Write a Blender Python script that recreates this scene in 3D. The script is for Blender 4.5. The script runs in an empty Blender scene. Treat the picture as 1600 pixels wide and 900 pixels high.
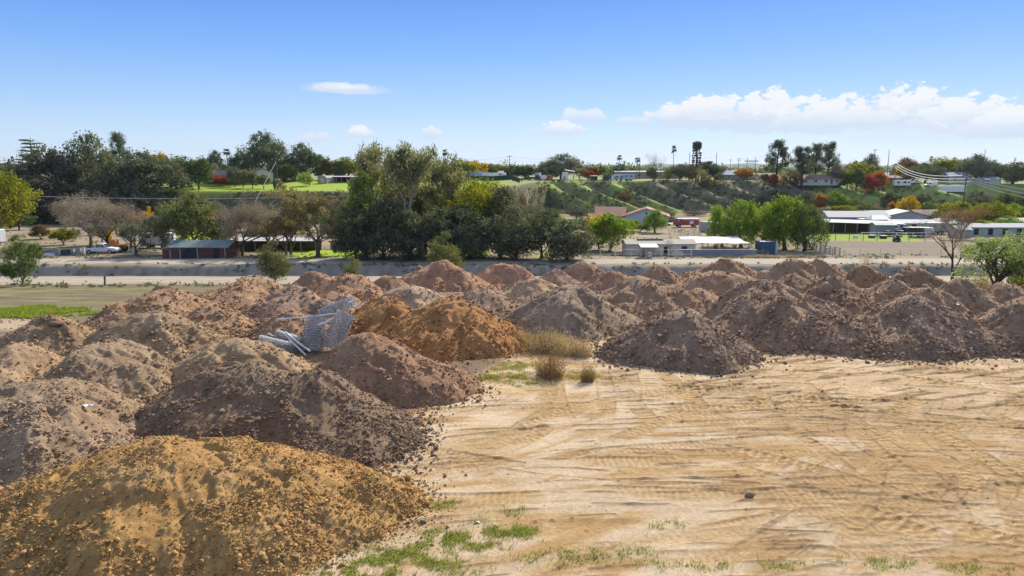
import bpy, math, random
import numpy as np
from mathutils import Vector, Matrix

SC = bpy.context.scene
COL = SC.collection
R = math.radians
rnd = random.Random(7)
rng = np.random.default_rng(11)

# ------------------------------------------------------------------ camera geometry (used to measure the place)
CAMZ, PITCH, FPX = 7.5, R(9.7), 1081.0
CP, SP = math.cos(PITCH), math.sin(PITCH)

# ------------------------------------------------------------------ numpy noise
def _hash(ix, iy, seed):
    h = (ix.astype(np.int64) * 374761393 + iy.astype(np.int64) * 668265263 + seed * 974634533) & 0xFFFFFFFF
    h = ((h ^ (h >> 13)) * 1274126177) & 0xFFFFFFFF
    h = ((h ^ (h >> 16)) * 2246822519) & 0xFFFFFFFF
    return (h ^ (h >> 15)) & 0xFFFFFFFF

def noise(x, y, seed=0):
    x, y = np.broadcast_arrays(np.asarray(x, float), np.asarray(y, float))
    ix, iy = np.floor(x), np.floor(y)
    fx, fy = x - ix, y - iy
    ux = fx * fx * fx * (fx * (fx * 6 - 15) + 10); uy = fy * fy * fy * (fy * (fy * 6 - 15) + 10)
    def g(ox, oy):
        a = _hash(ix + ox, iy + oy, seed) * (2 * math.pi / 4294967296.0)
        return np.cos(a) * (fx - ox) + np.sin(a) * (fy - oy)
    a = g(0, 0); b = g(1, 0); c = g(0, 1); d = g(1, 1)
    return ((a + (b - a) * ux) + ((c + (d - c) * ux) - (a + (b - a) * ux)) * uy) * 1.5

def fbm(x, y, seed=0, oct=4, gain=0.5, lac=2.03):
    t = 0; a = 1.0; s = 0
    for o in range(oct):
        t = t + a * noise(x * lac ** o + 17.3 * o, y * lac ** o - 9.1 * o, seed + o * 13); s += a; a *= gain
    return t / s

def worley(x, y, seed=0):
    x, y = np.broadcast_arrays(np.asarray(x, float), np.asarray(y, float))
    ix, iy = np.floor(x), np.floor(y)
    best = np.full(x.shape, 9.0); rid = np.zeros(x.shape)
    for ox in (-1, 0, 1):
        for oy in (-1, 0, 1):
            hx = _hash(ix + ox, iy + oy, seed); hy = _hash(ix + ox, iy + oy, seed + 77)
            px = ix + ox + hx / 4294967296.0; py = iy + oy + hy / 4294967296.0
            d = (x - px) ** 2 + (y - py) ** 2
            m = d < best
            best = np.where(m, d, best); rid = np.where(m, (hx % 1000) / 1000.0, rid)
    return np.sqrt(best), rid

def sstep(a, b, x):
    t = np.clip((x - a) / (b - a), 0, 1)
    return t * t * (3 - 2 * t)

def lerp(a, b, t):
    return a + (b - a) * t

# ------------------------------------------------------------------ terrain height
_PY = [-60, 30, 36, 50, 62, 70, 79, 80.5, 84, 98, 100.9, 102.7, 103.5, 112, 130, 160, 200, 290, 500]
_PZ = [0, 0, -0.4, -1.9, -3.3, -4.2, -4.6, -5.1, -8.6, -8.9, -8.6, -6.75, -6.6, -6.7, -7.3, -8.2, -9.2, -10, -10]
SPURS = [(13, 20, 4), (26, 24, 4), (43, 22, 4), (62, 22, 5), (79, 17, 4.5), (94, 20, 5), (110, 24, 5.5), (124, 24, 5),
         (145, 30, 4.5), (156, 32, 4.5), (192, 24, 5), (-95, 14, 8), (-60, 16, 8), (-130, 14, 9)]

def H(x, y):
    x, y = np.broadcast_arrays(np.asarray(x, float), np.asarray(y, float))
    # the wash bank wanders a little; bank crest is eroded towards the middle
    wob = 0.7 * noise(x / 17.0, 0 * x + 3.3, 5) + 0.35 * noise(x / 5.0, 0 * x + 8.3, 6)
    er = np.exp(-((x + 6) / 14.0) ** 2)
    wob = (wob + .35 * noise(x / 1.6, 0 * x + 1.3, 7)) * (1 + 1.2 * er) * sstep(92, 99, y) * (1 - sstep(106, 112, y))
    base = np.interp(y + wob, _PY, _PZ)
    base = base + 0.10 * fbm(x / 6.0, y / 6.0, 21, 3) * sstep(32, 45, y) + 0.25 * noise(x / 40., y / 40., 22) * sstep(110, 140, y)
    # the bluff
    yc = np.interp(x, [-400, -14, 0, 8, 16, 60, 114, 150, 210, 400], [245, 245, 258, 290, 317, 319, 322, 330, 335, 338])
    yc = yc + 2.2 * noise(x / 23., 0 * x, 31) + 1.0 * noise(x / 7., 0 * x + 4, 32)
    zc = np.interp(x, [-400, -8, 9, 114, 150, 210, 400], [0.2, 0.2, 2.5, 2.4, 2.0, 0.6, 0.2])
    d = yc - y
    s = x - 0.9 * d
    run = 10.5 + 2 * noise(s / 9., 0 * s, 33)
    for s0, a, w in SPURS:
        run = run + a * np.exp(-((s - s0) / w) ** 2) * (1 if s0 > 0 else 0.7)
    t = np.clip(d / run, 0, 1)
    t = t + 0.10 * fbm(s / 4.0, d / 9.0, 41, 3) * np.sin(np.pi * t)
    S = t ** 0.92
    slope = zc - (zc - base) * np.clip(S, 0, 1)
    top = zc + np.where(x < 0, 3.0, 0.5) * sstep(0, 60, -d) + 0.6 * sstep(100, 900, -d)
    z = np.where(d > run, base, np.where(d > 0, slope, top))
    return z

def H1(x, y):
    return float(H(np.array([x]), np.array([y]))[0])

def depth_of(y, z):
    return y * CP + (CAMZ - z) * SP

def at(px, Y, dz=0.0):
    """ground point at distance Y in the direction of column px"""
    x = (px - 800) / FPX * Y
    for _ in range(4):
        z = H1(x, Y)
        x = (px - 800) / FPX * depth_of(Y, z)
    return x, Y, H1(x, Y) + dz

def ray(px, py):
    u, v = (px - 800) / FPX, (450 - py) / FPX
    return u, CP + v * SP, -SP + v * CP

def z_at(px, py, Y):
    dx, dy, dz = ray(px, py)
    return CAMZ + dz / dy * Y

def hit(px, py, y0=8.0, y1=420.0):
    dx, dy, dz = ray(px, py)
    ys = np.exp(np.linspace(math.log(y0), math.log(y1), 3000))
    zs = CAMZ + dz / dy * ys
    hs = H(dx / dy * ys, ys)
    k = np.argmax(zs <= hs)
    Y = float(ys[k])
    x = dx / dy * Y
    return x, Y, H1(x, Y)

def mpp(Y, z=-5.0):
    return depth_of(Y, z) / FPX

# ------------------------------------------------------------------ mesh building
def npmesh(name, V, F, mat=None, col=None, smooth=True, parent=None, link=True, extra=None):
    """F: list of integer arrays (m,k)."""
    me = bpy.data.meshes.new(name)
    V = np.asarray(V, np.float32)
    me.vertices.add(len(V)); me.vertices.foreach_set('co', V.ravel())
    F = [f for f in F if len(f)]
    nl = sum(f.size for f in F); nf = sum(len(f) for f in F)
    me.loops.add(nl); me.polygons.add(nf)
    me.loops.foreach_set('vertex_index', np.concatenate([f.ravel() for f in F]).astype(np.int32))
    tot = np.concatenate([np.full(len(f), f.shape[1]) for f in F]).astype(np.int32)
    st = np.concatenate([[0], np.cumsum(tot)[:-1]]).astype(np.int32)
    me.polygons.foreach_set('loop_start', st)
    me.polygons.foreach_set('use_smooth', np.concatenate([np.full(len(f), bool(k)) for f, k in zip(F, smooth)]) if isinstance(smooth, (list, tuple)) else np.full(nf, smooth))
    if col is not None:
        a = me.color_attributes.new('Col', 'FLOAT_COLOR', 'POINT')
        c = np.ones((len(V), 4), np.float32); c[:, :3] = col
        a.data.foreach_set('color', c.ravel())
    me.update(calc_edges=True)
    if mat: me.materials.append(mat)
    if not link: return me
    o = bpy.data.objects.new(name, me); COL.objects.link(o)
    if parent: o.parent = parent
    return o

def grid_faces(nx, ny, keep=None):
    i = np.arange(nx - 1)[None, :] + np.arange(ny - 1)[:, None] * nx
    q = np.stack([i, i + 1, i + nx + 1, i + nx], -1).reshape(-1, 4)
    return q if keep is None else q[keep.reshape(-1)]

def compact(V, q, *arrs):
    used = np.zeros(len(V), bool); used[q.ravel()] = True
    idx = np.cumsum(used) - 1
    return (V[used], idx[q]) + tuple(a[used] for a in arrs)

class G:
    """collects boxes, prisms and tubes of ONE part"""
    def __init__(s): s.v = []; s.f = []
    def add(s, vs, fs):
        n = len(s.v); s.v += [tuple(p) for p in vs]; s.f += [tuple(i + n for i in f) for f in fs]; return s
    def box(s, c, d, rz=0, rx=0, ry=0, top=(1, 1)):
        m = Matrix.Rotation(rz, 3, 'Z') @ Matrix.Rotation(ry, 3, 'Y') @ Matrix.Rotation(rx, 3, 'X')
        vs = []
        for z in (-.5, .5):
            k = top if z > 0 else (1, 1)
            for x, y in ((-.5, -.5), (.5, -.5), (.5, .5), (-.5, .5)):
                vs.append(m @ Vector((x * d[0] * k[0], y * d[1] * k[1], z * d[2])) + Vector(c))
        return s.add(vs, [(3, 2, 1, 0), (4, 5, 6, 7), (0, 1, 5, 4), (1, 2, 6, 5), (2, 3, 7, 6), (3, 0, 4, 7)])
    def prism(s, prof, y0, y1, axis='y'):
        """closed (a,z) profile swept along y (or along x with axis='x')"""
        n = len(prof)
        if axis == 'y': vs = [(a, y0, z) for a, z in prof] + [(a, y1, z) for a, z in prof]
        else: vs = [(y0, a, z) for a, z in prof] + [(y1, a, z) for a, z in prof]
        fs = [tuple(range(n)), tuple(range(2 * n - 1, n - 1, -1))]
        fs += [(i, i + n, (i + 1) % n + n, (i + 1) % n) for i in range(n)]
        return s.add(vs, fs)
    def tube(s, pts, rad, n=6, cap=True):
        pts = [Vector(p) for p in pts]
        if not hasattr(rad, '__len__'): rad = [rad] * len(pts)
        vs = []
        for i, p in enumerate(pts):
            t = (pts[min(i + 1, len(pts) - 1)] - pts[max(i - 1, 0)])
            t = t.normalized() if t.length > 1e-9 else Vector((0, 0, 1))
            a = t.cross(Vector((0.13, 0.31, 0.94) if abs(t.z) < .9 else (1, .1, 0))).normalized(); b = t.cross(a)
            for k in range(n):
                w = 2 * math.pi * k / n
                vs.append(p + (a * math.cos(w) + b * math.sin(w)) * rad[i])
        fs = [(i * n + k, i * n + (k + 1) % n, (i + 1) * n + (k + 1) % n, (i + 1) * n + k) for i in range(len(pts) - 1) for k in range(n)]
        if cap: fs += [tuple(range(n - 1, -1, -1)), tuple(range((len(pts) - 1) * n, len(pts) * n))]
        return s.add(vs, fs)
    def quad(s, a, b, c, d):
        return s.add([a, b, c, d], [(0, 1, 2, 3)])
    def build(s, name, mat, parent=None, smooth=False, bevel=0):
        me = bpy.data.meshes.new(name); me.from_pydata(s.v, [], s.f)
        if smooth:
            for p in me.polygons: p.use_smooth = True
        import bmesh
        bm = bmesh.new(); bm.from_mesh(me); bmesh.ops.recalc_face_normals(bm, faces=bm.faces)
        if bevel: bmesh.ops.bevel(bm, geom=list(bm.edges), offset=bevel, segments=1, affect='EDGES', clamp_overlap=True)
        bm.to_mesh(me); bm.free()
        me.materials.append(mat)
        o = bpy.data.objects.new(name, me); COL.objects.link(o)
        if parent: o.parent = parent
        return o

def tag(o, label, cat, group=None, kind=None):
    if label: o['label'] = label
    if cat: o['category'] = cat
    if group: o['group'] = group
    if kind: o['kind'] = kind
    return o

def thing(name, label, cat, loc=(0, 0, 0), rz=0.0, group=None):
    o = bpy.data.objects.new(name, None); COL.objects.link(o)
    o.empty_display_size = 0.3
    o.location = loc; o.rotation_euler = (0, 0, rz)
    return tag(o, label, cat, group)

def copy_tree(o, parent=None):
    c = o.copy(); COL.objects.link(c)
    if parent: c.parent = parent
    for ch in list(o.children): copy_tree(ch, c)
    return c

# ------------------------------------------------------------------ materials
def nodes(name):
    m = bpy.data.materials.new(name); m.use_nodes = True
    nt = m.node_tree; nt.nodes.clear()
    out = nt.nodes.new('ShaderNodeOutputMaterial')
    return m, nt, out

def N(nt, t, **kw):
    n = nt.nodes.new(t)
    for k, v in kw.items():
        if k.startswith('_'): setattr(n, k[1:], v)
        else: n.inputs[k.replace('__', ' ')].default_value = v
    return n

def mixc(nt, fac, a, b, mode='MIX'):
    n = nt.nodes.new('ShaderNodeMix'); n.data_type = 'RGBA'; n.blend_type = mode
    for i, v in ((0, fac), (6, a), (7, b)):
        if hasattr(v, 'links'): nt.links.new(v, n.inputs[i])
        elif i: n.inputs[i].default_value = (*v, 1) if len(v) == 3 else v
        else: n.inputs[i].default_value = v
    return n.outputs[2]

def mth(nt, op, a, b=None, c=None):
    n = nt.nodes.new('ShaderNodeMath'); n.operation = op
    for i, v in enumerate((a, b, c)):
        if v is None: continue
        if hasattr(v, 'links'): nt.links.new(v, n.inputs[i])
        else: n.inputs[i].default_value = v
    return n.outputs[0]

def mat_dirt():
    m, nt, out = nodes('dirt')
    at_ = N(nt, 'ShaderNodeAttribute', _attribute_name='Col')
    tc = N(nt, 'ShaderNodeNewGeometry')
    n1 = N(nt, 'ShaderNodeTexNoise', Scale=9.0, Detail=6.0, Roughness=0.7)
    n2 = N(nt, 'ShaderNodeTexNoise', Scale=42.0, Detail=4.0, Roughness=0.75)
    nt.links.new(tc.outputs['Position'], n1.inputs['Vector']); nt.links.new(tc.outputs['Position'], n2.inputs['Vector'])
    f = mth(nt, 'ADD', mth(nt, 'MULTIPLY', n1.outputs[0], 0.75), mth(nt, 'MULTIPLY', n2.outputs[0], 0.65))
    f = mth(nt, 'ADD', f, 0.30)
    c = mixc(nt, 1.0, at_.outputs['Color'], f, 'MULTIPLY')
    b = N(nt, 'ShaderNodeBsdfPrincipled', Roughness=0.95)
    b.inputs['Specular IOR Level'].default_value = 0.12
    nt.links.new(c, b.inputs['Base Color'])
    bp = N(nt, 'ShaderNodeBump', Strength=0.9, Distance=0.045)
    nt.links.new(mth(nt, 'ADD', n2.outputs[0], n1.outputs[0]), bp.inputs['Height']); nt.links.new(bp.outputs[0], b.inputs['Normal'])
    nt.links.new(b.outputs[0], out.inputs[0])
    return m
DIRT = mat_dirt()

def paint(name, c, rough=0.5, metal=0.0, var=0.18, scale=1.5, spec=0.4, stripes=None):
    """a plain surface with uneven wear; stripes=(axis scale) adds fine board or sheet ribs"""
    m, nt, out = nodes(name)
    tc = N(nt, 'ShaderNodeTexCoord')
    n1 = N(nt, 'ShaderNodeTexNoise', Scale=scale, Detail=6.0, Roughness=0.65)
    nt.links.new(tc.outputs['Object'], n1.inputs['Vector'])
    lo = tuple(max(0, v * (1 - var * 1.6)) for v in c); hi = tuple(min(1, v * (1 + var)) for v in c)
    col = mixc(nt, n1.outputs[0], lo, hi)
    b = N(nt, 'ShaderNodeBsdfPrincipled', Roughness=rough, Metallic=metal)
    b.inputs['Specular IOR Level'].default_value = spec
    if stripes:
        ax, sc = stripes
        sx = N(nt, 'ShaderNodeSeparateXYZ'); nt.links.new(tc.outputs['Object'], sx.inputs[0])
        w = mth(nt, 'SINE', mth(nt, 'MULTIPLY', sx.outputs[ax], sc))
        bp = N(nt, 'ShaderNodeBump', Strength=0.6, Distance=0.03)
        nt.links.new(w, bp.inputs['Height']); nt.links.new(bp.outputs[0], b.inputs['Normal'])
        g = mth(nt, 'MULTIPLY', mth(nt, 'GREATER_THAN', w, 0.86), 0.35)
        col = mixc(nt, g, col, tuple(v * 0.5 for v in c))
    nt.links.new(col, b.inputs['Base Color'])
    nt.links.new(b.outputs[0], out.inputs[0])
    return m

def foliage(name, dark, light, trans=0.35, rough=0.6):
    m, nt, out = nodes(name)
    a = N(nt, 'ShaderNodeAttribute', _attribute_name='Col')
    sep = N(nt, 'ShaderNodeSeparateColor'); nt.links.new(a.outputs['Color'], sep.inputs[0])
    oi = N(nt, 'ShaderNodeObjectInfo')
    f = mth(nt, 'ADD', sep.outputs[0], mth(nt, 'MULTIPLY', mth(nt, 'SUBTRACT', oi.outputs['Random'], 0.5), 0.25))
    f = mth(nt, 'MAXIMUM', mth(nt, 'MINIMUM', f, 1.0), 0.0)
    c = mixc(nt, f, dark, light)
    d = N(nt, 'ShaderNodeBsdfDiffuse'); t = N(nt, 'ShaderNodeBsdfTranslucent')
    nt.links.new(c, d.inputs[0])
    tcol = mixc(nt, 1.0, c, (1.25, 1.15, 0.55), 'MULTIPLY')
    nt.links.new(tcol, t.inputs[0])
    mx = N(nt, 'ShaderNodeMixShader', Fac=trans)
    nt.links.new(d.outputs[0], mx.inputs[1]); nt.links.new(t.outputs[0], mx.inputs[2])
    nt.links.new(mx.outputs[0], out.inputs[0])
    return m

# ------------------------------------------------------------------ the ground: one sheet to the horizon
def lines(a, b, step, far, cap1, lim1, cap2, lim2, grow=1.06):
    mid = list(np.arange(a, b + step / 2, step))
    def out(p, sgn, lim):
        r = []; s = step; q = p
        while abs(q) < far:
            s *= grow
            c = cap1 if abs(q) < lim1 else (cap2 if abs(q) < lim2 else 1e9)
            s2 = min(s, c); s = max(s2, step) if abs(q) < lim2 else s * 1.25
            q += sgn * s; r.append(q)
        return r
    return out, mid

def axis_x():
    o, mid = lines(-7.5, 22, 0.036, 9000, 0.9, 95, 2.2, 330)
    return np.array(sorted(o(-7.5, -1, 0)) + mid + o(22 + .0, 1, 0)[0:])
def axis_y():
    o, mid = lines(10.5, 31, 0.036, 9000, 0.45, 130, 0.9, 380, 1.05)
    lo = [-60, -30, -12, -3, 2, 5, 7, 8.5, 9.5, 10.1]
    return np.array(lo + mid + o(31.0, 1, 0))

XS = np.unique(np.round(axis_x(), 4)); YS = np.unique(np.round(axis_y(), 4))
GX, GY = np.meshgrid(XS, YS)
gx, gy = GX.ravel(), GY.ravel()
gz = H(gx, gy)
C = lambda r, g, b: np.array([r, g, b], float)
SAND, TAN, ORANGE, BROWN, SOIL = C(.655, .49, .315), C(.56, .38, .19), C(.47, .28, .11), C(.20, .125, .07), C(.235, .16, .10)
GRASS, DRYG, LAWN = C(.20, .25, .05), C(.36, .29, .15), C(.29, .385, .03)

col = np.tile(SOIL, (len(gx), 1))
def put(mask, c):
    col[:] = col + (np.asarray(c) - col) * mask[:, None]
U = 800 + FPX * gx / np.maximum(depth_of(gy, gz), 1.0)
big = fbm(gx / 3.5, gy / 3.5, 101, 4)
pad = np.where((gy > 9) & (gy < 34) & (gx > -11) & (gx < 26))[0]
px_, py_ = gx[pad], gy[pad]
# ---- the graded pad: sand, wheel tracks, blade streaks
pc = np.tile(SAND, (len(pad), 1)); pz = np.zeros(len(pad))
f1 = fbm(px_ / 2.6, py_ / 1.5, 111, 5)
rightish = sstep(0, 12, px_ + 0.25 * (py_ - 20))
arc = np.hypot(px_ - 7, py_ + 28); ang = np.arctan2(py_ + 28, px_ - 7)
st1 = fbm(arc * 1.5, ang * 50 * 0.16, 121, 5, .6)
arc2 = np.hypot(px_ + 26, py_ - 52); ang2 = np.arctan2(py_ - 52, px_ + 26)
st2 = fbm(arc2 * 1.7, ang2 * 45 * 0.2, 131, 5, .6)
sel = sstep(-.15, .15, noise(px_ / 6, py_ / 4, 133))
stk = st1 * (1 - .6 * sel) + st2 * .75 * sel
m = sstep(-.15, .25, f1 * .8 + stk * .8 + .30 * rightish + .03)
pc = pc + (TAN - pc) * (m * .9)[:, None]
m = sstep(.02, .32, stk * .9 + f1 * .5 + .26 * rightish)
pc = pc + (ORANGE - pc) * (m * .85)[:, None]
m = sstep(.26, .40, st1 + .12 * f1 + .16 * rightish) * .38
pc = pc + (BROWN * 1.35 - pc) * m[:, None]
pz += .012 * sstep(.1, .5, stk) + .022 * sstep(.26, .46, st1) * sstep(-.1, .2, noise(px_ * 2, py_ * 2, 140)) + .05 * fbm(px_ / 3, py_ / 3, 141, 3)
# straight scrape marks near the far edge of the pad (slanting to the lower right)
sx = px_ * math.cos(R(-20)) - py_ * math.sin(R(-20)); sy = px_ * math.sin(R(-20)) + py_ * math.cos(R(-20))
sc_m = sstep(.15, .3, fbm(sx * .28, sy * 3.2, 150, 4)) * sstep(20.5, 23.5, py_ + .1 * px_) * sstep(2, 5, px_)
pz += .05 * sc_m
pc = pc + (BROWN * 1.5 - pc) * (sc_m * .55)[:, None]
far_edge = sstep(19, 23.5, py_ + .12 * px_) * sstep(2, 6, px_)
pc = pc + (SAND * 1.02 - pc) * (far_edge * .45 * (1 - sc_m))[:, None]
# wheel tracks: pairs of ruts on long arcs, each with lug prints
tr = random.Random(5)
TR = []
for i in range(15):   # sweeping lanes, roughly along x
    yy = tr.uniform(11.5, 25.5); rad = tr.uniform(22, 70) * tr.choice([1, 1, -1]); tilt = R(tr.gauss(0, 9)); cxm = tr.uniform(-3, 14)
    c = (cxm - rad * math.sin(tilt), yy - rad * math.cos(tilt)); a0 = math.atan2(rad * math.cos(tilt), rad * math.sin(tilt))
    TR.append((c, abs(rad), a0, tr.uniform(5, 16) / abs(rad), tr.uniform(.16, .30), tr.uniform(.5, 1.1)))
for i in range(26):   # crossing, steeper lanes
    x0 = tr.uniform(-1, 17); yy = tr.uniform(12.5, 24); rad = tr.uniform(14, 40) * tr.choice([1, -1]); tilt = R(tr.choice([tr.uniform(40, 62), tr.uniform(-60, -35), tr.uniform(75, 100)]))
    c = (x0 - rad * math.sin(tilt), yy - rad * math.cos(tilt)); a0 = math.atan2(rad * math.cos(tilt), rad * math.sin(tilt))
    TR.append((c, abs(rad), a0, tr.uniform(2.2, 6.5) / abs(rad), tr.uniform(.2, .32), tr.uniform(.7, 1.2)))
for (cx_, cy_, rad, a_, da_) in ((13.5, 18.0, 3.2, 3.0, 1.0), (14.2, 17.6, 2.2, 2.6, 1.2), (17.5, 17.0, 6.6, 3.0, .55), (2.0, 17.5, 9.5, -.1, .45), (1.5, 17.0, 7.0, .05, .4), (9, 12, 10.5, 1.75, .35), (5, 11, 11.2, 1.3, .4), (10, 8.5, 12.2, 1.6, .45)):
    TR.append(((cx_, cy_), rad, a_, da_, .22, 1.15))
for k, (c, rad, a0, da, hw, amp) in enumerate(TR):
    lane = k < 15
    dr = np.hypot(px_ - c[0], py_ - c[1]) - rad
    an = np.arctan2(py_ - c[1], px_ - c[0]) - a0
    an = (an + math.pi) % (2 * math.pi) - math.pi
    L = an * rad
    endm = sstep(da, da * (.7 if lane else .35), np.abs(an) * (1 + .35 * noise(dr * 1.3 + k, L * .5, 270 + k)))
    for off in ((-1.0, 1.0) if k % 3 else (0.0,)):
        e = np.abs(dr - off + .06 * np.sin(L * .7 + k))
        rut = sstep(hw + .05, hw - .03, e) * endm
        rim = np.exp(-((e - hw - .06) / .06) ** 2) * endm
        lug = (np.sin(L * (2 * math.pi / (.17 if k < 15 else .23)) + np.sign(dr - off) * 2.2 + (dr - off) * 5) > .1) * 1.0
        patch = sstep(-.05, .3, noise(L * .35 + k * 9, dr * .3, 160 + k))
        pz += amp * (-.022 * rut + .014 * rim + (.007 if lane else .013) * rut * lug * patch) * (.25 + .75 * patch)
        crev = np.exp(-((e - hw) / .032) ** 2) * endm * sstep(-.05, .12, noise(L * .6 + k, dr * 1.5, 260 + k)) * (1 if lane else .6)
        pz += .030 * crev
        pc = pc + (BROWN - pc) * (crev * .8)[:, None]
        mm = rut * (.2 + .8 * patch) * (.65 if lane else .95)
        pc = pc + ((TAN * .55 + ORANGE * .5) * (.80 + .30 * lug[:, None] * patch[:, None]) - pc) * mm[:, None]
# broken crust: short hard-edged dashes along the blade marks
ds1 = fbm(arc * 6.5, ang * 50 * .30, 191, 4, .6); ds2 = fbm(arc2 * 6.0, ang2 * 45 * .34, 192, 4, .6)
dsel = sstep(-.15, .25, fbm(px_ / 2.2, py_ / 1.1, 193, 3) + .32 * rightish - .05)
dash = np.maximum(sstep(.19, .27, ds1), .8 * sstep(.25, .33, ds2) * sel) * dsel
pz += .032 * dash * (.5 + fbm(px_ * 7, py_ * 7, 194, 2))
pc = pc + (BROWN * 1.0 - pc) * (dash * .6)[:, None]  # brown of the crust, also painting the shadow behind each dash
crk = sstep(.10, .0, np.abs(fbm(arc * 2.2, ang * 50 * .3, 195, 4, .6))) * sstep(.05, .3, fbm(px_ / 2, py_ / 1.4, 196, 3))
pc = pc + (SAND * 1.12 - pc) * (crk * .4)[:, None]
fine = fbm(px_ * 3.1, py_ * 3.1, 171, 4, .65)
pz += .016 * fine
w1, wid = worley(px_ * 4.5, py_ * 4.5, 173)
lump = sstep(.35, .12, w1) * (wid > .93) * sstep(.0, .35, f1 + stk)
pz += .035 * lump
pc = pc * (1 + .16 * fine[:, None] + .10 * fbm(px_ * 9, py_ * 9, 172, 2)[:, None])
pc = pc + (BROWN * 1.6 - pc) * (lump * .6)[:, None]
# weeds on the pad
gm = np.zeros(len(pad))
def blob(px, py, rx, ry, k=1.0):
    global gm
    cx, cy, _ = hit(px, py)
    d = np.hypot((px_ - cx) / rx, (py_ - cy) / ry) + .55 * fbm(px_ * .9, py_ * 1.3, 181, 4)
    gm = np.maximum(gm, k * sstep(1.05, .35, d + .5 * noise(px_ * 2.4, py_ * 3.0, 184)))
for b in ((640, 868, 1.5, .6), (735, 845, 1.2, .7), (560, 890, 1.2, .5), (600, 880, 1.0, .4), (780, 832, .8, .4), (800, 828, .4, .25, .7), (690, 885, 1.0, .35, .7), (1380, 878, 1.1, .25, .5), (1100, 885, 1.2, .2, .45),
          (1240, 885, .8, .2, .45), (900, 870, 1.8, .4, .42), (1530, 888, 1.0, .2, .4), (790, 800, .5, .25, .42), (1040, 820, .5, .25, .4), (775, 591, 1.3, .45), (830, 600, 1.1, .35, .8), (790, 575, 2.0, 1.0, .6), (905, 588, 1.2, .6, .6), (680, 788, .8, .35, .5)): blob(*b)
spot = sstep(.0, .35, fbm(px_ * 2.2, py_ * 2.2, 183, 3) + .25)
GMASK = gm * spot
pc = pc + (lerp(DRYG, GRASS, sstep(.35, .8, gm)[:, None]) - pc) * (GMASK * .85)[:, None]
# fade the pad into plain soil away from the graded area
edge = sstep(33.5, 30.5, py_) * sstep(-.5, .5, px_ + 5.0 - .5 * (py_ - 17.2)) * sstep(-10.8, -8.5, px_) * sstep(25.8, 23.5, px_) * sstep(9, 10, py_)
col[pad] = col[pad] + (pc - col[pad]) * edge[:, None]
gz[pad] += pz * edge

# ---- everything beyond
n2 = fbm(gx / 9., gy / 5., 201, 4); n3 = fbm(gx / 2.2, gy / 1.4, 202, 3)
def zone(u0, u1, y0, y1, c, k=1.0, fu=14, fy=1.5, wob=.5):
    w = n2 * wob
    put(k * sstep(u0 - fu, u0 + fu, U + w * 30) * sstep(u1 + fu, u1 - fu, U + w * 30) * sstep(y0 - fy, y0 + fy, gy + w * fy * 2) * sstep(y1 + fy, y1 - fy, gy + w * fy * 2), c)
zone(-2000, 350, 36, 80, C(.205, .16, .09), 1, 25, 2)
fieldg = sstep(.05, .5, n2 + .5 * n3) * sstep(36, 44, gy) * sstep(72, 66, gy) * sstep(420, 330, U)
put(fieldg * .55, C(.23, .25, .07))
fl_ = sstep(36, 40, gy) * sstep(72, 66, gy) * sstep(440, 330, U)
rr_ = np.hypot(gx + 30, gy - 75)
put(fl_ * sstep(-.05, .2, fbm(gx / 6., gy / .5, 203, 4)) * .75, C(.115, .085, .05))
put(fl_ * sstep(.1, .3, fbm(rr_ * .9, np.arctan2(gy - 75, gx + 30) * 8, 207, 3)) * .6, C(.33, .27, .16))
zone(-2000, 120, 37.5, 42, C(.20, .25, .05), .85, 45, 1.8, 1.4)
zone(-2000, 60, 33, 36.5, SAND * .8, .8, 15, .8)
for gxp, gyp, rr in ((60, 455, 2.5), (195, 452, 1.8), (125, 452, 1.8), (8, 455, 2)):
    ax_, ay_, _ = hit(gxp, gyp)
    put(.9 * sstep(1, .4, np.hypot((gx - ax_) / rr, (gy - ay_) / (rr * .8)) + .4 * n3), GRASS)
put(sstep(80, 82, gy) * sstep(96, 92, gy), C(.25, .21, .16))
put(sstep(96, 99, gy) * sstep(106, 102, gy), C(.33, .29, .235) * 1.0)
put(sstep(97, 99, gy) * sstep(104, 103, gy) * sstep(-.1, .3, fbm(gx / 1.3, gy / 4., 204, 4)) * .75, C(.21, .175, .135))
put(sstep(96, 98, gy) * sstep(101.5, 99.5, gy + .8 * n2) * .7, C(.19, .15, .11))
zone(-2000, 3000, 103, 250, C(.315, .245, .16), 1, 50, .6)
put(sstep(-.05, .35, n2 + .35 * n3) * sstep(112, 116, gy) * sstep(250, 240, gy) * .75, C(.22, .19, .10))
put(sstep(.0, .3, fbm(gx / 14., gy / 6., 205, 4)) * sstep(112, 116, gy) * sstep(240, 225, gy) * .55, C(.17, .125, .085))
zone(455, 570, 113, 130, LAWN, 1, 6, 1)
zone(720, 760, 112, 122, LAWN, 1, 6, 1); zone(838, 870, 113, 120, LAWN, 1, 6, 1)
zone(280, 335, 150, 190, LAWN, 1, 8, 3)
zone(1262, 1440, 152, 182, LAWN * .85, .9, 6, 1.5)
zone(1255, 1480, 118, 151, C(.215, .17, .12), 1, 6, 1)
zone(1000, 1100, 205, 235, C(.31, .27, .14), .9, 10, 3)
zone(1110, 1160, 225, 262, LAWN * .9, .9, 10, 3)
zone(910, 1010, 140, 200, C(.36, .27, .165), .8, 12, 4)
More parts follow.
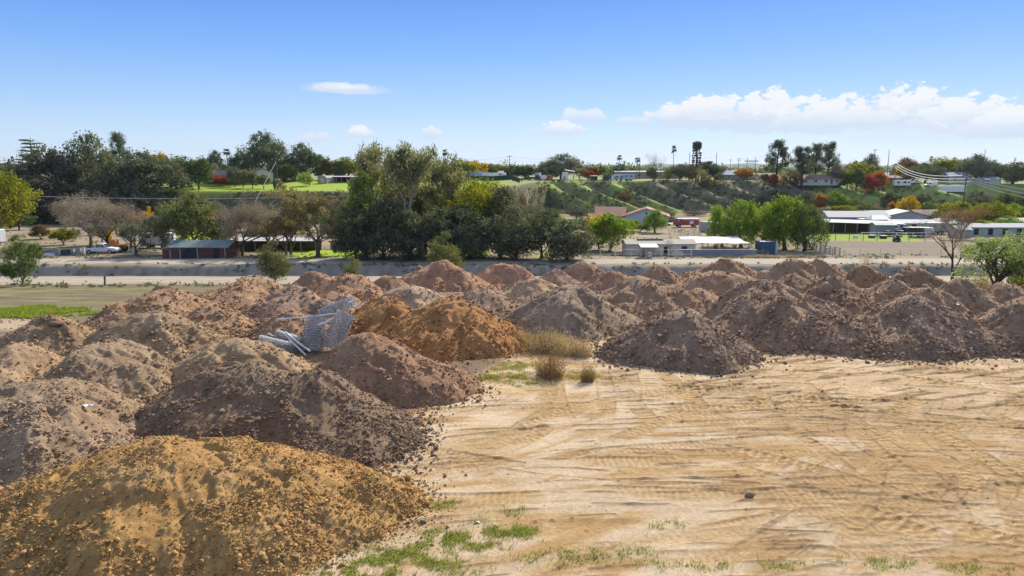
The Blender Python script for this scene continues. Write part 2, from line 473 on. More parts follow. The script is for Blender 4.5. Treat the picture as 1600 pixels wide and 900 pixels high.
# bluff faces and the land above
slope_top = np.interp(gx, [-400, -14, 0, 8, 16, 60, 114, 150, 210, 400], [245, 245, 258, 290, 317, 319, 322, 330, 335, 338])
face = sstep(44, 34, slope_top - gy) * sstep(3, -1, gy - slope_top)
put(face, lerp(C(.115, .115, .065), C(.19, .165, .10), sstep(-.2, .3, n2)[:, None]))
ss = gx - .9 * (slope_top - gy)
spg = np.zeros(len(gx))
for s0, a, w in SPURS:
    if s0 < 50 or s0 > 140: spg = np.maximum(spg, np.exp(-((ss - s0 - 2) / (w * 1.5)) ** 2))
spg = np.maximum(spg, .62 * sstep(132, 142, gx))
spg = spg * sstep(-12, 4, gx)
spt = np.zeros(len(gx))
for s0, a, w in SPURS:
    if 50 < s0 < 140: spt = np.maximum(spt, np.exp(-((ss - s0 - 2.5) / w) ** 2))
put(face * np.clip(spt * 1.1 + .5 * n3 - .1, 0, 1) * .8, C(.30, .25, .15))  # tan laid on each middle spur's right flank, painting its sunlit side
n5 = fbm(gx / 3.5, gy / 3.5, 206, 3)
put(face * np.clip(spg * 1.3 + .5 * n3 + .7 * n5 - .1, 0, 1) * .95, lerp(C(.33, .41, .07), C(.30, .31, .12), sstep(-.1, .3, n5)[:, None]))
abv = sstep(-2, 2, gy - slope_top)
put(abv, lerp(C(.33, .29, .16), C(.20, .24, .07), sstep(-.2, .2, n2)[:, None]))
put(abv * sstep(6, -10, gx) * sstep(62, 52, gy - slope_top) * np.clip(.9 + .4 * n3, 0, 1), LAWN)
put(abv * sstep(6, -10, gx) * sstep(62, 52, gy - slope_top) * sstep(.0, .35, fbm(gx / 7., gy / 3., 208, 4)) * .6, C(.27, .29, .10))
put(abv * sstep(6, 16, gx) * sstep(8, 4, gy - slope_top) * .8 * np.clip(.7 + n3, 0, 1), LAWN * .9)
put(sstep(600, 1500, gy), C(.16, .17, .09))
col *= (1 + .12 * n3[:, None])
gfac = grid_faces(len(XS), len(YS))
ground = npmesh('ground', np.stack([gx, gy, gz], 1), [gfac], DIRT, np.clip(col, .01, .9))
ground['kind'] = 'structure'
PADX, PADY, GZ2 = XS, YS, gz.reshape(GX.shape)

def gh(x, y):
    """height of the built sheet (with ruts) by bilinear look-up"""
    x = np.asarray(x, float); y = np.asarray(y, float)
    i = np.clip(np.searchsorted(XS, x) - 1, 0, len(XS) - 2); j = np.clip(np.searchsorted(YS, y) - 1, 0, len(YS) - 2)
    tx = (x - XS[i]) / (XS[i + 1] - XS[i]); ty = (y - YS[j]) / (YS[j + 1] - YS[j])
    return (GZ2[j, i] * (1 - tx) + GZ2[j, i + 1] * tx) * (1 - ty) + (GZ2[j + 1, i] * (1 - tx) + GZ2[j + 1, i + 1] * tx) * ty

# ---- dirt roads: sheets a few mm above the ground
def road(name, x0, x1, ya, yb, c, seed):
    xs = np.arange(x0, x1, .8); vs = np.linspace(0, 1, 26)
    X, V = np.meshgrid(xs, vs)
    w = .7 * noise(X / 17.0, 0 * X + 3.3, 5) + .35 * noise(X / 5., 0 * X + 8.3, 6)
    Y = ya + (yb - ya) * V + .4 * noise(X / 9, V * 0 + 2, seed) - (w * (1 - V) if ya > 90 else 0)
    Z = H(X, Y) + .02
    t = fbm(X / 9., Y / .7, seed, 4) * .9 + fbm(X / 1.6, Y / .6, seed + 1, 3) * .9 - .8 * sstep(.12, .0, np.minimum(V, 1 - V) + .1 * fbm(X / 1.5, Y, seed + 3, 3))
    rut = np.exp(-((V - .35) / .06) ** 2) + np.exp(-((V - .68) / .06) ** 2)
    cc = c[None, None, :] * (1 + .22 * t + .10 * rut)[..., None]
    vert = np.stack([X, Y, Z], -1).reshape(-1, 3)
    o = npmesh(name, vert, [grid_faces(len(xs), len(vs))], DIRT, np.clip(cc.reshape(-1, 3), 0, .9))
    o['kind'] = 'structure'
    return o
road('dirt_road', -90, 80, 70.5, 78.6, C(.40, .33, .245), 301)
road('dirt_road', -120, 110, 103.9, 111.4, C(.40, .34, .26), 311)
# ------------------------------------------------------------------ dirt mounds
def ico(sub):
    import bmesh
    bm = bmesh.new(); bmesh.ops.create_icosphere(bm, subdivisions=sub, radius=1)
    v = np.array([p.co[:] for p in bm.verts]); f = np.array([[q.index for q in p.verts] for p in bm.faces]); bm.free()
    return v, f
def clod_lib(sub, n, seed):
    r = np.random.default_rng(seed); v, f = ico(sub); out = []
    for k in range(n):
        w = v.copy()
        for _ in range(5):   # flat broken facets
            d = r.normal(size=3); d /= np.linalg.norm(d)
            c = r.uniform(.45, .85); s = w @ d
            w = w - np.outer(np.maximum(s - c, 0) * .85, d)
        w *= r.uniform(.75, 1.25, 3)
        w += r.normal(0, .10 if sub == 1 else .05, w.shape)
        out.append(w)
    return np.array(out), f
LIB1 = clod_lib(1, 14, 3); LIB2 = clod_lib(2, 14, 4)

def rand_rot(n, r):
    q = r.normal(size=(n, 4)); q /= np.linalg.norm(q, axis=1, keepdims=True)
    a, b, c, d = q.T
    return np.stack([1 - 2 * (c * c + d * d), 2 * (b * c - a * d), 2 * (b * d + a * c), 2 * (b * c + a * d), 1 - 2 * (b * b + d * d), 2 * (c * d - a * b),
                     2 * (b * d - a * c), 2 * (c * d + a * b), 1 - 2 * (b * b + c * c)], 1).reshape(n, 3, 3)

def clods(P, S, tint, lib, r):
    n = len(P)
    if n == 0: return np.zeros((0, 3)), np.zeros((0, 3), int), np.zeros((0, 3))
    L, f = lib
    k = r.integers(0, len(L), n)
    M = rand_rot(n, r)
    V = np.einsum('nij,nvj->nvi', M, L[k]) * S[:, None, None] * np.array([1, 1, .85]) + P[:, None, :]
    F = f[None] + (np.arange(n) * L.shape[1])[:, None, None]
    c = np.repeat(tint, L.shape[1], 0)
    return V.reshape(-1, 3), F.reshape(-1, 3), c

GOLD, GREYB, DARKB, REDB, ORNG, PALE, PURP = C(.37, .24, .105), C(.30, .23, .165), C(.215, .16, .12), C(.295, .19, .13), C(.325, .18, .08), C(.38, .29, .21), C(.265, .19, .15)
MOUNDS = []
SUNAZ = R(34)
def mound(px, py, h, wl, wr, c, label, rf=None, rb=None, lobes=(), seed=0, rough=1.0, flat=0.0, toe=.8, fixY=None):
    # where along the ray to the summit does a pile of this height stand on the ground
    dx, dy, dz = ray(px, py)
    if fixY is None:
        ys = np.linspace(9, 76, 2700); gap = CAMZ + dz / dy * ys - (H(dx / dy * ys, ys) + h)
        k = int(np.argmax(gap < 0)) if (gap < 0).any() else int(np.argmin(gap))
        Y = float(ys[k])
    else: Y = fixY
    cx = dx / dy * Y
    m1 = mpp(Y, -1)
    wk = 1.08 if toe < 1 else .98
    rl, rr = wl * m1 * wk, wr * m1 * wk
    rf = rf or max(h * 1.75, .55 * min(rl, rr) + .6); rf *= 1.03; rb = (rb or rf * 1.1) * 1.1
    res = min(max(Y * .0021, .03), .15)
    r = np.random.default_rng(900 + seed)
    xs = np.arange(-rl * 1.35, rr * 1.35, res); ys = np.arange(-rf * 1.4, rb * 1.35, res)
    X, Yl = np.meshgrid(xs, ys); X = X.ravel(); Yl = Yl.ravel()
    wx, wy = cx + X, Y + Yl
    s = seed * 31 + 500
    def cone(X, Yl, rl, rr, rf, rb, h, sd):
        qx = X + .22 * h * fbm(wx / 2.2, wy / 2.2, sd, 2) * 1.0; qy = Yl + .22 * h * fbm(wx / 2.2, wy / 2.2, sd + 50, 2) * 1.0
        a = np.arctan2(qy, qx)
        rad = np.hypot(np.where(qx < 0, qx / rl, qx / rr), np.where(qy < 0, qy / rf, qy / rb))
        rad = rad * (1 + .16 * noise(np.cos(a) * 1.7 + sd, np.sin(a) * 1.7, sd + 3) + .05 * noise(np.cos(a) * 6, np.sin(a) * 6 + sd, sd + 4))
        k = .04 + flat * .25
        top = np.sqrt(rad * rad + k) - math.sqrt(k)
        prof = 1 - top / (math.sqrt(1 + k) - math.sqrt(k))
        prof = np.where(prof < .3, .3 - (.3 - prof) * toe, prof)      # loose toe spreads out
        return h * prof, rad
    z, rad = cone(X, Yl, rl, rr, rf, rb, h, s)
    for i, (ox, oy, lh, lr) in enumerate(lobes):
        z2, rad2 = cone(X - ox * m1, Yl - oy, lr, lr, lr, lr, lh, s + 7 + i)
        kk = .18
        hmix = np.clip(.5 + .5 * (z - z2) / kk, 0, 1)
        z = z2 * (1 - hmix) + z * hmix + kk * hmix * (1 - hmix)
        rad = np.minimum(rad, rad2)
    body = sstep(-.1, .35, z)
    rel = np.clip(z / h, 0, 1)
    # slumps, rills and lumps
    z = z + body * ((.050 * h * fbm(wx / 1.4, wy / 1.4, s + 11, 2) + .045 * h * (np.clip(.32 - np.abs(fbm(wx / 1.1 + .4, wy / 1.5, s + 16, 3)), 0, 1) - .12) + .024 * h * fbm(wx / .45, wy / .45, s + 12, 3)))
    a = np.arctan2(Yl, X)
    z = z - body * .05 * np.abs(noise(a * 5.5 + s, rad * 1.6, s + 14)) * sstep(.9, .5, rel)
    scar = sstep(.10, .26, fbm(wx / 1.5, wy / 1.0, s + 15, 3) + .12 * (rel - .5)) * sstep(.15, .35, rel)
    z = z - body * .05 * h * scar * sstep(.2, .7, rel)            # a slab that slid off leaves a smoother face
    cl = 1 - .6 * scar
    near = Y < 22
    c1, c2 = (.24, .085) if near else (.36, .15)
    w1, id1 = worley(wx / c1 + .3 * noise(wx * 3, wy * 3, 3), wy / c1, s + 21); w2, id2 = worley(wx / c2, wy / c2, s + 22)
    b1 = np.sqrt(np.clip(1 - (w1 / .55) ** 2, 0, 1)) * (id1 > .45) * id1; b2 = np.sqrt(np.clip(1 - (w2 / .55) ** 2, 0, 1)) * (id2 > .25) * id2
    coarse = .55 + .6 * sstep(.6, .1, rel)
    amp = rough * cl * coarse * sstep(-.12, .05, z)
    z = z + amp * (b1 * c1 * .20 * (.4 + .9 * sstep(-.1, .3, fbm(wx / .8, wy / .8, s + 24, 2))) + b2 * c2 * .30)
    z = z + (.030 if near else .035) * (1 - .4 * scar) * fbm(wx / (.11 if near else .17), wy / (.11 if near else .17), s + 25, 3) * sstep(-.1, .1, z)
    ridge = 1 - np.abs(fbm(wx / .35, wy / .35, s + 23, 3)) * 2
    z = z + .03 * rough * cl * ridge * body
    # colour: drier pale crest and right flank, damp streaks, fresh dark slips
    n1 = fbm(wx / 1.6, wy / 1.6, s + 31, 4); n2 = fbm(wx / .3, wy / .3, s + 32, 3)
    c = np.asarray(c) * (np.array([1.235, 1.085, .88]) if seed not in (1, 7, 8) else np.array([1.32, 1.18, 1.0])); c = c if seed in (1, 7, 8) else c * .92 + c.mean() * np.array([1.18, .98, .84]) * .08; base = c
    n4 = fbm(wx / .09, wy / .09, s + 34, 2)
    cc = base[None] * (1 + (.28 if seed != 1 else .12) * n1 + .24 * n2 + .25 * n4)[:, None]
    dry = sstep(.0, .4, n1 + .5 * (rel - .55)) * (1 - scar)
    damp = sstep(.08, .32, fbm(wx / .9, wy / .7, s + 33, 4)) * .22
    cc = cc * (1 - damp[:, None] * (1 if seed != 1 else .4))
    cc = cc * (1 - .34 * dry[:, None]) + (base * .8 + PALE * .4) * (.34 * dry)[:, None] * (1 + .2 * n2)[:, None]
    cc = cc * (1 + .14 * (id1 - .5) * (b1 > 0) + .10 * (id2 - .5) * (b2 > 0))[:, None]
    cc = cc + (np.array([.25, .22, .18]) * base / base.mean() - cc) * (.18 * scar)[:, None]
    g = H(wx, wy)
    V = np.stack([X, Yl, g + z - H1(cx, Y)], 1)
    q = grid_faces(len(xs), len(ys))
    keep = (z[q] > -.16).any(1)
    ccf = cc
    V, q, cc = compact(V, q[keep], cc)
    # clods
    area = math.pi * (rl + rr) * .5 * (rf + rb) * .5
    dens = 950 if Y < 17 else 480 if Y < 22 else 200 if Y < 33 else 60 if Y < 48 else 20
    smin = max(.0095, Y * .00074)
    nC = int(area * dens * rough)
    xr = r.uniform(-rl * 1.3, rr * 1.3, nC * 2); yr = r.uniform(-rf * 1.35, rb * 1.2, nC * 2)
    ii = np.clip(np.round((xr - xs[0]) / res).astype(int), 0, len(xs) - 1); jj = np.clip(np.round((yr - ys[0]) / res).astype(int), 0, len(ys) - 1)
    fl = jj * len(xs) + ii
    zz = z[fl]; rl_ = rel[fl]; sc_ = scar[fl]
    pr = np.where(zz > 0, (.35 + .75 * (1 - rl_)) * (1 - .8 * sc_) * (.25 + 1.3 * sstep(-.2, .25, fbm((cx + xr) / .9, (Y + yr) / .9, s + 41, 3))), .42 * np.exp(zz * 8 / h))
    ok = (r.random(len(xr)) < pr)
    xr, yr, zz, rl_, fl = xr[ok], yr[ok], zz[ok], rl_[ok], fl[ok]
    S = smin * np.exp(np.abs(r.normal(0, .52, len(xr)))) * (1 + .5 * (1 - rl_) * (r.random(len(xr)) < .3))
    S = np.minimum(S, .085 if near else .11)
    gr = np.where(zz > 0, H(cx + xr, Y + yr) + zz, gh(cx + xr, Y + yr))
    P = np.stack([xr, yr, gr - H1(cx, Y) + S * .4], 1)
    tint = (1.08 if seed not in (1, 7, 8) else .97) * (.75 * ccf[fl] + .25 * base) * np.exp(r.normal(.02, .20, (len(S), 1))) * r.normal(1, .04, (len(S), 3))
    bigm = S > smin * 2.6
    va, fa, ca = clods(P[~bigm], S[~bigm], tint[~bigm], LIB1, r)
    vb, fb_, cb = clods(P[bigm], S[bigm], tint[bigm], LIB2, r)
    n0 = len(V); n1_ = n0 + len(va)
    AV = np.concatenate([V, va, vb]); AC = np.concatenate([cc, ca, cb])
    o = npmesh('dirt_mound', AV, [q, fa + n0, fb_ + n1_], DIRT, np.clip(AC, .015, .9), [True, False, False])
    o.location = (cx, Y, H1(cx, Y))
    tag(o, label, 'dirt mound', 'dumped dirt mounds')
    MOUNDS.append((cx, Y, h, rl, rr, rf, rb, o))
    return o

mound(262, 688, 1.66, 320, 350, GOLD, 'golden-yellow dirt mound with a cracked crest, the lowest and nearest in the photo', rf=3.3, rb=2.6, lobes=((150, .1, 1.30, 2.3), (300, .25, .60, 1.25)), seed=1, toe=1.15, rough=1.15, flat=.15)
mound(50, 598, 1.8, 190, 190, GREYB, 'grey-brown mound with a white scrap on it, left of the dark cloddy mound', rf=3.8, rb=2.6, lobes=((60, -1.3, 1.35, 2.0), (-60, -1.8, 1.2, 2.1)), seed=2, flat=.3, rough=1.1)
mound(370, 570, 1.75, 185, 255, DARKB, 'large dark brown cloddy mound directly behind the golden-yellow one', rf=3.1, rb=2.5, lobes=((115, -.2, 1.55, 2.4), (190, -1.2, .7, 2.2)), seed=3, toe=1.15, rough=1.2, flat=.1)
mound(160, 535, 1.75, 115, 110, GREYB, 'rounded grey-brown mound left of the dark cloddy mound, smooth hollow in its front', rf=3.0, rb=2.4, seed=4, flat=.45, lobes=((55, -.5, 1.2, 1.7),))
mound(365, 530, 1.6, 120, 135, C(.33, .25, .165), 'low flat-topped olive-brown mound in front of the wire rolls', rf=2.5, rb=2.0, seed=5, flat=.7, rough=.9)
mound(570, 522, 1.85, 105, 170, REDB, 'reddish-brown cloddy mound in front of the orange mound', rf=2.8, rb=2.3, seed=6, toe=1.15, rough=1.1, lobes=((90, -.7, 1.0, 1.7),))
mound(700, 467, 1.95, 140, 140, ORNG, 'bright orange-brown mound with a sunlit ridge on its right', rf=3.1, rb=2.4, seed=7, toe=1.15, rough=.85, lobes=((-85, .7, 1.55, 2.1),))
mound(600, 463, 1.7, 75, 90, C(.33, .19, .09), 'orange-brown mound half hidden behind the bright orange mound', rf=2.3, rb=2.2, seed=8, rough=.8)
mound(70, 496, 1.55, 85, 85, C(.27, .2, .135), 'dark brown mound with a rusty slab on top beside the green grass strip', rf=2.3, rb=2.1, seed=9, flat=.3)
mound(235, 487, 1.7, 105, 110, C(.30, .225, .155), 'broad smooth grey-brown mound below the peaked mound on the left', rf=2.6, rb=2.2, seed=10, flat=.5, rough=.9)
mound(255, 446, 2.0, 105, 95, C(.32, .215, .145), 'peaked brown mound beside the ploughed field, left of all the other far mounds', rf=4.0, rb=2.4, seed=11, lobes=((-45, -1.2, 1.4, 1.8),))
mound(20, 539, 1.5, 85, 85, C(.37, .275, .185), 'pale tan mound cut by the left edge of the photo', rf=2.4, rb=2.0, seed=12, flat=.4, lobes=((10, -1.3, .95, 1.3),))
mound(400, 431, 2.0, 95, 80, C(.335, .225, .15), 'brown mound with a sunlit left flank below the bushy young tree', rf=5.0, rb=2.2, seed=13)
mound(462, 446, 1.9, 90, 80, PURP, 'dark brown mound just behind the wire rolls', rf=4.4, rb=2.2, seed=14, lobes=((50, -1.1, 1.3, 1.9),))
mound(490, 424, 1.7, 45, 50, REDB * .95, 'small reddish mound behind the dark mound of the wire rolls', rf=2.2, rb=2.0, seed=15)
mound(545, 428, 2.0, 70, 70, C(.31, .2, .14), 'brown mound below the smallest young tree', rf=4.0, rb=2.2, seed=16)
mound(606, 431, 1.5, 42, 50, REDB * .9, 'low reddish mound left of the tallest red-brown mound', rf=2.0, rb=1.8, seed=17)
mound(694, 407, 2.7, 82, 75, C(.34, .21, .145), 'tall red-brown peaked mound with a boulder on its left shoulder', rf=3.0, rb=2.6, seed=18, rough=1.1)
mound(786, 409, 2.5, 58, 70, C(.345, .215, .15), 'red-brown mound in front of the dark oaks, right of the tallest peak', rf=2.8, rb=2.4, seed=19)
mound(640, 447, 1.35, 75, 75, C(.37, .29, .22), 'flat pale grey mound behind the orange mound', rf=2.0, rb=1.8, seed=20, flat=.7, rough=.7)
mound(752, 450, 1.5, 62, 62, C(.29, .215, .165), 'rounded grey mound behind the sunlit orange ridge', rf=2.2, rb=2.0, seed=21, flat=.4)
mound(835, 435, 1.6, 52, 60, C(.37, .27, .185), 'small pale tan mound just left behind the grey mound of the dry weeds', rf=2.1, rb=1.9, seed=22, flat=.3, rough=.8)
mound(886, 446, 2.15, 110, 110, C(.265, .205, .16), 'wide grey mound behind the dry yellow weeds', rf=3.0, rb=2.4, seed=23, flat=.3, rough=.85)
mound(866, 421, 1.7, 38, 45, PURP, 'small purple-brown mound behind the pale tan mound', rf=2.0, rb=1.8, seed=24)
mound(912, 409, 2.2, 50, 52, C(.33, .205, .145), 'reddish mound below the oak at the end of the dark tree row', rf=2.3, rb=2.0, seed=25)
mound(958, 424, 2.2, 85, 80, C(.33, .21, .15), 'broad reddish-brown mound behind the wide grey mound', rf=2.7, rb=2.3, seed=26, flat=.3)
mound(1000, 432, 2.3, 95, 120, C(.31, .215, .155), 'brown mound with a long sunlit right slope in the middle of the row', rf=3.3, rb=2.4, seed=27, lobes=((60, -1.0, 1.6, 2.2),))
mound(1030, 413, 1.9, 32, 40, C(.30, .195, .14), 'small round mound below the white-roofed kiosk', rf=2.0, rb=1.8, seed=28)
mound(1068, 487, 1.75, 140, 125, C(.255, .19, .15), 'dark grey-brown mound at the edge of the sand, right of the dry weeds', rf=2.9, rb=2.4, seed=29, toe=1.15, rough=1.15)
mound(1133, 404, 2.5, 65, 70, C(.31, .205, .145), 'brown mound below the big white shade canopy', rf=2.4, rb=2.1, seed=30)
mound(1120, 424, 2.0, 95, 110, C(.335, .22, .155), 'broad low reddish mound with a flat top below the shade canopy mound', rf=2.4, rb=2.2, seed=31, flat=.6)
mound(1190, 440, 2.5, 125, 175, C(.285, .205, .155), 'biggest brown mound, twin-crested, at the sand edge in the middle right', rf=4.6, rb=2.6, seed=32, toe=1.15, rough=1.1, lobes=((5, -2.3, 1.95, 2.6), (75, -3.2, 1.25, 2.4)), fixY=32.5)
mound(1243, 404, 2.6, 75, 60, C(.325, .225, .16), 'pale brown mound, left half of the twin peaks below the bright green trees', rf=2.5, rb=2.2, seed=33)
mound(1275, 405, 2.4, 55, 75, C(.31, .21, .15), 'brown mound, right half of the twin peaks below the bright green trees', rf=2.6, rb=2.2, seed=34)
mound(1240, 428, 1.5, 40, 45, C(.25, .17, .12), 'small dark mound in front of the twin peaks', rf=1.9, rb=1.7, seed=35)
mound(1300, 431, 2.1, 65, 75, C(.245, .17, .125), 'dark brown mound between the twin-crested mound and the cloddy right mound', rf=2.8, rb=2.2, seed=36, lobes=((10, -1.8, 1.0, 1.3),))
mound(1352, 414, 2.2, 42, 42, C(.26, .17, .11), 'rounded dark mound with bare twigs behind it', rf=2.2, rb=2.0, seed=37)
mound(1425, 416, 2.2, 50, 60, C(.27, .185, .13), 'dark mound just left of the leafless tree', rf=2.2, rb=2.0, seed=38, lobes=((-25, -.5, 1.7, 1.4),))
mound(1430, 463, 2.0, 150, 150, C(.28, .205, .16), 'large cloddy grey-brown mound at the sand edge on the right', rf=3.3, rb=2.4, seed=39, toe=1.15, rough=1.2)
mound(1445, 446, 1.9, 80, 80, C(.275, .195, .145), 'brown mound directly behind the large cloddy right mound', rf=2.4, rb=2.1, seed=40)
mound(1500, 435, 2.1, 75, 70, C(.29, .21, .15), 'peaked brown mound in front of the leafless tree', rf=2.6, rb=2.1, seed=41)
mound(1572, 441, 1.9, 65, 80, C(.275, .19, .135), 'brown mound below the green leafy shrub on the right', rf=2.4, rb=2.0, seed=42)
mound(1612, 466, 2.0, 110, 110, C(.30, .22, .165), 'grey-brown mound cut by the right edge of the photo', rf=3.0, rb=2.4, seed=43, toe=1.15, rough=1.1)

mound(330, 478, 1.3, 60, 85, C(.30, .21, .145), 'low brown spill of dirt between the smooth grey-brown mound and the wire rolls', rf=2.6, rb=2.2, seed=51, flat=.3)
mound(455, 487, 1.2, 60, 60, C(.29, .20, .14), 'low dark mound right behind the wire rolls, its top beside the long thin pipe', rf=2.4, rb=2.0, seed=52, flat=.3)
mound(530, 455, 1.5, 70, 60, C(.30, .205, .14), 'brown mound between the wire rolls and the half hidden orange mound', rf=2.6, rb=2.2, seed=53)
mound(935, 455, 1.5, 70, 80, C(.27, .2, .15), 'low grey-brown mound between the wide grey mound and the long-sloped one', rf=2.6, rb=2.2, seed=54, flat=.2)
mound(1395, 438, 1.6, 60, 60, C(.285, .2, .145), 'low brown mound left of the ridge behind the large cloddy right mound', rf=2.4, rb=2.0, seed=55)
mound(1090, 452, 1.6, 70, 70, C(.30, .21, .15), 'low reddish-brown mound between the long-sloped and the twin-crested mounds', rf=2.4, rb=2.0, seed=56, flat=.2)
# single big lumps of earth that lie by themselves
def clod_thing(px, py, s, c, label, dz=0.0):
    x, Y, z = hit(px, py)
    r = np.random.default_rng(int(px))
    v, f, cc = clods(np.array([[0, 0, s * .5]]), np.array([s]), np.array([c]), (np.array([LIB2[0][int(px) % 14]]), LIB2[1]), r)
    o = npmesh('dirt_clod', v, [f], DIRT, cc)
    o.location = (x, Y, float(gh(x, Y)) - s * .12 + dz)
    tag(o, label, 'dirt clod', 'loose dirt clods on the sand')
clod_thing(650, 662, .13, DARKB, 'dark earth clod on pale sand at the right foot of the dark cloddy mound')
clod_thing(634, 802, .13, C(.3, .2, .11), 'brown earth clod on the sand below the tip of the golden mound')
clod_thing(644, 799, .11, C(.33, .22, .12), 'brown earth clod leaning on the larger one below the golden tip')
clod_thing(661, 818, .075, DARKB, 'small dark clod at the top edge of the weeds, below the pair of brown clods')
clod_thing(637, 750, .11, C(.3, .18, .08), 'orange-brown clod at the very tip of the golden mound')
clod_thing(1172, 774, .13, C(.34, .24, .15), 'flat tan clod alone in the middle of the tyre tracks')

# crumbs of earth strewn between the mounds: too many to count
r = np.random.default_rng(990); n = 15000
y = np.exp(r.uniform(math.log(17), math.log(66), n)); x = r.uniform(-1.0, 1.0, n) * y * .85
k = (fbm(x / 2.5, y / 2.5, 991, 3) > -.12) & ((x < -5.0 + .5 * (y - 17.2) + .3) | (y > 29.5)) & ((y < 40) | (x > -.42 * y + 2))
x, y = x[k], y[k]; S = np.maximum(.012, y * .0008) * np.exp(np.abs(r.normal(0, .55, len(x))))
tint = np.tile(SOIL * 1.15, (len(x), 1)) * np.exp(r.normal(0, .22, (len(x), 1)))
v, f, cc = clods(np.stack([x, y, gh(x, y) + S * .35], 1), S, tint, LIB1, r)
o = npmesh('loose_dirt', v, [f], DIRT, cc, False); o['kind'] = 'stuff'

r = np.random.default_rng(995); n = 2600; y = np.exp(r.uniform(math.log(11), math.log(30), n)); x = r.uniform(-.42, .95, n) * y
k = (x > -5.0 + .5 * (y - 17.2)) & (fbm(x / 2., y / 1.3, 996, 3) > -.1); x, y = x[k], y[k]
S = np.maximum(.007, y * .0005) * np.exp(np.abs(r.normal(0, .5, len(x)))); tint = np.tile(TAN * .95, (len(x), 1)) * np.exp(r.normal(0, .3, (len(x), 1)))
v, f, cc = clods(np.stack([x, y, gh(x, y) + S * .3], 1), S, tint, LIB1, r)
o = npmesh('pebbles', v, [f], DIRT, cc, False); o['kind'] = 'stuff'
# ------------------------------------------------------------------ trees
LEAF = {
 'oak': foliage('oak_leaf', (.06, .074, .054), (.25, .27, .18), .42),
 'olive': foliage('olive_leaf', (.10, .12, .055), (.30, .32, .14), .42),
 'green': foliage('green_leaf', (.065, .10, .04), (.20, .27, .085), .36),
 'bright': foliage('bright_leaf', (.10, .18, .03), (.34, .46, .08), .46),
 'lime': foliage('lime_leaf', (0.140, 0.170, 0.025), (0.360, 0.360, 0.050), .45),
 'yellow': foliage('yellow_leaf', (.36, .25, .025), (.62, .44, .04), .45),
 'orange': foliage('orange_leaf', (.30, .13, .03), (.50, .26, .05), .4),
 'red':    foliage('red_leaf', (.30, .05, .045), (.52, .12, .085), .4),
 'rust': foliage('rust_leaf', (.15, .10, .06), (.29, .19, .105), .35),
 'grey': foliage('grey_twigs', (.19, .16, .135), (.42, .355, .30), .25),
 'pink': foliage('pinkish_twigs', (.20, .155, .125), (.44, .34, .27), .25),
 'tan': foliage('tan_twigs', (.19, .165, .085), (.40, .34, .185), .32),
 'pine': foliage('pine_needle', (.06, .082, .06), (.21, .26, .165), .42),
 'euc': foliage('eucalyptus_leaf', (.12, .135, .09), (.36, .37, .22), .48),
 'brown': foliage('brown_leaf', (.075, .073, .055), (.21, .20, .15), .35),
 'dry': foliage('dry_weed', (.33, .245, .125), (.64, .49, .29), .2),
 'sage': foliage('sage_leaf', (.11, .125, .09), (.28, .30, .215), .3),
 'leafy': foliage('open_shrub_leaf', (.13, .20, .08), (.36, .46, .18), .45),
 'blade': foliage('grass_blade', (.17, .23, .045), (.37, .43, .09), .45),
 'scrub': foliage('scrub_leaf', (0.086, 0.092, 0.057), (0.230, 0.224, 0.132), .25),
}
BARK = paint('bark', (.16, .125, .095), .9, var=.35, scale=6, spec=.1)
GREYBARK = paint('pale_bark', (.36, .32, .28), .85, var=.3, scale=5, spec=.1)
DARKBARK = paint('dark_bark', (.075, .06, .05), .9, var=.3, scale=6, spec=.1)

def leaves(P, Nrm, size, r, asp=.55, shade=None, up=0.0):
    n = len(P)
    d = r.normal(size=(n, 3)); d[:, 2] += up; d /= np.linalg.norm(d, axis=1, keepdims=True)
    nn = Nrm * .9 + r.normal(size=(n, 3)) * .6
    b = np.cross(d, nn); b /= np.linalg.norm(b, axis=1, keepdims=True) + 1e-9
    s = size * r.uniform(.6, 1.4, n)[:, None]
    q = np.stack([P - d * s, P + b * s * asp - d * s * .1, P + d * s, P - b * s * asp + d * s * .1], 1)
    c = np.clip((shade if shade is not None else .5) + r.normal(0, .22, n), 0, 1)
    return q.reshape(-1, 3), np.arange(4 * n).reshape(-1, 4), np.repeat(c, 4)[:, None] * np.ones(3)

def crown_mesh(name, seed, lobes, nclump, nleaf, size, sig=.35, droop=0.0, shell=(.55, 1.0), asp=.55, flat=1.0, up=0.0):
    """foliage gathered in clumps over the limbs' outer ends; lobes = (x,y,z,rx,ry,rz)"""
    r = np.random.default_rng(seed)
    lob = np.array(lobes, float)
    wgt = (lob[:, 3] * lob[:, 4] * lob[:, 5]) ** .67; wgt /= wgt.sum()
    k = r.choice(len(lob), nclump, p=wgt)
    d = r.normal(size=(nclump, 3)); d /= np.linalg.norm(d, axis=1, keepdims=True)
    d[:, 2] = np.where(d[:, 2] < -.8, -d[:, 2] * .5, d[:, 2])
    rad = r.uniform(shell[0], shell[1], nclump)
    c = lob[k, :3] + d * lob[k, 3:] * rad[:, None]
    cs = lob[k, 3:].mean(1) * sig * r.uniform(.55, 1.4, nclump)
    ci = r.integers(0, nclump, nleaf)
    off = r.normal(size=(nleaf, 3)); off /= np.linalg.norm(off, axis=1, keepdims=True); off *= r.uniform(.15, 1, (nleaf, 1)) ** .6
    off[:, 2] *= flat
    P = c[ci] + off * cs[ci][:, None]
    if droop: P[:, 2] -= droop * r.random(nleaf) ** 1.5 * cs[ci] * 3
    Nn = off * .6 + d[ci] * .7
    tone = np.clip(.45 + r.normal(0, .2, nclump), 0, 1)
    V, F, cc = leaves(P, Nn, size, r, asp, tone[ci], up if up else (-1.2 if droop else 0))
    return npmesh(name, V, [F], None, cc, smooth=False, link=False)

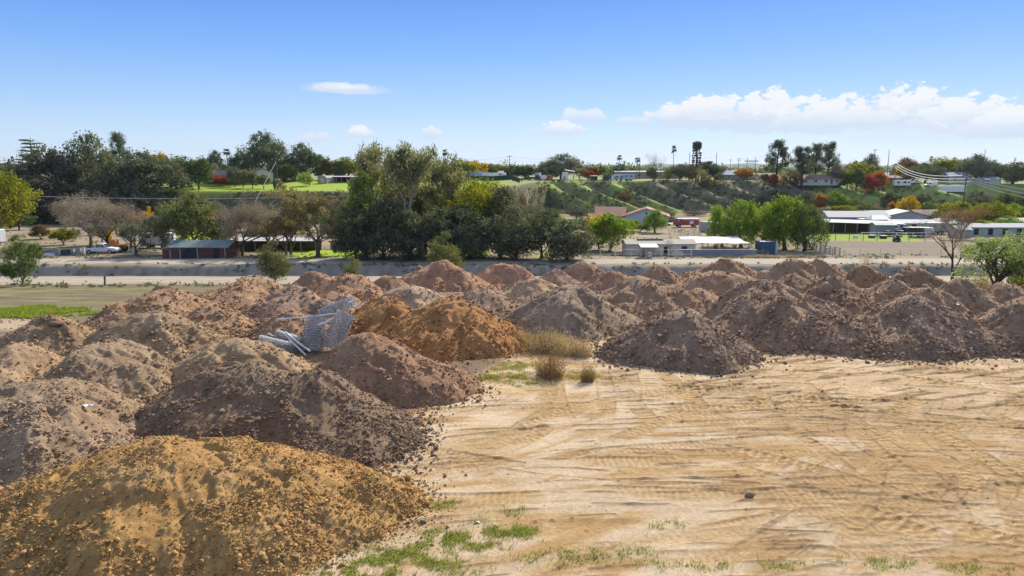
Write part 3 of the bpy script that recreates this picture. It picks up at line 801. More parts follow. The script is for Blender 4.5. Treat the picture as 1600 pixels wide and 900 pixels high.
def limbs(seed, h, spread, levels=3, n0=5, r0=.035, fork=.28, twig=0, lean=0.0, up=.55, kids=3):
    """trunk and limbs, unit tree; returns (G of wood, tips)"""
    rr = random.Random(seed); g = G(); tips = []
    def grow(p, d, L, r, lev):
        pts = [p]; q = p.copy(); dd = d.copy()
        ns = 4 if lev < 2 else 3
        for i in range(ns):
            k_ = .16 if lev else .06
            dd = (dd + Vector((rr.gauss(0, k_), rr.gauss(0, k_), rr.gauss(.04, .1) * (1 if lev else .3)))).normalized()
            q = q + dd * (L / ns); pts.append(q.copy())
        e = r * (.55 if lev < levels else .25)
        rads = [r + (e - r) * i / ns for i in range(ns + 1)]
        if lev == 0: rads[0] *= 1.5
        g.tube(pts, rads, 7 if lev == 0 else 5 if lev < 3 else 3, cap=False)
        if lev >= levels: tips.append(q); return
        kk = n0 if lev == 0 else kids
        for i in range(kk):
            a = 2 * math.pi * (i + rr.random() * .7) / kk
            side = Vector((math.cos(a), math.sin(a), 0))
            nd = (dd * (up if lev else up * .9) + side * spread * rr.uniform(.6, 1.15) + Vector((0, 0, .12))).normalized()
            st = pts[rr.randint(max(1, ns - 2), ns)] if i else pts[-1]
            grow(st, nd, L * rr.uniform(.55, .85) * (1.0 if lev else (1 - fork) / max(fork, .2) * .42 + .2), e * rr.uniform(.7, .95), lev + 1)
    grow(Vector((0, 0, -.02)), Vector((lean, 0, 1)).normalized(), h * fork, r0, 0)
    return g, tips

KINDS = {}
def kind(key, crown, trunk, bark, name, cat):
    """a tree prototype kept as mesh data; instances share it"""
    KINDS[key] = (crown, trunk, bark, name, cat)

def wood_mesh(g, name='trunk'):
    me = bpy.data.meshes.new(name); me.from_pydata(g.v, [], g.f)
    for p in me.polygons: p.use_smooth = True
    me.materials.append(None)
    return me

def fix(me, obj=True):
    if not me.materials: me.materials.append(None)
    return me

# broad dark oaks
for i in range(3):
    r_ = random.Random(40 + i)
    lob = [(0, 0, .52, .36, .36, .40)] + [(.33 * math.cos(a + i), .33 * math.sin(a + i), r_.uniform(.24, .62), r_.uniform(.19, .27), r_.uniform(.19, .27), r_.uniform(.18, .26)) for a in np.linspace(0, 5.6, 7)] + [(r_.uniform(-.12, .12), r_.uniform(-.1, .1), .80, .2, .2, .17)]
    g, _ = limbs(50 + i, 1, .75, 3, 5, .032, .24)
    kind('oak%d' % i, crown_mesh('crown', 60 + i, lob, 300, 12000, .017, .36), wood_mesh(g), BARK, 'oak_tree', 'tree')
# dense to-the-ground evergreen
for i in range(2):
    r_ = random.Random(90 + i)
    lob = [(r_.uniform(-.16, .16), r_.uniform(-.16, .16), z, .30 * k, .30 * k, .2) for z, k in ((.16, 1), (.3, 1.15), (.45, 1.15), (.6, 1), (.75, .8), (.88, .5))] + [(.3 * math.cos(a), .3 * math.sin(a), r_.uniform(.25, .6), .17, .17, .18) for a in (0, 1, 2, 3.2, 4.4, 5.4)]
    g, _ = limbs(95 + i, 1, .6, 3, 4, .028, .2)
    kind('dense%d' % i, crown_mesh('crown', 97 + i, lob, 330, 13000, .017, .4), wood_mesh(g), DARKBARK, 'evergreen_tree', 'tree')
# simple round-headed garden trees
for i in range(3):
    r_ = random.Random(140 + i)
    lob = [(0, 0, .56, .33, .33, .40)] + [(.22 * math.cos(a), .22 * math.sin(a), r_.uniform(.28, .8), .17, .17, .17) for a in (i, 1.2 + i, 2.5 + i, 3.8 + i, 5 + i)]
    g, _ = limbs(150 + i, 1, .6, 2, 5, .028, .28)
    kind('round%d' % i, crown_mesh('crown', 160 + i, lob, 130, 5200, .026, .38), wood_mesh(g), BARK, 'garden_tree', 'tree')
# weeping pepper trees: tall drooping curtains
for i in range(2):
    r_ = random.Random(190 + i)
    lob = [(r_.uniform(-.2, .2), r_.uniform(-.2, .2), z, .17, .17, .17) for z in (.5, .62, .72, .82, .86, .9)] + [(.30 * math.cos(a), .30 * math.sin(a), r_.uniform(.26, .7), .17, .17, .24) for a in np.linspace(0, 5.8, 11)]
    g, _ = limbs(195 + i, 1, .6, 3, 4, .04, .3)
    kind('pepper%d' % i, crown_mesh('crown', 198 + i, lob, 230, 13000, .019, .46, droop=.45, asp=.35), wood_mesh(g), BARK, 'pepper_tree', 'tree')
# tall airy eucalyptus
for i in range(2):
    r_ = random.Random(240 + i)
    g, tips = limbs(245 + i, 1, .55, 3, 4, .028, .36, up=1.0, kids=3)
    zt = max(t.z for t in tips)
    lob = [(t.x / zt * .95, t.y / zt * .95, min(.93, t.z / zt * .95), r_.uniform(.08, .13), r_.uniform(.08, .13), r_.uniform(.06, .10)) for t in tips]
    for k_, v in enumerate(g.v): g.v[k_] = tuple(c / zt * .95 for c in v)
    kind('euc%d' % i, crown_mesh('crown', 250 + i, lob, 170, 8000, .016, .8, droop=.35, shell=(.2, 1), asp=.35), wood_mesh(g), GREYBARK, 'eucalyptus_tree', 'tree')
# tall pines with tufted boughs
for i in range(3):
    r_ = random.Random(290 + i); g = G(); lob = []
    g.tube([(0, 0, -.02), (.01, 0, .4), (-.01, .01, .75), (0, 0, .98)], [.026, .019, .012, .004], 7)
    z = .22 if i != 1 else .34
    while z < .97:
        rad = (.30 * (1.05 - z) ** .6 + .03) * r_.uniform(.75, 1.15)
        for k_ in range(4):
            a = r_.uniform(0, 6.28); ex = Vector((math.cos(a) * rad, math.sin(a) * rad, z + rad * .35))
            g.tube([(0, 0, z), ex * .5 + Vector((0, 0, z * .5)), ex], [.009, .006, .002], 4, cap=False)
            lob.append((ex.x, ex.y, ex.z, .06, .06, .05)); lob.append((ex.x * .55, ex.y * .55, z + rad * .2, .055, .055, .045))
        z += r_.uniform(.045, .085)
    kind('pine%d' % i, crown_mesh('crown', 300 + i, lob, 260, 9500, .018, 1.25, shell=(0, 1), asp=.28, up=.8), wood_mesh(g), DARKBARK, 'pine_tree', 'tree')
# a layered conifer with bare gaps
g = G(); lob = []; r_ = random.Random(333)
g.tube([(0, 0, -.02), (.02, 0, .5), (0, 0, 1)], [.02, .013, .003], 6)
for z in (.38, .5, .6, .7, .78, .86, .93):
    for k_ in range(5):
        a = r_.uniform(0, 6.28); rad = .24 * (1.15 - z) ** .7 * r_.uniform(.7, 1.2)
        g.tube([(0, 0, z - .03), (math.cos(a) * rad, math.sin(a) * rad, z)], [.006, .002], 4, cap=False)
        for q in (.45, .75, 1): lob.append((math.cos(a) * rad * q, math.sin(a) * rad * q, z, .05, .05, .016))
kind('cedar', crown_mesh('crown', 335, lob, 150, 3000, .016, 1.1, shell=(0, 1), asp=.3, flat=.4), wood_mesh(g), DARKBARK, 'cedar_tree', 'tree')
# leafless trees: many fine twigs
for i in range(3):
    g, tips = limbs(400 + i, 1, .75, 4, 5, .03, .22, up=.7, kids=3)
    zt = max(t.z for t in tips); 
    for k_, v in enumerate(g.v): g.v[k_] = tuple(c / zt * .97 for c in v)
    r = np.random.default_rng(410 + i); T_ = np.array([[c / zt * .97 for c in t] for t in tips])
    n = 8200; ci = r.integers(0, len(T_), n); P = T_[ci] + r.normal(0, .045, (n, 3))
    V, F, cc = leaves(P, r.normal(size=(n, 3)), .026, r, .09, np.clip(.5 + r.normal(0, .2, len(T_)), 0, 1)[ci], .3)
    n2_ = 3400; ci = r.integers(0, len(T_), n2_); P = T_[ci] + r.normal(0, .05, (n2_, 3))
    V2, F2, c2 = leaves(P, r.normal(size=(n2_, 3)), .011, r, .6, .5)
    kind('bare%d' % i, npmesh('twigs', np.concatenate([V, V2]), [np.concatenate([F, F2 + len(V)])], None, np.concatenate([cc, c2]), False, link=False), wood_mesh(g), BARK, 'bare_tree', 'tree')
# one whose twigs show clearly against what is behind
g, tips = limbs(431, 1, .62, 4, 4, .026, .3, up=.75, kids=3)
zt = max(t.z for t in tips)
for k_, v in enumerate(g.v): g.v[k_] = tuple(c / zt * .97 for c in v)
r = np.random.default_rng(432); T_ = np.array([[c / zt * .97 for c in t] for t in tips]); n = 2600
ci = r.integers(0, len(T_), n); V, F, cc = leaves(T_[ci] + r.normal(0, .05, (n, 3)), r.normal(size=(n, 3)), .022, r, .08, .45, .3)
kind('bare3', npmesh('twigs', V, [F], None, cc, False, link=False), wood_mesh(g), DARKBARK, 'bare_tree', 'tree')
# half-bare trees: limbs show through thin foliage
for i in range(2):
    g, tips = limbs(440 + i, 1, .8, 4, 5, .03, .2, up=.75, kids=3)
    zt = max(t.z for t in tips)
    for k_, v in enumerate(g.v): g.v[k_] = tuple(c / zt * .96 for c in v)
    lob = [(t.x / zt * .96, t.y / zt * .96, t.z / zt * .96, .05, .05, .045) for t in tips]
    kind('thin%d' % i, crown_mesh('crown', 445 + i, lob, 380, 11500, .014, 1.1, shell=(0, 1), asp=.4), wood_mesh(g), BARK, 'thin_tree', 'tree')
# young trees with upright leafy heads
for i in range(3):
    r_ = random.Random(470 + i)
    lob = [(r_.uniform(-.1, .1), r_.uniform(-.1, .1), z, .24 * k, .24 * k, .15) for z, k in ((.2, .75), (.32, 1.1), (.45, 1.3), (.6, 1.25), (.74, 1.0), (.88, .6))] + [(.22 * math.cos(a), .22 * math.sin(a), r_.uniform(.22, .7), .13, .13, .15) for a in (0, 1.3, 2.6, 3.9, 5.2)]
    g, _ = limbs(475 + i, 1, .4, 3, 4, .03, .16, up=.9)
    kind('young%d' % i, crown_mesh('crown', 480 + i, lob, 220, 8500, .018, .42, asp=.35, up=.7), wood_mesh(g), GREYBARK, 'young_tree', 'tree')
# open leafy shrubs, many stems from the ground
for i in range(2):
    g, tips = limbs(485 + i, 1, .9, 3, 9, .018, .1, up=.9, kids=4)
    zt = max(t.z for t in tips)
    for k_, v in enumerate(g.v): g.v[k_] = tuple(c / zt * .95 for c in v)
    r_ = random.Random(488 + i)
    lob = [(t.x / zt * .95, t.y / zt * .95, t.z / zt * .93, .1, .1, .09) for t in tips] + [(r_.uniform(-.45, .45), r_.uniform(-.3, .3), r_.uniform(.12, .6), .16, .16, .14) for _ in range(22)]
    kind('leafy%d' % i, crown_mesh('crown', 490 + i, lob, 240, 4600, .021, .8, shell=(.2, 1), asp=.4), wood_mesh(g, 'stem'), BARK, 'green_shrub', 'shrub')
# shrubs
for i in range(3):
    r_ = random.Random(500 + i)
    lob = [(0, 0, .45, .45, .45, .42)] + [(.4 * math.cos(a), .4 * math.sin(a), r_.uniform(.25, .6), .26, .26, .28) for a in (i, 1.5 + i, 3 + i, 4.6 + i)]
    g, _ = limbs(505 + i, 1, .9, 2, 6, .02, .15)
    kind('shrub%d' % i, crown_mesh('crown', 510 + i, lob, 90, 2200, .038, .42), wood_mesh(g, 'stem'), BARK, 'shrub', 'shrub')
# dry weed tussocks: upright stalks and seed heads
for i in range(3):
    r = np.random.default_rng(540 + i); n = 3600
    a = r.uniform(0, 6.28, n); rd = r.random(n) ** .6 * .42; hh = r.uniform(.25, 1.0, n) * (1 - .6 * (rd / .5) ** 2)
    base = np.stack([np.cos(a) * rd, np.sin(a) * rd, 0 * a], 1)
    top = base * 1.35 + np.stack([r.normal(0, .07, n), r.normal(0, .07, n), hh], 1)
    t = r.random(n)[:, None]; P = base * (1 - t) + top * t
    V, F, cc = leaves(P, r.normal(size=(n, 3)), .045, r, .13, np.clip(.3 + .5 * t[:, 0], 0, 1), 1.6)
    g = G(); rr = random.Random(i)
    for k_ in range(26):
        q = rr.randint(0, n - 1); g.tube([tuple(base[q]), tuple(top[q])], [.008, .003], 3, cap=False)
    kind('weed%d' % i, npmesh('stalks', V, [F], None, cc, False, link=False), wood_mesh(g, 'stem'), BARK, 'dry_weed', 'weed')
# fan palms
for i in range(2):
    g = G(); r_ = random.Random(570 + i)
    g.tube([(0, 0, -.02), (.012, 0, .4), (-.006, 0, .86)], [.022, .014, .012], 7)
    r = np.random.default_rng(575 + i); Q = []
    for k_ in range(38):
        a = r_.uniform(0, 6.28); e = r_.uniform(-.9, 1.2); L = r_.uniform(.10, .15)
        d = np.array([math.cos(a) * math.cos(e), math.sin(a) * math.cos(e), math.sin(e)]); s = np.array([-math.sin(a), math.cos(a), 0]); u = np.cross(s, d)
        c0 = np.array([0, 0, .87]) + d * L * .35
        for w_ in np.linspace(-.9, .9, 7):
            dd = d * math.cos(w_) + s * math.sin(w_); b = u * .0 + np.cross(dd, np.array([.3, .2, .9])); b /= np.linalg.norm(b)
            tip = c0 + dd * L * .75 + np.array([0, 0, -.022]); mid = c0 + dd * L * .4
            Q.append([c0, mid + b * .009, tip, mid - b * .009])
    V = np.array(Q).reshape(-1, 3); F = np.arange(len(V)).reshape(-1, 4)
    cc = np.repeat(np.clip(r.normal(.5, .25, len(F)), 0, 1), 4)[:, None] * np.ones(3)
    kind('palm%d' % i, npmesh('fronds', V, [F], None, cc, False, link=False), wood_mesh(g), GREYBARK, 'fan_palm', 'palm tree')
# feather palms, short
g = G(); g.tube([(0, 0, -.02), (.02, 0, .5)], [.06, .045], 7); Q = []; r_ = random.Random(590)
for k_ in range(34):
    a = r_.uniform(0, 6.28); e = r_.uniform(.1, 1.3); p = np.array([0, 0, .5]); v = np.array([math.cos(a) * math.cos(e), math.sin(a) * math.cos(e), math.sin(e)])
    for q in range(9):
        p2 = p + v * .065; sd_ = np.cross(v, [0, 0, 1]); sd_ /= np.linalg.norm(sd_) + 1e-9
        for sg in (-1, 1):
            tip = p + sd_ * sg * .09 + v * .05 - np.array([0, 0, .035]); Q.append([p, (p + tip) / 2 + v * .012, tip, (p + tip) / 2 - v * .012])
        p = p2; v = v + np.array([0, 0, -.13]); v /= np.linalg.norm(v)
V = np.array(Q).reshape(-1, 3); F = np.arange(len(V)).reshape(-1, 4); r = np.random.default_rng(1)
kind('feather', npmesh('fronds', V, [F], None, np.repeat(np.clip(r.normal(.5, .25, len(F)), 0, 1), 4)[:, None] * np.ones(3), False, link=False), wood_mesh(g), BARK, 'feather_palm', 'palm tree')

CWID = {}
def crown_width(key):
    if key not in CWID:
        me = KINDS[key][0]; a = np.empty(len(me.vertices) * 3, np.float32); me.vertices.foreach_get('co', a); a = a.reshape(-1, 3)
        CWID[key] = (float(np.percentile(np.hypot(a[:, 0], a[:, 1]), 97)) * 2, float(np.percentile(a[:, 2], 99.5)))
    return CWID[key]

TREES = []
def tree(key, leaf, px, Y, top, wpx, label, group=None, name=None, cat=None, rz=None, sink=0.0, bark=None):
    """px: column of the trunk, Y: distance, top: row of the tree's top, wpx: crown width in px"""
    crown, trunk, bk, nm, ct = KINDS[key]
    x, y, z = at(px, Y); z -= sink
    h = max(.3, z_at(px, top, Y) - z)
    cw, ch = crown_width(key)
    sz = h / ch; sx = wpx * mpp(Y, z + h * .6) / cw * (1.0 if key[:3] in ('pal', 'wee', 'lea', 'you', 'euc') or wpx < 12 else 1.16 if key[:3] == 'pep' else 1.18)
    t = thing(name or nm, label, cat or ct, (x, y, z), rnd.uniform(0, 6.28) if rz is None else rz, group)
    t.scale = (sx, sx, sz)
    for me, m_, pn in ((trunk, bark or bk, trunk.name.split('.')[0]), (crown, LEAF[leaf], crown.name.split('.')[0])):
        fix(me)
        o = bpy.data.objects.new(pn, me); COL.objects.link(o); o.parent = t
        o.material_slots[0].link = 'OBJECT'; o.material_slots[0].material = m_
    TREES.append(t)
    return t
T = tree
WASH = 'young trees along the wash'
T('young0', 'green', 35, 68.5, 368, 66, 'bushy young tree standing alone at the left edge of the ploughed field', WASH)
T('young1', 'olive', 431, 69, 377, 54, 'bushy young tree with pale upper leaves rising behind the brown mounds, left of the smallest', WASH)
T('young2', 'olive', 551, 69.5, 402, 30, 'smallest young tree behind the mounds, in front of the shaded bank', WASH)
T('young1', 'olive', 697, 73, 364, 56, 'yellow-edged young tree right behind the tallest red-brown mound, before the dark oaks', WASH)
# left: valley floor trees
T('oak1', 'lime', 2, 150, 262, 92, 'tall yellow-green tree cut by the left edge of the photo')
T('oak0', 'brown', 88, 231, 234, 125, 'wide brownish oak on the left bluff below the layered conifer', 'big oaks on the left bluff')
T('oak2', 'oak', 143, 236, 211, 82, 'tallest domed dark oak on the left bluff', 'big oaks on the left bluff')
T('oak1', 'oak', 178, 229, 255, 72, 'grey-green oak leaning out left of the small sunny slope', 'big oaks on the left bluff')
T('dense0', 'brown', 60, 222, 275, 80, 'dense brown-green evergreen at the foot of the left bluff', 'evergreens on the left bluff')
T('dense1', 'brown', 118, 224, 290, 85, 'dark brownish evergreen behind the left end of the white rail fence', 'evergreens on the left bluff')
T('oak0', 'oak', 232, 236, 238, 105, 'broad grey-green oak spilling over the bluff right of the small sunny slope', 'big oaks on the left bluff')
T('dense0', 'oak', 222, 228, 285, 70, 'dark evergreen at the base of the broad grey-green oak', 'evergreens on the left bluff')
T('cedar', 'pine', 55, 285, 218, 42, 'layered conifer with bare gaps beside a utility pole on the left skyline')
T('pine0', 'pine', 190, 280, 207, 30, 'slim conical pine alone on the left skyline')
T('round0', 'yellow', 250, 262, 240, 30, 'small yellow-topped tree peeping over the broad grey-green oak')
T('round1', 'green', 284, 262, 246, 62, 'green round-headed tree right of the broad grey-green oak')
T('round2', 'olive', 268, 266, 252, 36, 'olive round-headed tree between the yellow-topped tree and the green one')
T('round0', 'green', 311, 256, 248, 38, 'lone round tree with a clear trunk on the upper lawn')
T('round2', 'rust', 300, 285, 262, 22, 'rusty small tree behind the lone lawn tree')
T('round1', 'red', 343, 270, 275, 20, 'low crimson bush-like tree in front of the brown-roofed house')
T('round2', 'sage', 367, 268, 261, 22, 'grey-green round tree at the right end of the brown-roofed house')
T('round0', 'olive', 380, 262, 266, 18, 'olive tree in the row on the lawn, nearest the brown-roofed house', 'small olives in a row on the lawn')
T('round1', 'olive', 395, 260, 267, 18, 'olive tree in the middle of the row on the lawn', 'small olives in a row on the lawn')
T('round2', 'olive', 412, 257, 273, 18, 'olive tree at the right end of the row, below the cream gable', 'small olives in a row on the lawn')
T('oak2', 'pine', 338, 300, 236, 30, 'dark round tree rising behind the brown-roofed house')
T('palm0', 'pine', 357, 305, 232, 16, 'small fan palm behind the brown-roofed house, left of all other palms')
T('oak0', 'pine', 380, 300, 238, 42, 'dark spreading tree behind the gap between the two left houses')
T('dense1', 'grey', 338, 290, 256, 26, 'greyish bare-looking shrubby tree just above the brown roof', name='bare_tree')
T('oak1', 'pine', 420, 296, 208, 66, 'huge dark rounded pine tree behind the cream-gabled house')
T('dense0', 'green', 446, 290, 250, 42, 'dark green tree filling the foot of the huge rounded pine')
T('oak2', 'pine', 474, 300, 225, 50, 'tall dark open-crowned tree right of the huge rounded pine')
T('round1', 'olive', 501, 305, 244, 28, 'olive-yellow round tree left of the tan arched shed', 'round trees behind the carport')
T('round0', 'rust', 517, 305, 250, 22, 'brownish small tree directly behind the tan arched shed', 'round trees behind the carport')
T('round2', 'lime', 543, 302, 246, 36, 'yellow-green round tree behind the long carport', 'round trees behind the carport')
T('dense1', 'pine', 529, 298, 256, 18, 'dark cypress-like tree between brownish and yellow-green trees behind the carport')
T('shrub0', 'bright', 478, 270, 270, 24, 'bright green ball-shaped bush on the lawn left of the tan shed')
# left valley: bare trees, oaks
T('bare0', 'grey', 142, 136, 302, 92, 'leafless grey tree with a rounded head, behind the white pickup', 'leafless trees left of the red barn')
T('bare1', 'grey', 168, 126, 306, 96, 'leafless grey-brown tree with two dark limbs right at the white pickup', 'leafless trees left of the red barn', bark=DARKBARK)
T('bare2', 'pink', 205, 131, 322, 70, 'leafless pinkish-brown tree between the pickup and the yellow poplar', 'leafless trees left of the red barn')
T('round1', 'yellow', 160, 140, 335, 30, 'yellow-leaved small tree glowing through the leafless trees behind the pickup')
T('young0', 'yellow', 233, 140, 324, 34, 'golden poplar-like tree right of the leafless trees', name='poplar_tree', bark=BARK)
T('thin0', 'sage', 213, 117, 343, 84, 'low grey-green olive with leaning stems left of the red barn')
T('round0', 'rust', 64, 158, 352, 26, 'small rust-red tree on the tan field below the white rail fence')
T('round2', 'lime', 100, 140, 357, 32, 'small yellow-green tree with a shadow on the tan field below the white rail fence')
T('shrub1', 'sage', 117, 150, 355, 14, 'grey-green shrub right of the small yellow-green field tree')
T('oak0', 'olive', 303, 121, 302, 86, 'spreading olive-grey oak arching over the red barn')
T('thin1', 'olive', 288, 128, 296, 60, 'taller thin yellow-olive tree behind the spreading oak of the red barn')
T('round1', 'lime', 290, 160, 352, 26, 'yellow-green bush-like tree seen under the spreading oak by the barn')
T('bare1', 'grey', 379, 117, 312, 92, 'leafless grey-purple tree right behind the right end of the red barn')
T('bare0', 'pink', 424, 119, 322, 88, 'leafless pinkish tree mass between the grey-purple one and the tan tree', bark=BARK)
T('dense0', 'sage', 410, 150, 318, 50, 'grey sage evergreen on the slope behind the leafless pink tree')
T('thin0', 'tan', 497, 113, 287, 118, 'wide tan half-bare tree on the small bright lawn by the bank', bark=BARK)
T('thin1', 'pink', 455, 118, 315, 66, 'pinkish thin tree left of the wide tan tree')
T('thin1', 'tan', 447, 116, 318, 70, 'tan thin tree filling in between the leafless pink tree and the wide tan tree', bark=BARK)
T('thin0', 'pink', 352, 124, 322, 74, 'pinkish half-bare tree behind the right half of the red barn', bark=BARK)
T('thin1', 'sage', 255, 130, 322, 60, 'grey-green thin tree between the golden poplar and the red barn')
T('oak2', 'sage', 333, 150, 316, 60, 'grey-green rounded tree on the slope foot behind the red barn')
# the tall group in the middle
T('euc0', 'euc', 640, 112, 226, 128, 'tallest eucalyptus with a white forked trunk in the middle of the photo')
T('euc1', 'euc', 583, 125, 228, 58, 'slender open eucalyptus just left of the tallest one')
T('euc1', 'euc', 690, 122, 244, 84, 'eucalyptus with loose grey foliage right of the tallest one')
T('euc0', 'olive', 612, 120, 262, 80, 'lower eucalyptus thickening the left side of the tallest one')
T('thin0', 'olive', 665, 119, 280, 96, 'olive half-open tree under the eucalyptus crowns')
T('pepper0', 'lime', 722, 118, 283, 118, 'yellow-olive drooping tree above the dark oaks of the middle')
T('pepper1', 'olive', 655, 116, 300, 90, 'drooping olive tree in front of the eucalyptus trunks')
T('dense1', 'green', 573, 113, 272, 62, 'dark green glossy evergreen left below the eucalyptus')
DK = 'dark oaks along the wash bank'
T('dense0', 'oak', 556, 109.5, 322, 62, 'dark oak at the left end of the dark row along the bank', DK)
T('oak1', 'oak', 598, 110, 310, 80, 'dark oak second from the left in the row along the bank', DK)
T('dense1', 'oak', 640, 109, 330, 76, 'low dense dark oak under the white eucalyptus trunk', DK)
T('oak0', 'oak', 688, 110, 325, 84, 'dark spreading oak behind the yellow-edged young tree', DK)
T('dense0', 'oak', 735, 111, 322, 78, 'dark oak right of the yellow-edged young tree', DK)
T('oak2', 'oak', 782, 116, 295, 80, 'tallest dark oak of the row, left of the rocky bluff corner', DK)
T('dense1', 'oak', 806, 110, 324, 74, 'dense dark oak below the rocky bluff corner', DK)
T('oak1', 'oak', 846, 112, 328, 78, 'rounded dark oak second from the right end of the row', DK)
T('dense0', 'oak', 886, 108.5, 344, 74, 'rounded dark oak at the right end of the row along the bank', DK)
T('oak0', 'sage', 752, 140, 300, 60, 'grey-green oak on the slope above the dark row')
T('oak2', 'sage', 838, 190, 322, 66, 'grey-green brushy oak at the foot of the green spurs')
T('dense1', 'sage', 795, 200, 312, 60, 'grey brushy evergreen under the rocky bluff corner')
# bluff-top skyline, middle
PALM = 'fan palms on the skyline'
T('palm0', 'pine', 696, 330, 233, 11, 'fan palm with a shaggy head right of the tallest eucalyptus', PALM)
T('palm1', 'pine', 1051, 350, 227, 10, 'tall slim fan palm left of the tree-shaped cell tower', PALM)
T('palm0', 'pine', 967, 355, 242, 11, 'fan palm above the long beige building, nearest its left end', PALM)
T('palm1', 'pine', 995, 352, 246, 11, 'fan palm beside a thin pole above the long beige building', PALM)
T('palm1', 'pine', 910, 480, 251, 6, 'tiny distant fan palm right of the big grey-green bluff-top tree', PALM)
T('palm0', 'pine', 835, 500, 256, 5, 'tiny distant fan palm left of the big grey-green bluff-top tree', PALM)
T('palm1', 'pine', 1452, 480, 244, 8, 'distant fan palm above the dark trees behind the white semi-trailer', PALM)
T('round1', 'yellow', 742, 322, 252, 34, 'golden tree left of the pale blue container')
T('round2', 'lime', 720, 310, 250, 40, 'yellow-green tree between the eucalyptus and the golden tree')
T('round0', 'orange', 741, 360, 262, 30, 'orange-yellow round tree behind the pale blue container')
T('dense0', 'pine', 717, 345, 264, 9, 'small dark conifer beside the pole left of the pale blue container')
T('round2', 'green', 764, 345, 257, 26, 'green round tree right of the orange-yellow one behind the container')
for px, k, lf, top, w, lb in ((785, 'round0', 'lime', 258, 22, 'yellow-green tree right behind the green mesh fence, near its right end'), (800, 'oak1', 'pine', 258, 30, 'dark tree behind the right end of the green mesh fence'),
                              (822, 'round1', 'green', 258, 26, 'green tree behind the dark trucks on the bluff edge'), (843, 'oak0', 'pine', 262, 20, 'dark low tree just left of the big grey-green bluff-top tree')):
    T(k, lf, px, 355, top, w, lb)
T('oak2', 'sage', 876, 345, 241, 58, 'big grey-green domed tree on the bluff top')
T('oak0', 'pine', 862, 350, 252, 40, 'darker tree merging with the left of the big grey-green domed tree')
T('thin0', 'tan', 905, 335, 262, 30, 'pale thin tree right of the big grey-green domed tree')
T('round1', 'rust', 918, 340, 260, 26, 'rusty orange tree left of the red one on the bluff top')
T('round0', 'red', 921, 328, 267, 14, 'dark red small tree beside the green-topped stall on the bluff')
T('round2', 'orange', 931, 342, 261, 18, 'orange tree right of the dark red one on the bluff top')
T('thin1', 'green', 943, 340, 256, 24, 'airy green tree above the dark tarp heap on the bluff')
T('shrub0', 'green', 950, 326, 270, 20, 'round green bush at the dark tarp heap on the bluff edge')
for px, top, lb in ((954, 260, 'thin dark cypress left of its twin above the long beige building'), (958, 258, 'thin dark cypress right of its twin above the long beige building')):
    T('dense1', 'pine', px, 360, top, 3.4, lb, name='cypress_tree')
T('oak1', 'pine', 967, 375, 256, 22, 'dark tree behind the foot of the palm at the long beige building')
T('round2', 'green', 985, 390, 263, 26, 'low green tree between the two palms above the beige building')
T('oak2', 'pine', 1019, 322, 262, 18, 'ivy-covered dead snag on the bluff edge with bare top branches', name='ivy_snag')
T('bare3', 'grey', 1022, 322.5, 238, 34, 'bare dead branches rising out of the ivy-covered snag', name='dead_tree')
T('oak0', 'sage', 1062, 335, 257, 42, 'grey-green tree group between the slim palm and the cell tower')
T('oak1', 'tan', 1077, 332, 258, 34, 'olive-tan tree right at the foot of the cell tower')
T('shrub1', 'lime', 1043, 330, 270, 12, 'small yellow-green bush at the foot of the slim palm')
T('round0', 'orange', 1081, 326, 275, 7, 'tiny orange bush beside the cell tower foot')
T('pine2', 'green', 1103, 345, 252, 34, 'green tree just right of the cell tower')
T('oak2', 'pine', 1116, 342, 256, 26, 'dark tree second to the right of the cell tower')
T('shrub2', 'tan', 1100, 318, 267, 22, 'yellowish flat-topped bush on a dark stem over the bluff edge')
T('shrub0', 'oak', 1101, 317, 281, 20, 'dark ivy bush hanging over the bluff edge below the yellowish one')
T('round1', 'rust', 1128, 345, 261, 24, 'rust-red tree left of the blue-grey roofed house on the bluff')
T('shrub1', 'oak', 1124, 325, 270, 16, 'dark round bush on the bluff edge left of the orange tree')
T('round2', 'orange', 1162, 328, 263, 26, 'orange dome-shaped tree on the bluff edge right of the blue-grey roofed house')
T('round0', 'rust', 1194, 326, 272, 12, 'rusty bush at the left foot of the tall dark pine on the bluff')
T('round2', 'green', 1188, 345, 268, 10, 'small green tree between the H-frame poles and the tall dark pine')
T('pine2', 'pine', 1213, 325, 219, 36, 'tall dark pine with dense tufts, leftmost of the four by the long ranch house')
T('pine1', 'pine', 1252, 320, 229, 38, 'leaning bare-trunked pine in front of the long ranch house')
T('pine0', 'pine', 1273, 335, 224, 26, 'dark pine right of the leaning one, behind the ranch house')
T('pine2', 'pine', 1293, 335, 222, 32, 'tall pine at the right end of the long ranch house')
T('oak1', 'grey', 1309, 325, 258, 28, 'greyish bare-looking tree at the right corner of the long ranch house')
T('shrub2', 'rust', 1235, 322, 268, 32, 'wide brown bush left of the long ranch house')
T('round0', 'red', 1209, 322, 272, 14, 'dark red small tree under the leftmost tall dark pine')
T('round1', 'lime', 1323, 322, 266, 24, 'yellow-green small tree right of the long ranch house')
T('oak0', 'green', 1337, 318, 262, 28, 'dark green tree left of the crimson tree on the right bluff')
T('round1', 'lime', 1343, 345, 254, 34, 'broad yellow-green tree behind the dark green one on the right bluff')
T('round2', 'red', 1357, 318, 272, 24, 'crimson round tree on the right bluff edge')
T('round0', 'orange', 1373, 320, 268, 24, 'golden orange tree touching the crimson tree on the right bluff')
T('oak2', 'sage', 1360, 390, 241, 30, 'grey rounded tree beside the tall T-shaped pole')
T('oak1', 'pine', 1334, 380, 252, 30, 'dark low tree left of the grey rounded one by the T-shaped pole')
T('oak0', 'rust', 1415, 370, 247, 38, 'reddish-brown bare tree left of the dark trees on the right skyline')
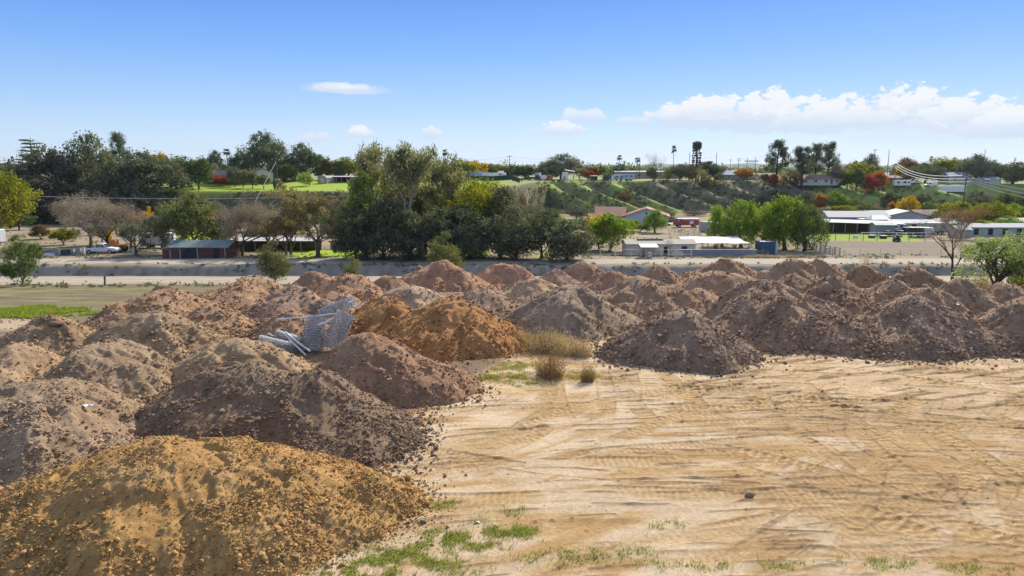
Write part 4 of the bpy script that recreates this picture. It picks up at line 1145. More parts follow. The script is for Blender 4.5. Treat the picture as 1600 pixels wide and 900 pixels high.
T('oak1', 'oak', 1445, 355, 255, 52, 'dark wide tree behind the white van and trailer')
T('oak2', 'oak', 1425, 350, 262, 34, 'dark tree behind the white camper, right of the reddish-brown one')
T('round1', 'lime', 1472, 370, 247, 42, 'yellow-green tree behind the blue-roofed house on the right')
T('round0', 'yellow', 1408, 365, 258, 16, 'small yellow tree in front of the reddish-brown bare tree')
T('oak0', 'sage', 1522, 350, 242, 48, 'large grey-green dome tree right of the blue-roofed house')
T('round2', 'green', 1493, 372, 250, 26, 'green tree between the yellow-green tree and the large grey-green dome')
T('oak1', 'green', 1552, 355, 254, 44, 'green tree right of the large grey-green dome')
T('oak2', 'oak', 1582, 345, 254, 60, 'dark green tree mass at the right edge of the skyline')
T('oak0', 'green', 1610, 340, 262, 50, 'dark green tree cut by the right edge below the far hills')
T('cedar', 'pine', 1582, 420, 247, 6, 'distant thin conifer on the right skyline')
# right: slope and valley
T('oak1', 'oak', 1212, 305, 296, 40, 'dark brush tree on the slope below the ranch house, left', 'dark brush trees on the right slope')
T('oak2', 'oak', 1262, 298, 302, 42, 'dark brush tree on the slope left of the orange slope tree', 'dark brush trees on the right slope')
T('oak0', 'sage', 1238, 300, 310, 36, 'greyish brush tree above the bright green tree mass', 'dark brush trees on the right slope')
T('round0', 'orange', 1283, 292, 303, 18, 'orange tree on the slope left of the bright green slope tree')
T('oak1', 'bright', 1304, 290, 299, 34, 'bright green rounded tree on the slope below the pines')
T('oak2', 'olive', 1334, 285, 312, 36, 'olive-brown brush tree right of the bright green slope tree')
T('shrub0', 'grey', 1288, 280, 324, 30, 'greyish brush clump at the slope foot behind the barns', name='brush_clump')
T('round1', 'olive', 1304, 270, 322, 14, 'small round olive tree beside a thin leaning pole')
T('round2', 'lime', 1322, 265, 321, 30, 'yellow-green dome tree just behind the grey barn roofs')
T('oak0', 'yellow', 1418, 235, 307, 30, 'brilliant yellow tree above the barn roofs on the right')
T('round0', 'orange', 1393, 262, 316, 12, 'small orange tree left of the brilliant yellow one')
T('round1', 'orange', 1430, 240, 328, 14, 'low orange bush right under the brilliant yellow tree', name='shrub')
T('oak1', 'sage', 1530, 300, 298, 46, 'grey-green tree on the shaded slope under the long wires', 'slope trees under the long wires')
T('oak2', 'green', 1570, 285, 299, 40, 'green tree on the slope at the right, above the yellow trees', 'slope trees under the long wires')
T('oak0', 'green', 1600, 275, 302, 44, 'green tree cut by the right edge on the slope', 'slope trees under the long wires')
T('round0', 'lime', 1488, 215, 316, 44, 'yellow-green tree behind the leafless tree by the wash')
T('oak2', 'lime', 1528, 195, 318, 40, 'yellow-green tree left of the brightest one above the green-roofed stable')
T('oak1', 'lime', 1556, 192, 317, 44, 'brightest yellow-green tree above the green-roofed stable')
T('round2', 'bright', 1598, 210, 324, 34, 'bright green bush-like tree above the dark barn at the right edge')
PP = 'bright weeping trees behind the shade canopy'
T('pepper0', 'bright', 1128, 137, 322, 42, 'weeping bright green tree at the left of the clump, behind the pale container', PP)
T('pepper1', 'bright', 1158, 133, 314, 56, 'weeping bright green tree above the right end of the shade canopy', PP)
T('pepper0', 'bright', 1192, 130, 316, 60, 'weeping bright green tree behind the blue container', PP)
T('pepper1', 'bright', 1226, 128, 308, 68, 'tallest weeping bright green tree of the clump', PP)
T('pepper0', 'green', 1257, 126, 318, 58, 'darker weeping tree at the right end of the clump by the wooden rails', PP)
T('oak0', 'bright', 953, 125, 334, 66, 'domed green tree with a yellow left side in front of the red-roofed house')
T('round1', 'yellow', 936, 128, 336, 38, 'yellow part-tree on the upper left of the domed green tree', name='garden_tree')
T('pepper1', 'bright', 1023, 178, 328, 34, 'two-topped bright green tree right of the red-roofed house')
T('round0', 'bright', 988, 185, 344, 24, 'small bright green tree against the house gable')
T('round2', 'bright', 1000, 180, 350, 22, 'lower bright green bush-like tree right of the house gable tree')
T('round1', 'green', 918, 170, 342, 24, 'green ball tree left of the domed green tree')
T('shrub0', 'bright', 896, 172, 342, 30, 'bright lime bush left of the green ball tree', 'lime bushes in front of the red-roofed house')
T('shrub2', 'bright', 878, 176, 340, 26, 'bright lime bush farthest left, above the dark oaks', 'lime bushes in front of the red-roofed house')
T('feather', 'green', 918, 250, 310, 26, 'feather palm left of the red-roofed house', 'feather palms behind the red-roofed house')
T('feather', 'sage', 944, 240, 318, 30, 'pale feather palm behind the red roof ridge', 'feather palms behind the red-roofed house')
T('feather', 'sage', 962, 238, 322, 26, 'pale feather palm right of its pair behind the red roof', 'feather palms behind the red-roofed house')
T('shrub1', 'sage', 1050, 225, 338, 24, 'grey-green bush beside the parked flat trailer near the red fire truck')
T('bare3', 'grey', 1048, 114, 372, 22, 'small leafless sapling in front of the beige shed', name='bare_sapling')
T('bare3', 'grey', 1487, 70, 322, 92, 'leafless dark tree with spreading twigs by the right mounds', bark=DARKBARK)
T('bare0', 'rust', 1500, 160, 322, 56, 'rusty brown thin tree behind the leafless dark tree')
T('leafy0', 'leafy', 1552, 58, 358, 150, 'leafy open green shrub-like tree on the right, nearer than the leafless one', name='green_shrub', cat='shrub')
T('leafy1', 'leafy', 1612, 56, 362, 120, 'leafy green shrub-like tree cut by the right edge of the photo', name='green_shrub', cat='shrub')
T('shrub0', 'lime', 1592, 52, 434, 30, 'small yellow-green bush at the right edge beneath the leafy shrub')
T('bare3', 'tan', 1352, 72, 396, 34, 'bare twiggy bush sticking up behind the rounded dark mound', name='twiggy_bush', cat='shrub')
# dry weeds
DW = 'dry weeds at the edge of the sand'
for i, (px, py, top, w, lb) in enumerate(((815, 540, 512, 40, 'pale dry weed tuft touching the orange mound'), (848, 548, 512, 60, 'tallest golden dry weed tuft, in the centre of the patch'), (880, 553, 520, 52, 'golden dry weed tuft right of the tallest'),
                                          (908, 556, 527, 40, 'golden dry weed tuft at the right end, against the dark mound'), (860, 588, 552, 50, 'brown round weed tuft alone on the sand below the golden patch'), (918, 596, 566, 26, 'smallest brown weed tuft alone at the right'), (865, 545, 517, 50, 'golden weed tuft between the tallest and its right neighbour'))):
    x, Y, z = hit(px, py)
    T('weed%d' % (i % 3), 'dry' if i not in (4, 5) else 'rust', px, Y, top, w, lb, DW)
DB = 'dry bushes along the upper road'
for i, px in enumerate((1108, 1138, 1172, 1187, 1203, 1219, 1235, 1250, 1264)):
    T('weed%d' % (i % 3), 'dry' if i > 1 else 'sage', px, 113.2, (400, 398, 398, 397, 398, 399, 398, 400, 401)[i], 22, ('sage clump on the upper road edge below the shade canopy', 'tan clump on the road edge below the right end of the canopy', 'dry bush in the roadside row below the blue container', 'dry bush just right of the blue container\'s one', 'dry bush in the roadside row, third from its left end', 'dry bush in the middle of the roadside row', 'dry bush in the roadside row below the tallest weeping tree', 'dry bush second from the right end of the roadside row', 'dry bush at the right end of the row by the wooden rails')[i], DB, name='dry_bush')
T('weed1', 'dry', 1535, 60, 428, 60, 'dry grass tuft under the leafy green shrub', name='dry_grass_tuft')
BR = 'brush trees at the foot of the right slope'
for px, Y, top, w, k, lf, lb in ((1226, 292, 318, 34, 'oak1', 'brown', 'brown brush tree at the slope foot behind the weeping trees, left'), (1252, 280, 322, 30, 'dense0', 'oak', 'dark brush tree at the slope foot right of the brown one'), (1276, 275, 326, 30, 'oak0', 'sage', 'grey-green brush tree left of the small round olive tree'),
                                 (1352, 268, 318, 34, 'oak2', 'olive', 'olive brush tree just left of the red flag'), (1378, 262, 326, 26, 'dense1', 'green', 'green brush tree just right of the red flag'), (1404, 262, 322, 28, 'oak1', 'olive', 'olive brush tree behind the small orange tree'), (1446, 262, 318, 34, 'oak0', 'green', 'green brush tree right of the brilliant yellow tree'),
                                 (1468, 268, 312, 34, 'dense0', 'oak', 'dark brush tree left of the valley pole'), (1510, 262, 312, 34, 'oak2', 'green', 'green brush tree right of the valley pole'), (1545, 255, 318, 36, 'dense1', 'oak', 'dark brush tree behind the brightest yellow-green tree'), (1582, 240, 318, 34, 'oak1', 'bright', 'light green tree behind the dark-walled barn'),
                                 (1180, 290, 324, 30, 'oak2', 'brown', 'brown brush tree above the weeping tree over the canopy end'), (1145, 288, 326, 26, 'dense0', 'brown', 'brown brush clump at the bluff foot above the pale container'), (1100, 290, 330, 34, 'oak0', 'grey', 'greyish brush clump at the bluff foot behind the fire engine'), (1068, 290, 331, 28, 'oak1', 'brown', 'brown brush clump at the bluff foot left of the greyish one'),
                                 (1390, 300, 300, 30, 'oak0', 'oak', 'dark brush tree on the right slope below the white motor camper'), (1440, 305, 302, 26, 'oak1', 'oak', 'dark brush tree on the right slope below the white van'), (1190, 300, 300, 26, 'oak0', 'sage', 'grey brush tree on the bluff face left of the right slope')):
    T(k, lf, px, Y, top, w, lb, BR, name='brush_tree')
VL = 'scattered trees on the valley floor'
for px, Y, top, w, k, lf, lb in ((30, 190, 330, 40, 'oak2', 'green', 'green tree behind the tall yellow-green one at the left edge'), (182, 175, 328, 44, 'thin0', 'sage', 'grey thin tree seen between the leafless trees and the white rail fence'), (262, 185, 334, 34, 'oak1', 'olive', 'olive tree behind the white horse trailer'),
                                 (355, 178, 334, 40, 'dense0', 'green', 'green tree behind the blue bin and the grey heap'), (395, 185, 328, 40, 'oak0', 'sage', 'grey-green tree behind the leafless grey-purple tree'), (462, 180, 326, 46, 'oak1', 'olive', 'olive tree on the slope foot behind the pinkish thin tree'), (525, 165, 328, 44, 'dense1', 'green', 'green tree behind the right side of the wide tan tree'),
                                 (858, 215, 326, 40, 'oak0', 'green', 'green tree between the dark oaks and the lime bushes'), (900, 240, 322, 34, 'oak1', 'sage', 'sage-coloured tree behind the lime bushes'), (1040, 232, 326, 26, 'oak2', 'olive', 'olive tree at the right corner of the red-roofed house'), (1085, 262, 330, 30, 'oak0', 'sage', 'sage tree behind the rear of the red fire engine'),
                                 (1290, 212, 330, 26, 'round1', 'green', 'small green tree left of the grey-roofed barn'), (1345, 222, 328, 24, 'round2', 'olive', 'small olive tree behind the grey-roofed barn'), (1466, 200, 330, 34, 'oak1', 'olive', 'olive tree in front of the brown-roofed farmhouse'), (1510, 190, 332, 36, 'oak0', 'green', 'green tree behind the leafless dark tree, right'),
                                 (1578, 176, 338, 40, 'oak2', 'bright', 'light green tree standing before the dark-walled barn'), (1532, 172, 344, 30, 'round0', 'lime', 'low yellow-green tree at the left end of the green-walled stable')):
    T(k, lf, px, Y, top, w, lb, VL, name='valley_tree')
# bushes clinging to the bluff corner and the gully
for i, (px, Y, top, w, lf, lb) in enumerate(((797, 243, 306, 14, 'rust', 'brown bush at the very corner of the left bluff'), (808, 252, 312, 14, 'pink', 'tan bush just below the corner of the left bluff'), (815, 262, 300, 14, 'tan', 'ochre bush on the rocky corner edge beside the white pipe'), (806, 246, 325, 16, 'grey', 'grey bush low on the rocky corner'),
                                              (975, 305, 296, 18, 'rust', 'reddish bush on the shaded bluff above the red roof'), (988, 300, 312, 16, 'grey', 'grey bush on the bluff right of the reddish one'))):
    T('shrub%d' % (i % 3), lf, px, Y, top, w, lb, 'bushes on the bluff face')

# scrub over the bluff faces: too many to count
def scatter_scrub(name, n, x0, x1, dmin, dmax, s0, s1, mat, seed, keep=None):
    r = np.random.default_rng(seed)
    x = r.uniform(x0, x1, n); yc = np.interp(x, [-400, -14, 0, 8, 16, 60, 114, 150, 210, 400], [245, 245, 258, 290, 317, 319, 322, 330, 335, 338])
    y = yc - r.uniform(dmin, dmax, n)
    if keep is not None:
        m_ = keep(x, y, yc, r); x, y = x[m_], y[m_]; n = len(x)
    S = r.uniform(s0, s1, n) * np.exp(r.normal(0, .3, n)); z = H(x, y)
    k = 26; ci = np.repeat(np.arange(n), k)
    off = r.normal(size=(n * k, 3)); off /= np.linalg.norm(off, axis=1, keepdims=True); off *= r.uniform(.4, 1, (n * k, 1)); off[:, 2] = np.abs(off[:, 2]) * .8
    P = np.stack([x, y, z], 1)[ci] + off * S[ci][:, None]
    V, F, cc = leaves(P, off, .30, r, .6, np.clip(r.normal(.45, .22, n), 0, 1)[ci])
    o = npmesh(name, V, [F], mat, cc, False); o['kind'] = 'stuff'
    return o
def nospur(x, y, yc, r):
    ss = x - .9 * (yc - y); g_ = np.zeros(len(x))
    for s0, a, w in SPURS:
        if s0 < 50 or s0 > 140: g_ = np.maximum(g_, np.exp(-((ss - s0 - 2) / w) ** 2))
    g_ = g_ + 0
    for s0, a, w in SPURS:
        if 50 < s0 < 140: g_ = np.maximum(g_, .75 * np.exp(-((ss - s0 - 2) / w) ** 2))
    return (r.random(len(x)) > g_ * .97 * (x > 0)) & (r.random(len(x)) < np.where(x > 135, .18, np.where(x < 55, .35, .55)))
scatter_scrub('scrub', 5200, 6, 215, -1, 27, .5, 1.6, LEAF['scrub'], 701, nospur)
scatter_scrub('scrub', 900, 40, 140, 10, 36, .5, 1.2, LEAF['grey'], 702, nospur)
scatter_scrub('scrub', 3600, -230, 0, 1, 26, .6, 1.8, LEAF['scrub'], 703)
scatter_scrub('scrub', 500, 12, 60, 8, 40, .5, 1.3, LEAF['sage'], 704)
scatter_scrub('scrub', 420, -16, 17, -1, 34, .5, 1.3, LEAF['pink'], 705)
scatter_scrub('scrub', 300, -16, 17, 2, 34, .5, 1.3, LEAF['scrub'], 706)
# far woods behind the bluff top, one mass
r = np.random.default_rng(720); n = 1100
x = r.uniform(-700, 900, n); y = r.uniform(430, 1100, n); S = r.uniform(3.5, 8, n); z = H(x, y)
k = 60; ci = np.repeat(np.arange(n), k); off = r.normal(size=(n * k, 3)); off /= np.linalg.norm(off, axis=1, keepdims=True); off *= r.uniform(.5, 1, (n * k, 1))
P = np.stack([x, y, z + S * .7], 1)[ci] + off * S[ci][:, None] * np.array([1, 1, .75])
V, F, cc = leaves(P, off, .85, r, .6, np.clip(r.normal(.45, .25, n), 0, 1)[ci])
o = npmesh('far_woods', V, [F], LEAF['green'], cc, False); o['kind'] = 'stuff'
# grass blades on the pad's weedy patches and in the field strip
def blades(name, X, Y, h0, h1, mat, seed, wid=.012):
    r = np.random.default_rng(seed); n = len(X); a = r.uniform(0, 6.28, n); h = r.uniform(h0, h1, n)
    b = np.stack([X, Y, gh(X, Y)], 1); s = np.stack([np.cos(a), np.sin(a), 0 * a], 1) * wid * r.uniform(.7, 1.5, n)[:, None]
    t = b + np.stack([r.normal(0, .45, n) * h, r.normal(0, .45, n) * h, h], 1); m_ = (b + t) / 2 + np.stack([0 * h, 0 * h, h * .12], 1)
    V = np.stack([b - s, b + s, m_ + s * .7, t, m_ - s * .7], 1).reshape(-1, 3)
    F = np.arange(5 * n).reshape(-1, 5); cc = np.repeat(np.clip(r.normal(.5, .25, n), 0, 1), 5)[:, None] * np.ones(3)
    o = npmesh(name, V, [F], mat, cc, False); o['kind'] = 'stuff'; return o
r = np.random.default_rng(730)
pk = GMASK * (edge > .5); pk = pk / pk.sum()
ii = r.choice(len(pk), 10000, p=pk)
blades('grass', px_[ii] + r.normal(0, .02, len(ii)), py_[ii] + r.normal(0, .02, len(ii)), .015, .07, LEAF['blade'], 731, .008)
ii = r.choice(len(pk), 2600, p=pk)
blades('dead_grass', px_[ii] + r.normal(0, .12, len(ii)), py_[ii] + r.normal(0, .12, len(ii)), .03, .13, LEAF['dry'], 735, .005)
n = 26000; y = r.uniform(36.5, 44, n); u_ = r.uniform(-40, 215, n); x = (u_ - 800) / FPX * (y * CP + 8 * SP)
mk_ = fbm(x / 2.6, y / 1.4, 733, 4) + .30 * sstep(170, 40, u_) - .5 * np.abs(y - 40) / 3.5 > -.05
blades('grass', x[mk_], y[mk_], .05, .22, LEAF['blade'], 734, .025)

# weeds along the road margins, the bank and the valley floor
r = np.random.default_rng(760); parts_ = []
for n, xa, xb, ya, yb in ((500, -90, 60, 66, 71), (500, -100, 80, 101.5, 104.5), (900, -110, 100, 111, 118), (900, -110, 60, 118, 200), (250, -40, 20, 97, 101)):
    parts_.append(np.stack([r.uniform(xa, xb, n), r.uniform(ya, yb, n)], 1))
XY = np.concatenate(parts_); XY = XY[fbm(XY[:, 0] / 7., XY[:, 1] / 3., 761, 3) > -.05]; n = len(XY); S = r.uniform(.15, .5, n); k = 22; ci = np.repeat(np.arange(n), k)
off = r.normal(size=(n * k, 3)) * .5; off[:, 2] = np.abs(off[:, 2]) * .8
P = np.stack([XY[:, 0], XY[:, 1], H(XY[:, 0], XY[:, 1])], 1)[ci] + off * S[ci][:, None]
V, F, cc = leaves(P, off, .14, r, .35, np.clip(r.normal(.5, .25, n), 0, 1)[ci], .8)
o = npmesh('weeds', V, [F], LEAF['sage'], cc, False); o['kind'] = 'stuff'
# ------------------------------------------------------------------ buildings, vehicles, fences, poles, wires
WHITE = paint('white_paint', (.78, .78, .76), .55); OFFW = paint('cream_wall', (.62, .58, .50), .8, scale=.6)
BEIGE = paint('beige_wall', (.46, .40, .31), .85, scale=.6, stripes=(0, 18)); GREYW = paint('grey_metal_wall', (.36, .37, .37), .6, .2, stripes=(0, 20))
REDW = paint('faded_red_boards', (.155, .065, .052), .85, var=.35, stripes=(0, 30)); ROOFG = paint('grey_green_metal_roof', (.20, .25, .24), .6, .3, stripes=(0, 14))
TILE = paint('red_tile_roof', (.36, .16, .11), .8, var=.3, scale=3, stripes=(1, 22)); BROOF = paint('brown_shingle_roof', (.29, .19, .145), .9, var=.3, scale=3)
BLUER = paint('blue_grey_roof', (.22, .26, .31), .8, var=.2); WROOF = paint('white_metal_roof', (.50, .50, .49), .8, .2, stripes=(0, 12))
GROOF = paint('grey_metal_roof', (.29, .30, .31), .75, .25, stripes=(0, 12)); DARK = paint('dark_opening', (.03, .03, .033), .8)
GLASS = paint('window_glass', (.05, .06, .075), .08, spec=.9); RUBBER = paint('tyre_rubber', (.02, .02, .02), .85); STEEL = paint('galvanised_steel', (.55, .57, .59), .35, .75, scale=8)
POLEM = paint('weathered_pole_wood', (.13, .10, .08), .9, var=.3, scale=4); WIRE = paint('cable', (.30, .30, .31), .5); WIREW = paint('sunlit_cable', (.62, .60, .57), .4, .3)
BLUE = paint('blue_paint', (.05, .11, .24), .5); REDP = paint('faded_red_paint', (.46, .06, .055), .45); WOODF = paint('grey_fence_wood', (.38, .34, .29), .9, var=.3, scale=5)
GREENM = paint('dark_green_mesh', (.022, .07, .05), .85, stripes=(0, 5)); ORANGEP = paint('orange_paint', (.55, .20, .05), .5); BROWNW = paint('brown_boards', (.19, .14, .10), .9, var=.3, stripes=(0, 26))
TARP = paint('dark_tarp', (.06, .06, .065), .6); PALEB = paint('pale_blue_metal', (.45, .58, .68), .5, stripes=(0, 20)); PURPLE = paint('purple_paint', (.14, .08, .24), .4)
BLOCK = paint('concrete_block', (.30, .32, .34), .9, scale=2, stripes=(2, 31)); SOLAR = paint('dull_white_sheet', (.42, .42, .41), .8); MINTW = paint('mint_wall', (.42, .52, .47), .7); BLACKP = paint('black_paint', (.025, .025, .028), .4)
PAPER = paint('white_scrap', (.80, .80, .80), .7); TANW = paint('tan_wall', (.42, .33, .25), .85); HORSE = paint('dark_hide', (.035, .025, .02), .6); FLAGR = paint('flag_cloth', (.6, .16, .14), .8); WHITEH = paint('white_hide', (.6, .57, .52), .7)

def place(name, label, cat, px, Y, rz=0.0, group=None, dz=0.0, xoff=0.0):
    x, y, z = at(px, Y); return thing(name, label, cat, (x + xoff, y, z + dz), rz, group)

def windows(t, rects, face_y, mat=GLASS, frame=WHITE, name='window'):
    """rects: (x, z, w, h) on the wall facing -y at y=face_y; pane and frame separate"""
    for x, z, w_, h_ in rects:
        f = G()
        for dx, dz_, sw, sh in ((0, h_ / 2, w_ + .16, .08), (0, -h_ / 2, w_ + .16, .08), (-w_ / 2, 0, .08, h_), (w_ / 2, 0, .08, h_)): f.box((x + dx, face_y - .04, z + dz_), (sw, .08, sh))
        o = f.build(name, frame, t)
        G().box((x, face_y - .012, z), (w_, .02, h_)).build('pane', mat, o)

def house(name, label, px, Y, w, d, hw, hr, wall, roof, rz=0.0, axis='x', eave=.4, wins=(), door=None, cat='house', group=None, chimney=None, dz=0.0):
    """gabled house: ridge along x or y, front facing the wash"""
    t = place(name, label, cat, px, Y, rz, group, dz)
    g = G()
    if axis == 'x': g.prism([(-d / 2, -.6), (d / 2, -.6), (d / 2, hw), (0, hw + hr), (-d / 2, hw)], -w / 2, w / 2, axis='x')
    else: g.prism([(-w / 2, -.6), (w / 2, -.6), (w / 2, hw), (0, hw + hr), (-w / 2, hw)], -d / 2, d / 2)
    g.build('wall', wall, t)
    g = G(); th = .14
    if axis == 'x':
        e = eave; s = hr / (d / 2)
        for sg in (-1, 1):
            g.prism([(0, hw + hr + .01), (sg * (d / 2 + e), hw - s * e + .01), (sg * (d / 2 + e), hw - s * e + th), (0, hw + hr + th)], -w / 2 - e, w / 2 + e, axis='x')
    else:
        e = eave; s = hr / (w / 2)
        for sg in (-1, 1):
            g.prism([(0, hw + hr + .01), (sg * (w / 2 + e), hw - s * e + .01), (sg * (w / 2 + e), hw - s * e + th), (0, hw + hr + th)], -d / 2 - e, d / 2 + e)
    rf = g.build('roof', roof, t)
    if chimney: G().box((chimney, 0, hw + hr + .3), (.7, .7, 1.3)).build('chimney', OFFW, rf)
    windows(t, wins, -d / 2)
    if door: G().box((door, -d / 2 - .03, 1.0), (.95, .07, 2.0)).build('door', BROWNW, t)
    return t

def openshed(name, label, px, Y, w, d, h0, h1, roof, posts=5, back=None, rz=0.0, cat='shed', group=None, sag=0.0, postm=WOODF, tilt=0.0):
    """roof on posts; h0 height at the front, h1 at the back"""
    t = place(name, label, cat, px, Y, rz, group)
    g = G(); n = 10
    for i in range(n):
        a, b = -w / 2 + w * i / n, -w / 2 + w * (i + 1) / n
        za, zb = [tilt * q / w + .05 * math.sin(q * 1.7) * (1 if sag else 0) for q in (a, b)]
        vs = [(a, -d / 2, h0 + za), (b, -d / 2, h0 + zb), (b, 0, (h0 + h1) / 2 - sag + zb), (a, 0, (h0 + h1) / 2 - sag + za), (b, d / 2, h1 + zb), (a, d / 2, h1 + za)]
        vs += [(x_, y_, z_ - .09) for x_, y_, z_ in vs]
        g.add(vs, [(0, 1, 2, 3), (3, 2, 4, 5), (9, 8, 7, 6), (11, 10, 8, 9), (0, 6, 7, 1), (5, 4, 10, 11), (0, 3, 9, 6), (3, 5, 11, 9), (1, 7, 8, 2), (2, 8, 10, 4)])
    g.build('roof', roof, t)
    for i in range(posts):
        x_ = -w / 2 + .2 + (w - .4) * i / (posts - 1)
        for y_, h_ in ((-d / 2 + .2, h0), (d / 2 - .2, h1)):
            G().box((x_, y_, h_ / 2 - .25 + tilt * x_ / w / 2), (.14, .14, h_ + .3 + tilt * x_ / w)).build('post', postm, t)
    if back: G().box((0, d / 2 - .32, h1 / 2 - .2), (w - .5, .1, h1 - .1)).build('back_wall', back, t)
    return t

# vehicles; nose towards +x
def wheels(t, xs, hw, r=.38, mat=RUBBER):
    for x_ in xs:
        for sg in (-1, 1):
            o = G().tube([(x_, sg * (hw - .2), r), (x_, sg * hw, r)], r, 14).build('wheel', mat, t)
            G().tube([(x_, sg * (hw - .02), r), (x_, sg * (hw + .012), r)], r * .55, 10).build('rim', STEEL, o)

def pickup(label, px, Y, rz, body=WHITE, group=None):
    t = place('pickup_truck', label, 'pickup truck', px, Y, rz, group)
    G().prism([(-2.7, .45), (2.55, .45), (2.7, .7), (2.6, 1.0), (1.25, 1.12), (-2.7, 1.05)], -.95, .95).build('body', body, t, bevel=.04)
    G().prism([(-.75, 1.08), (1.2, 1.1), (.55, 1.78), (-.55, 1.82)], -.82, .82).build('cab', body, t, bevel=.05)
    for sg in (-1, 1):
        G().add([(-.62, sg * .835, 1.16), (.18, sg * .835, 1.16), (.18, sg * .835, 1.66), (-.5, sg * .835, 1.68)], [(0, 1, 2, 3)]).build('side_window', GLASS, t)
        G().add([(.26, sg * .835, 1.16), (1.0, sg * .835, 1.16), (.5, sg * .835, 1.66), (.26, sg * .835, 1.66)], [(0, 1, 2, 3)]).build('side_window', GLASS, t)
        G().box((2.62, sg * .7, .85), (.1, .3, .16)).build('headlight', STEEL, t)
    G().add([(1.235, -.75, 1.14), (1.235, .75, 1.14), (.63, .7, 1.74), (.63, -.7, 1.74)], [(0, 1, 2, 3)]).build('windscreen', GLASS, t)
    G().box((-1.75, 0, 1.062), (1.75, 1.6, .02)).build('truck_bed', DARK, t)
    G().box((2.72, 0, .52), (.12, 1.8, .18)).build('bumper', STEEL, t)
    wheels(t, (-1.75, 1.7), .97)
    return t

def van(label, px, Y, rz, body=WHITE):
    t = place('van', label, 'van', px, Y, rz)
    G().prism([(-2.8, .4), (2.6, .4), (2.75, .95), (1.9, 1.25), (1.2, 2.15), (-2.75, 2.25)], -.98, .98).build('body', body, t, bevel=.06)
    G().add([(1.98, -.8, 1.28), (1.98, .8, 1.28), (1.27, .75, 2.08), (1.27, -.75, 2.08)], [(0, 1, 2, 3)]).build('windscreen', GLASS, t)
    for sg in (-1, 1): G().add([(.35, sg * .99, 1.3), (1.65, sg * .99, 1.3), (1.1, sg * .99, 1.95), (.35, sg * .99, 1.95)], [(0, 1, 2, 3)]).build('side_window', GLASS, t)
    wheels(t, (-1.8, 1.75), .99)
    return t

def box_trailer(name, label, cat, px, Y, rz, L, h, w=2.4, body=WHITE, wins=(), axle=(-.2, .2), group=None, floor=.7, trim=None):
    t = place(name, label, cat, px, Y, rz, group)
    G().box((0, 0, floor + h / 2), (L, w, h)).build('body', body, t, bevel=.12)
    if trim: G().box((0, 0, floor + h * .28), (L * .98, w + .03, h * .12)).build('stripe', trim, t)
    for x_, z_, ww, hh in wins:
        for sg in (-1, 1): G().box((x_ * L, sg * (w / 2 + .005), floor + z_ * h), (ww, .03, hh)).build('window', GLASS, t)
    G().tube([(L / 2, 0, floor + .05), (L / 2 + 1.0, 0, floor - .1)], .06, 6).build('hitch', STEEL, t)
    G().box((0, 0, floor - .08), (L * .96, w * .6, .14)).build('chassis', DARK, t)
    wheels(t, [a * L for a in axle], w / 2, .4)
    return t

def pole(label, px, Y, top, arms=1, base=0.0, r=.16, name='utility_pole', cat='utility pole', group='utility poles', armw=2.4, mat=None, insul=True):
    x, y, z = at(px, Y); h = z_at(px, top, Y) - z
    t = thing(name, label, cat, (x, y, z), 0, group)
    G().tube([(0, 0, -.3), (0, 0, h)], [r * 1.15, r * .75], 8).build('pole', mat or POLEM, t)
    for k in range(arms):
        zz = h - .45 - k * 1.1
        a = G().box((0, -.18, zz), (armw, .13, .15)).build('crossarm', mat or POLEM, t)
        if insul:
            for xx in (-.46, -.2, .2, .46): G().tube([(xx * armw, -.18, zz + .08), (xx * armw, -.18, zz + .32)], .055, 6).build('insulator', STEEL, a)
    return t, (x, y, z + h)

def wire(label, pts3, sag, r=.03, mat=None, name='overhead_wire', group='overhead wires'):
    a, b = Vector(pts3[0]), Vector(pts3[1]); n = 24
    P = [a.lerp(b, i / n) - Vector((0, 0, sag * 4 * (i / n) * (1 - i / n))) for i in range(n + 1)]
    o = G().tube(P, r, 5).build(name, mat or WIRE); tag(o, label, 'wire', group); return o

def fence(name, label, pts, h, rails, mat, postr=.06, step=2.5, cat='fence', group=None, mesh=None, railr=.04):
    """pts: world (x,y); posts and rails follow the ground"""
    x0, y0 = pts[0]; t = thing(name, label, cat, (x0, y0, H1(x0, y0)), 0, group); z0 = H1(x0, y0)
    P = []
    for (a, b) in zip(pts[:-1], pts[1:]):
        L = math.dist(a, b); n = max(1, round(L / step))
        for i in range(n): P.append((a[0] + (b[0] - a[0]) * i / n, a[1] + (b[1] - a[1]) * i / n))
    P.append(pts[-1]); P = [(p[0] - x0, p[1] - y0, H1(*p) - z0) for p in P]
    for p in P[:90]: G().box((p[0], p[1], p[2] + h / 2 - .1), (postr * 2, postr * 2, h + .2)).build('post', mat, t)
    for k in range(rails):
        zz = h * (k + 1) / rails - .1
        g = G()
        for a, b in zip(P[:-1], P[1:]): g.tube([(a[0], a[1] - postr - .02, a[2] + zz), (b[0], b[1] - postr - .02, b[2] + zz)], railr, 4)
        # one continuous rail
        g = G().tube([(p[0], p[1] - postr - railr * .6, p[2] + zz) for p in P], railr, 4)
        g.build('rail', mat, t)
    if mesh:
        vs = []
        for p in P: vs += [(p[0], p[1] + postr + .01, p[2] + .03), (p[0], p[1] + postr + .01, p[2] + h), (p[0], p[1] + postr + .03, p[2] + .03), (p[0], p[1] + postr + .03, p[2] + h)]
        fs = []
        for i in range(len(P) - 1):
            a, b = i * 4, i * 4 + 4; fs += [(a, b, b + 1, a + 1), (a + 2, a + 3, b + 3, b + 2), (a + 1, b + 1, b + 3, a + 3)]
        G().add(vs, fs).build('screen', mesh, t)
    return t
def W(px, Y): return at(px, Y)[:2]

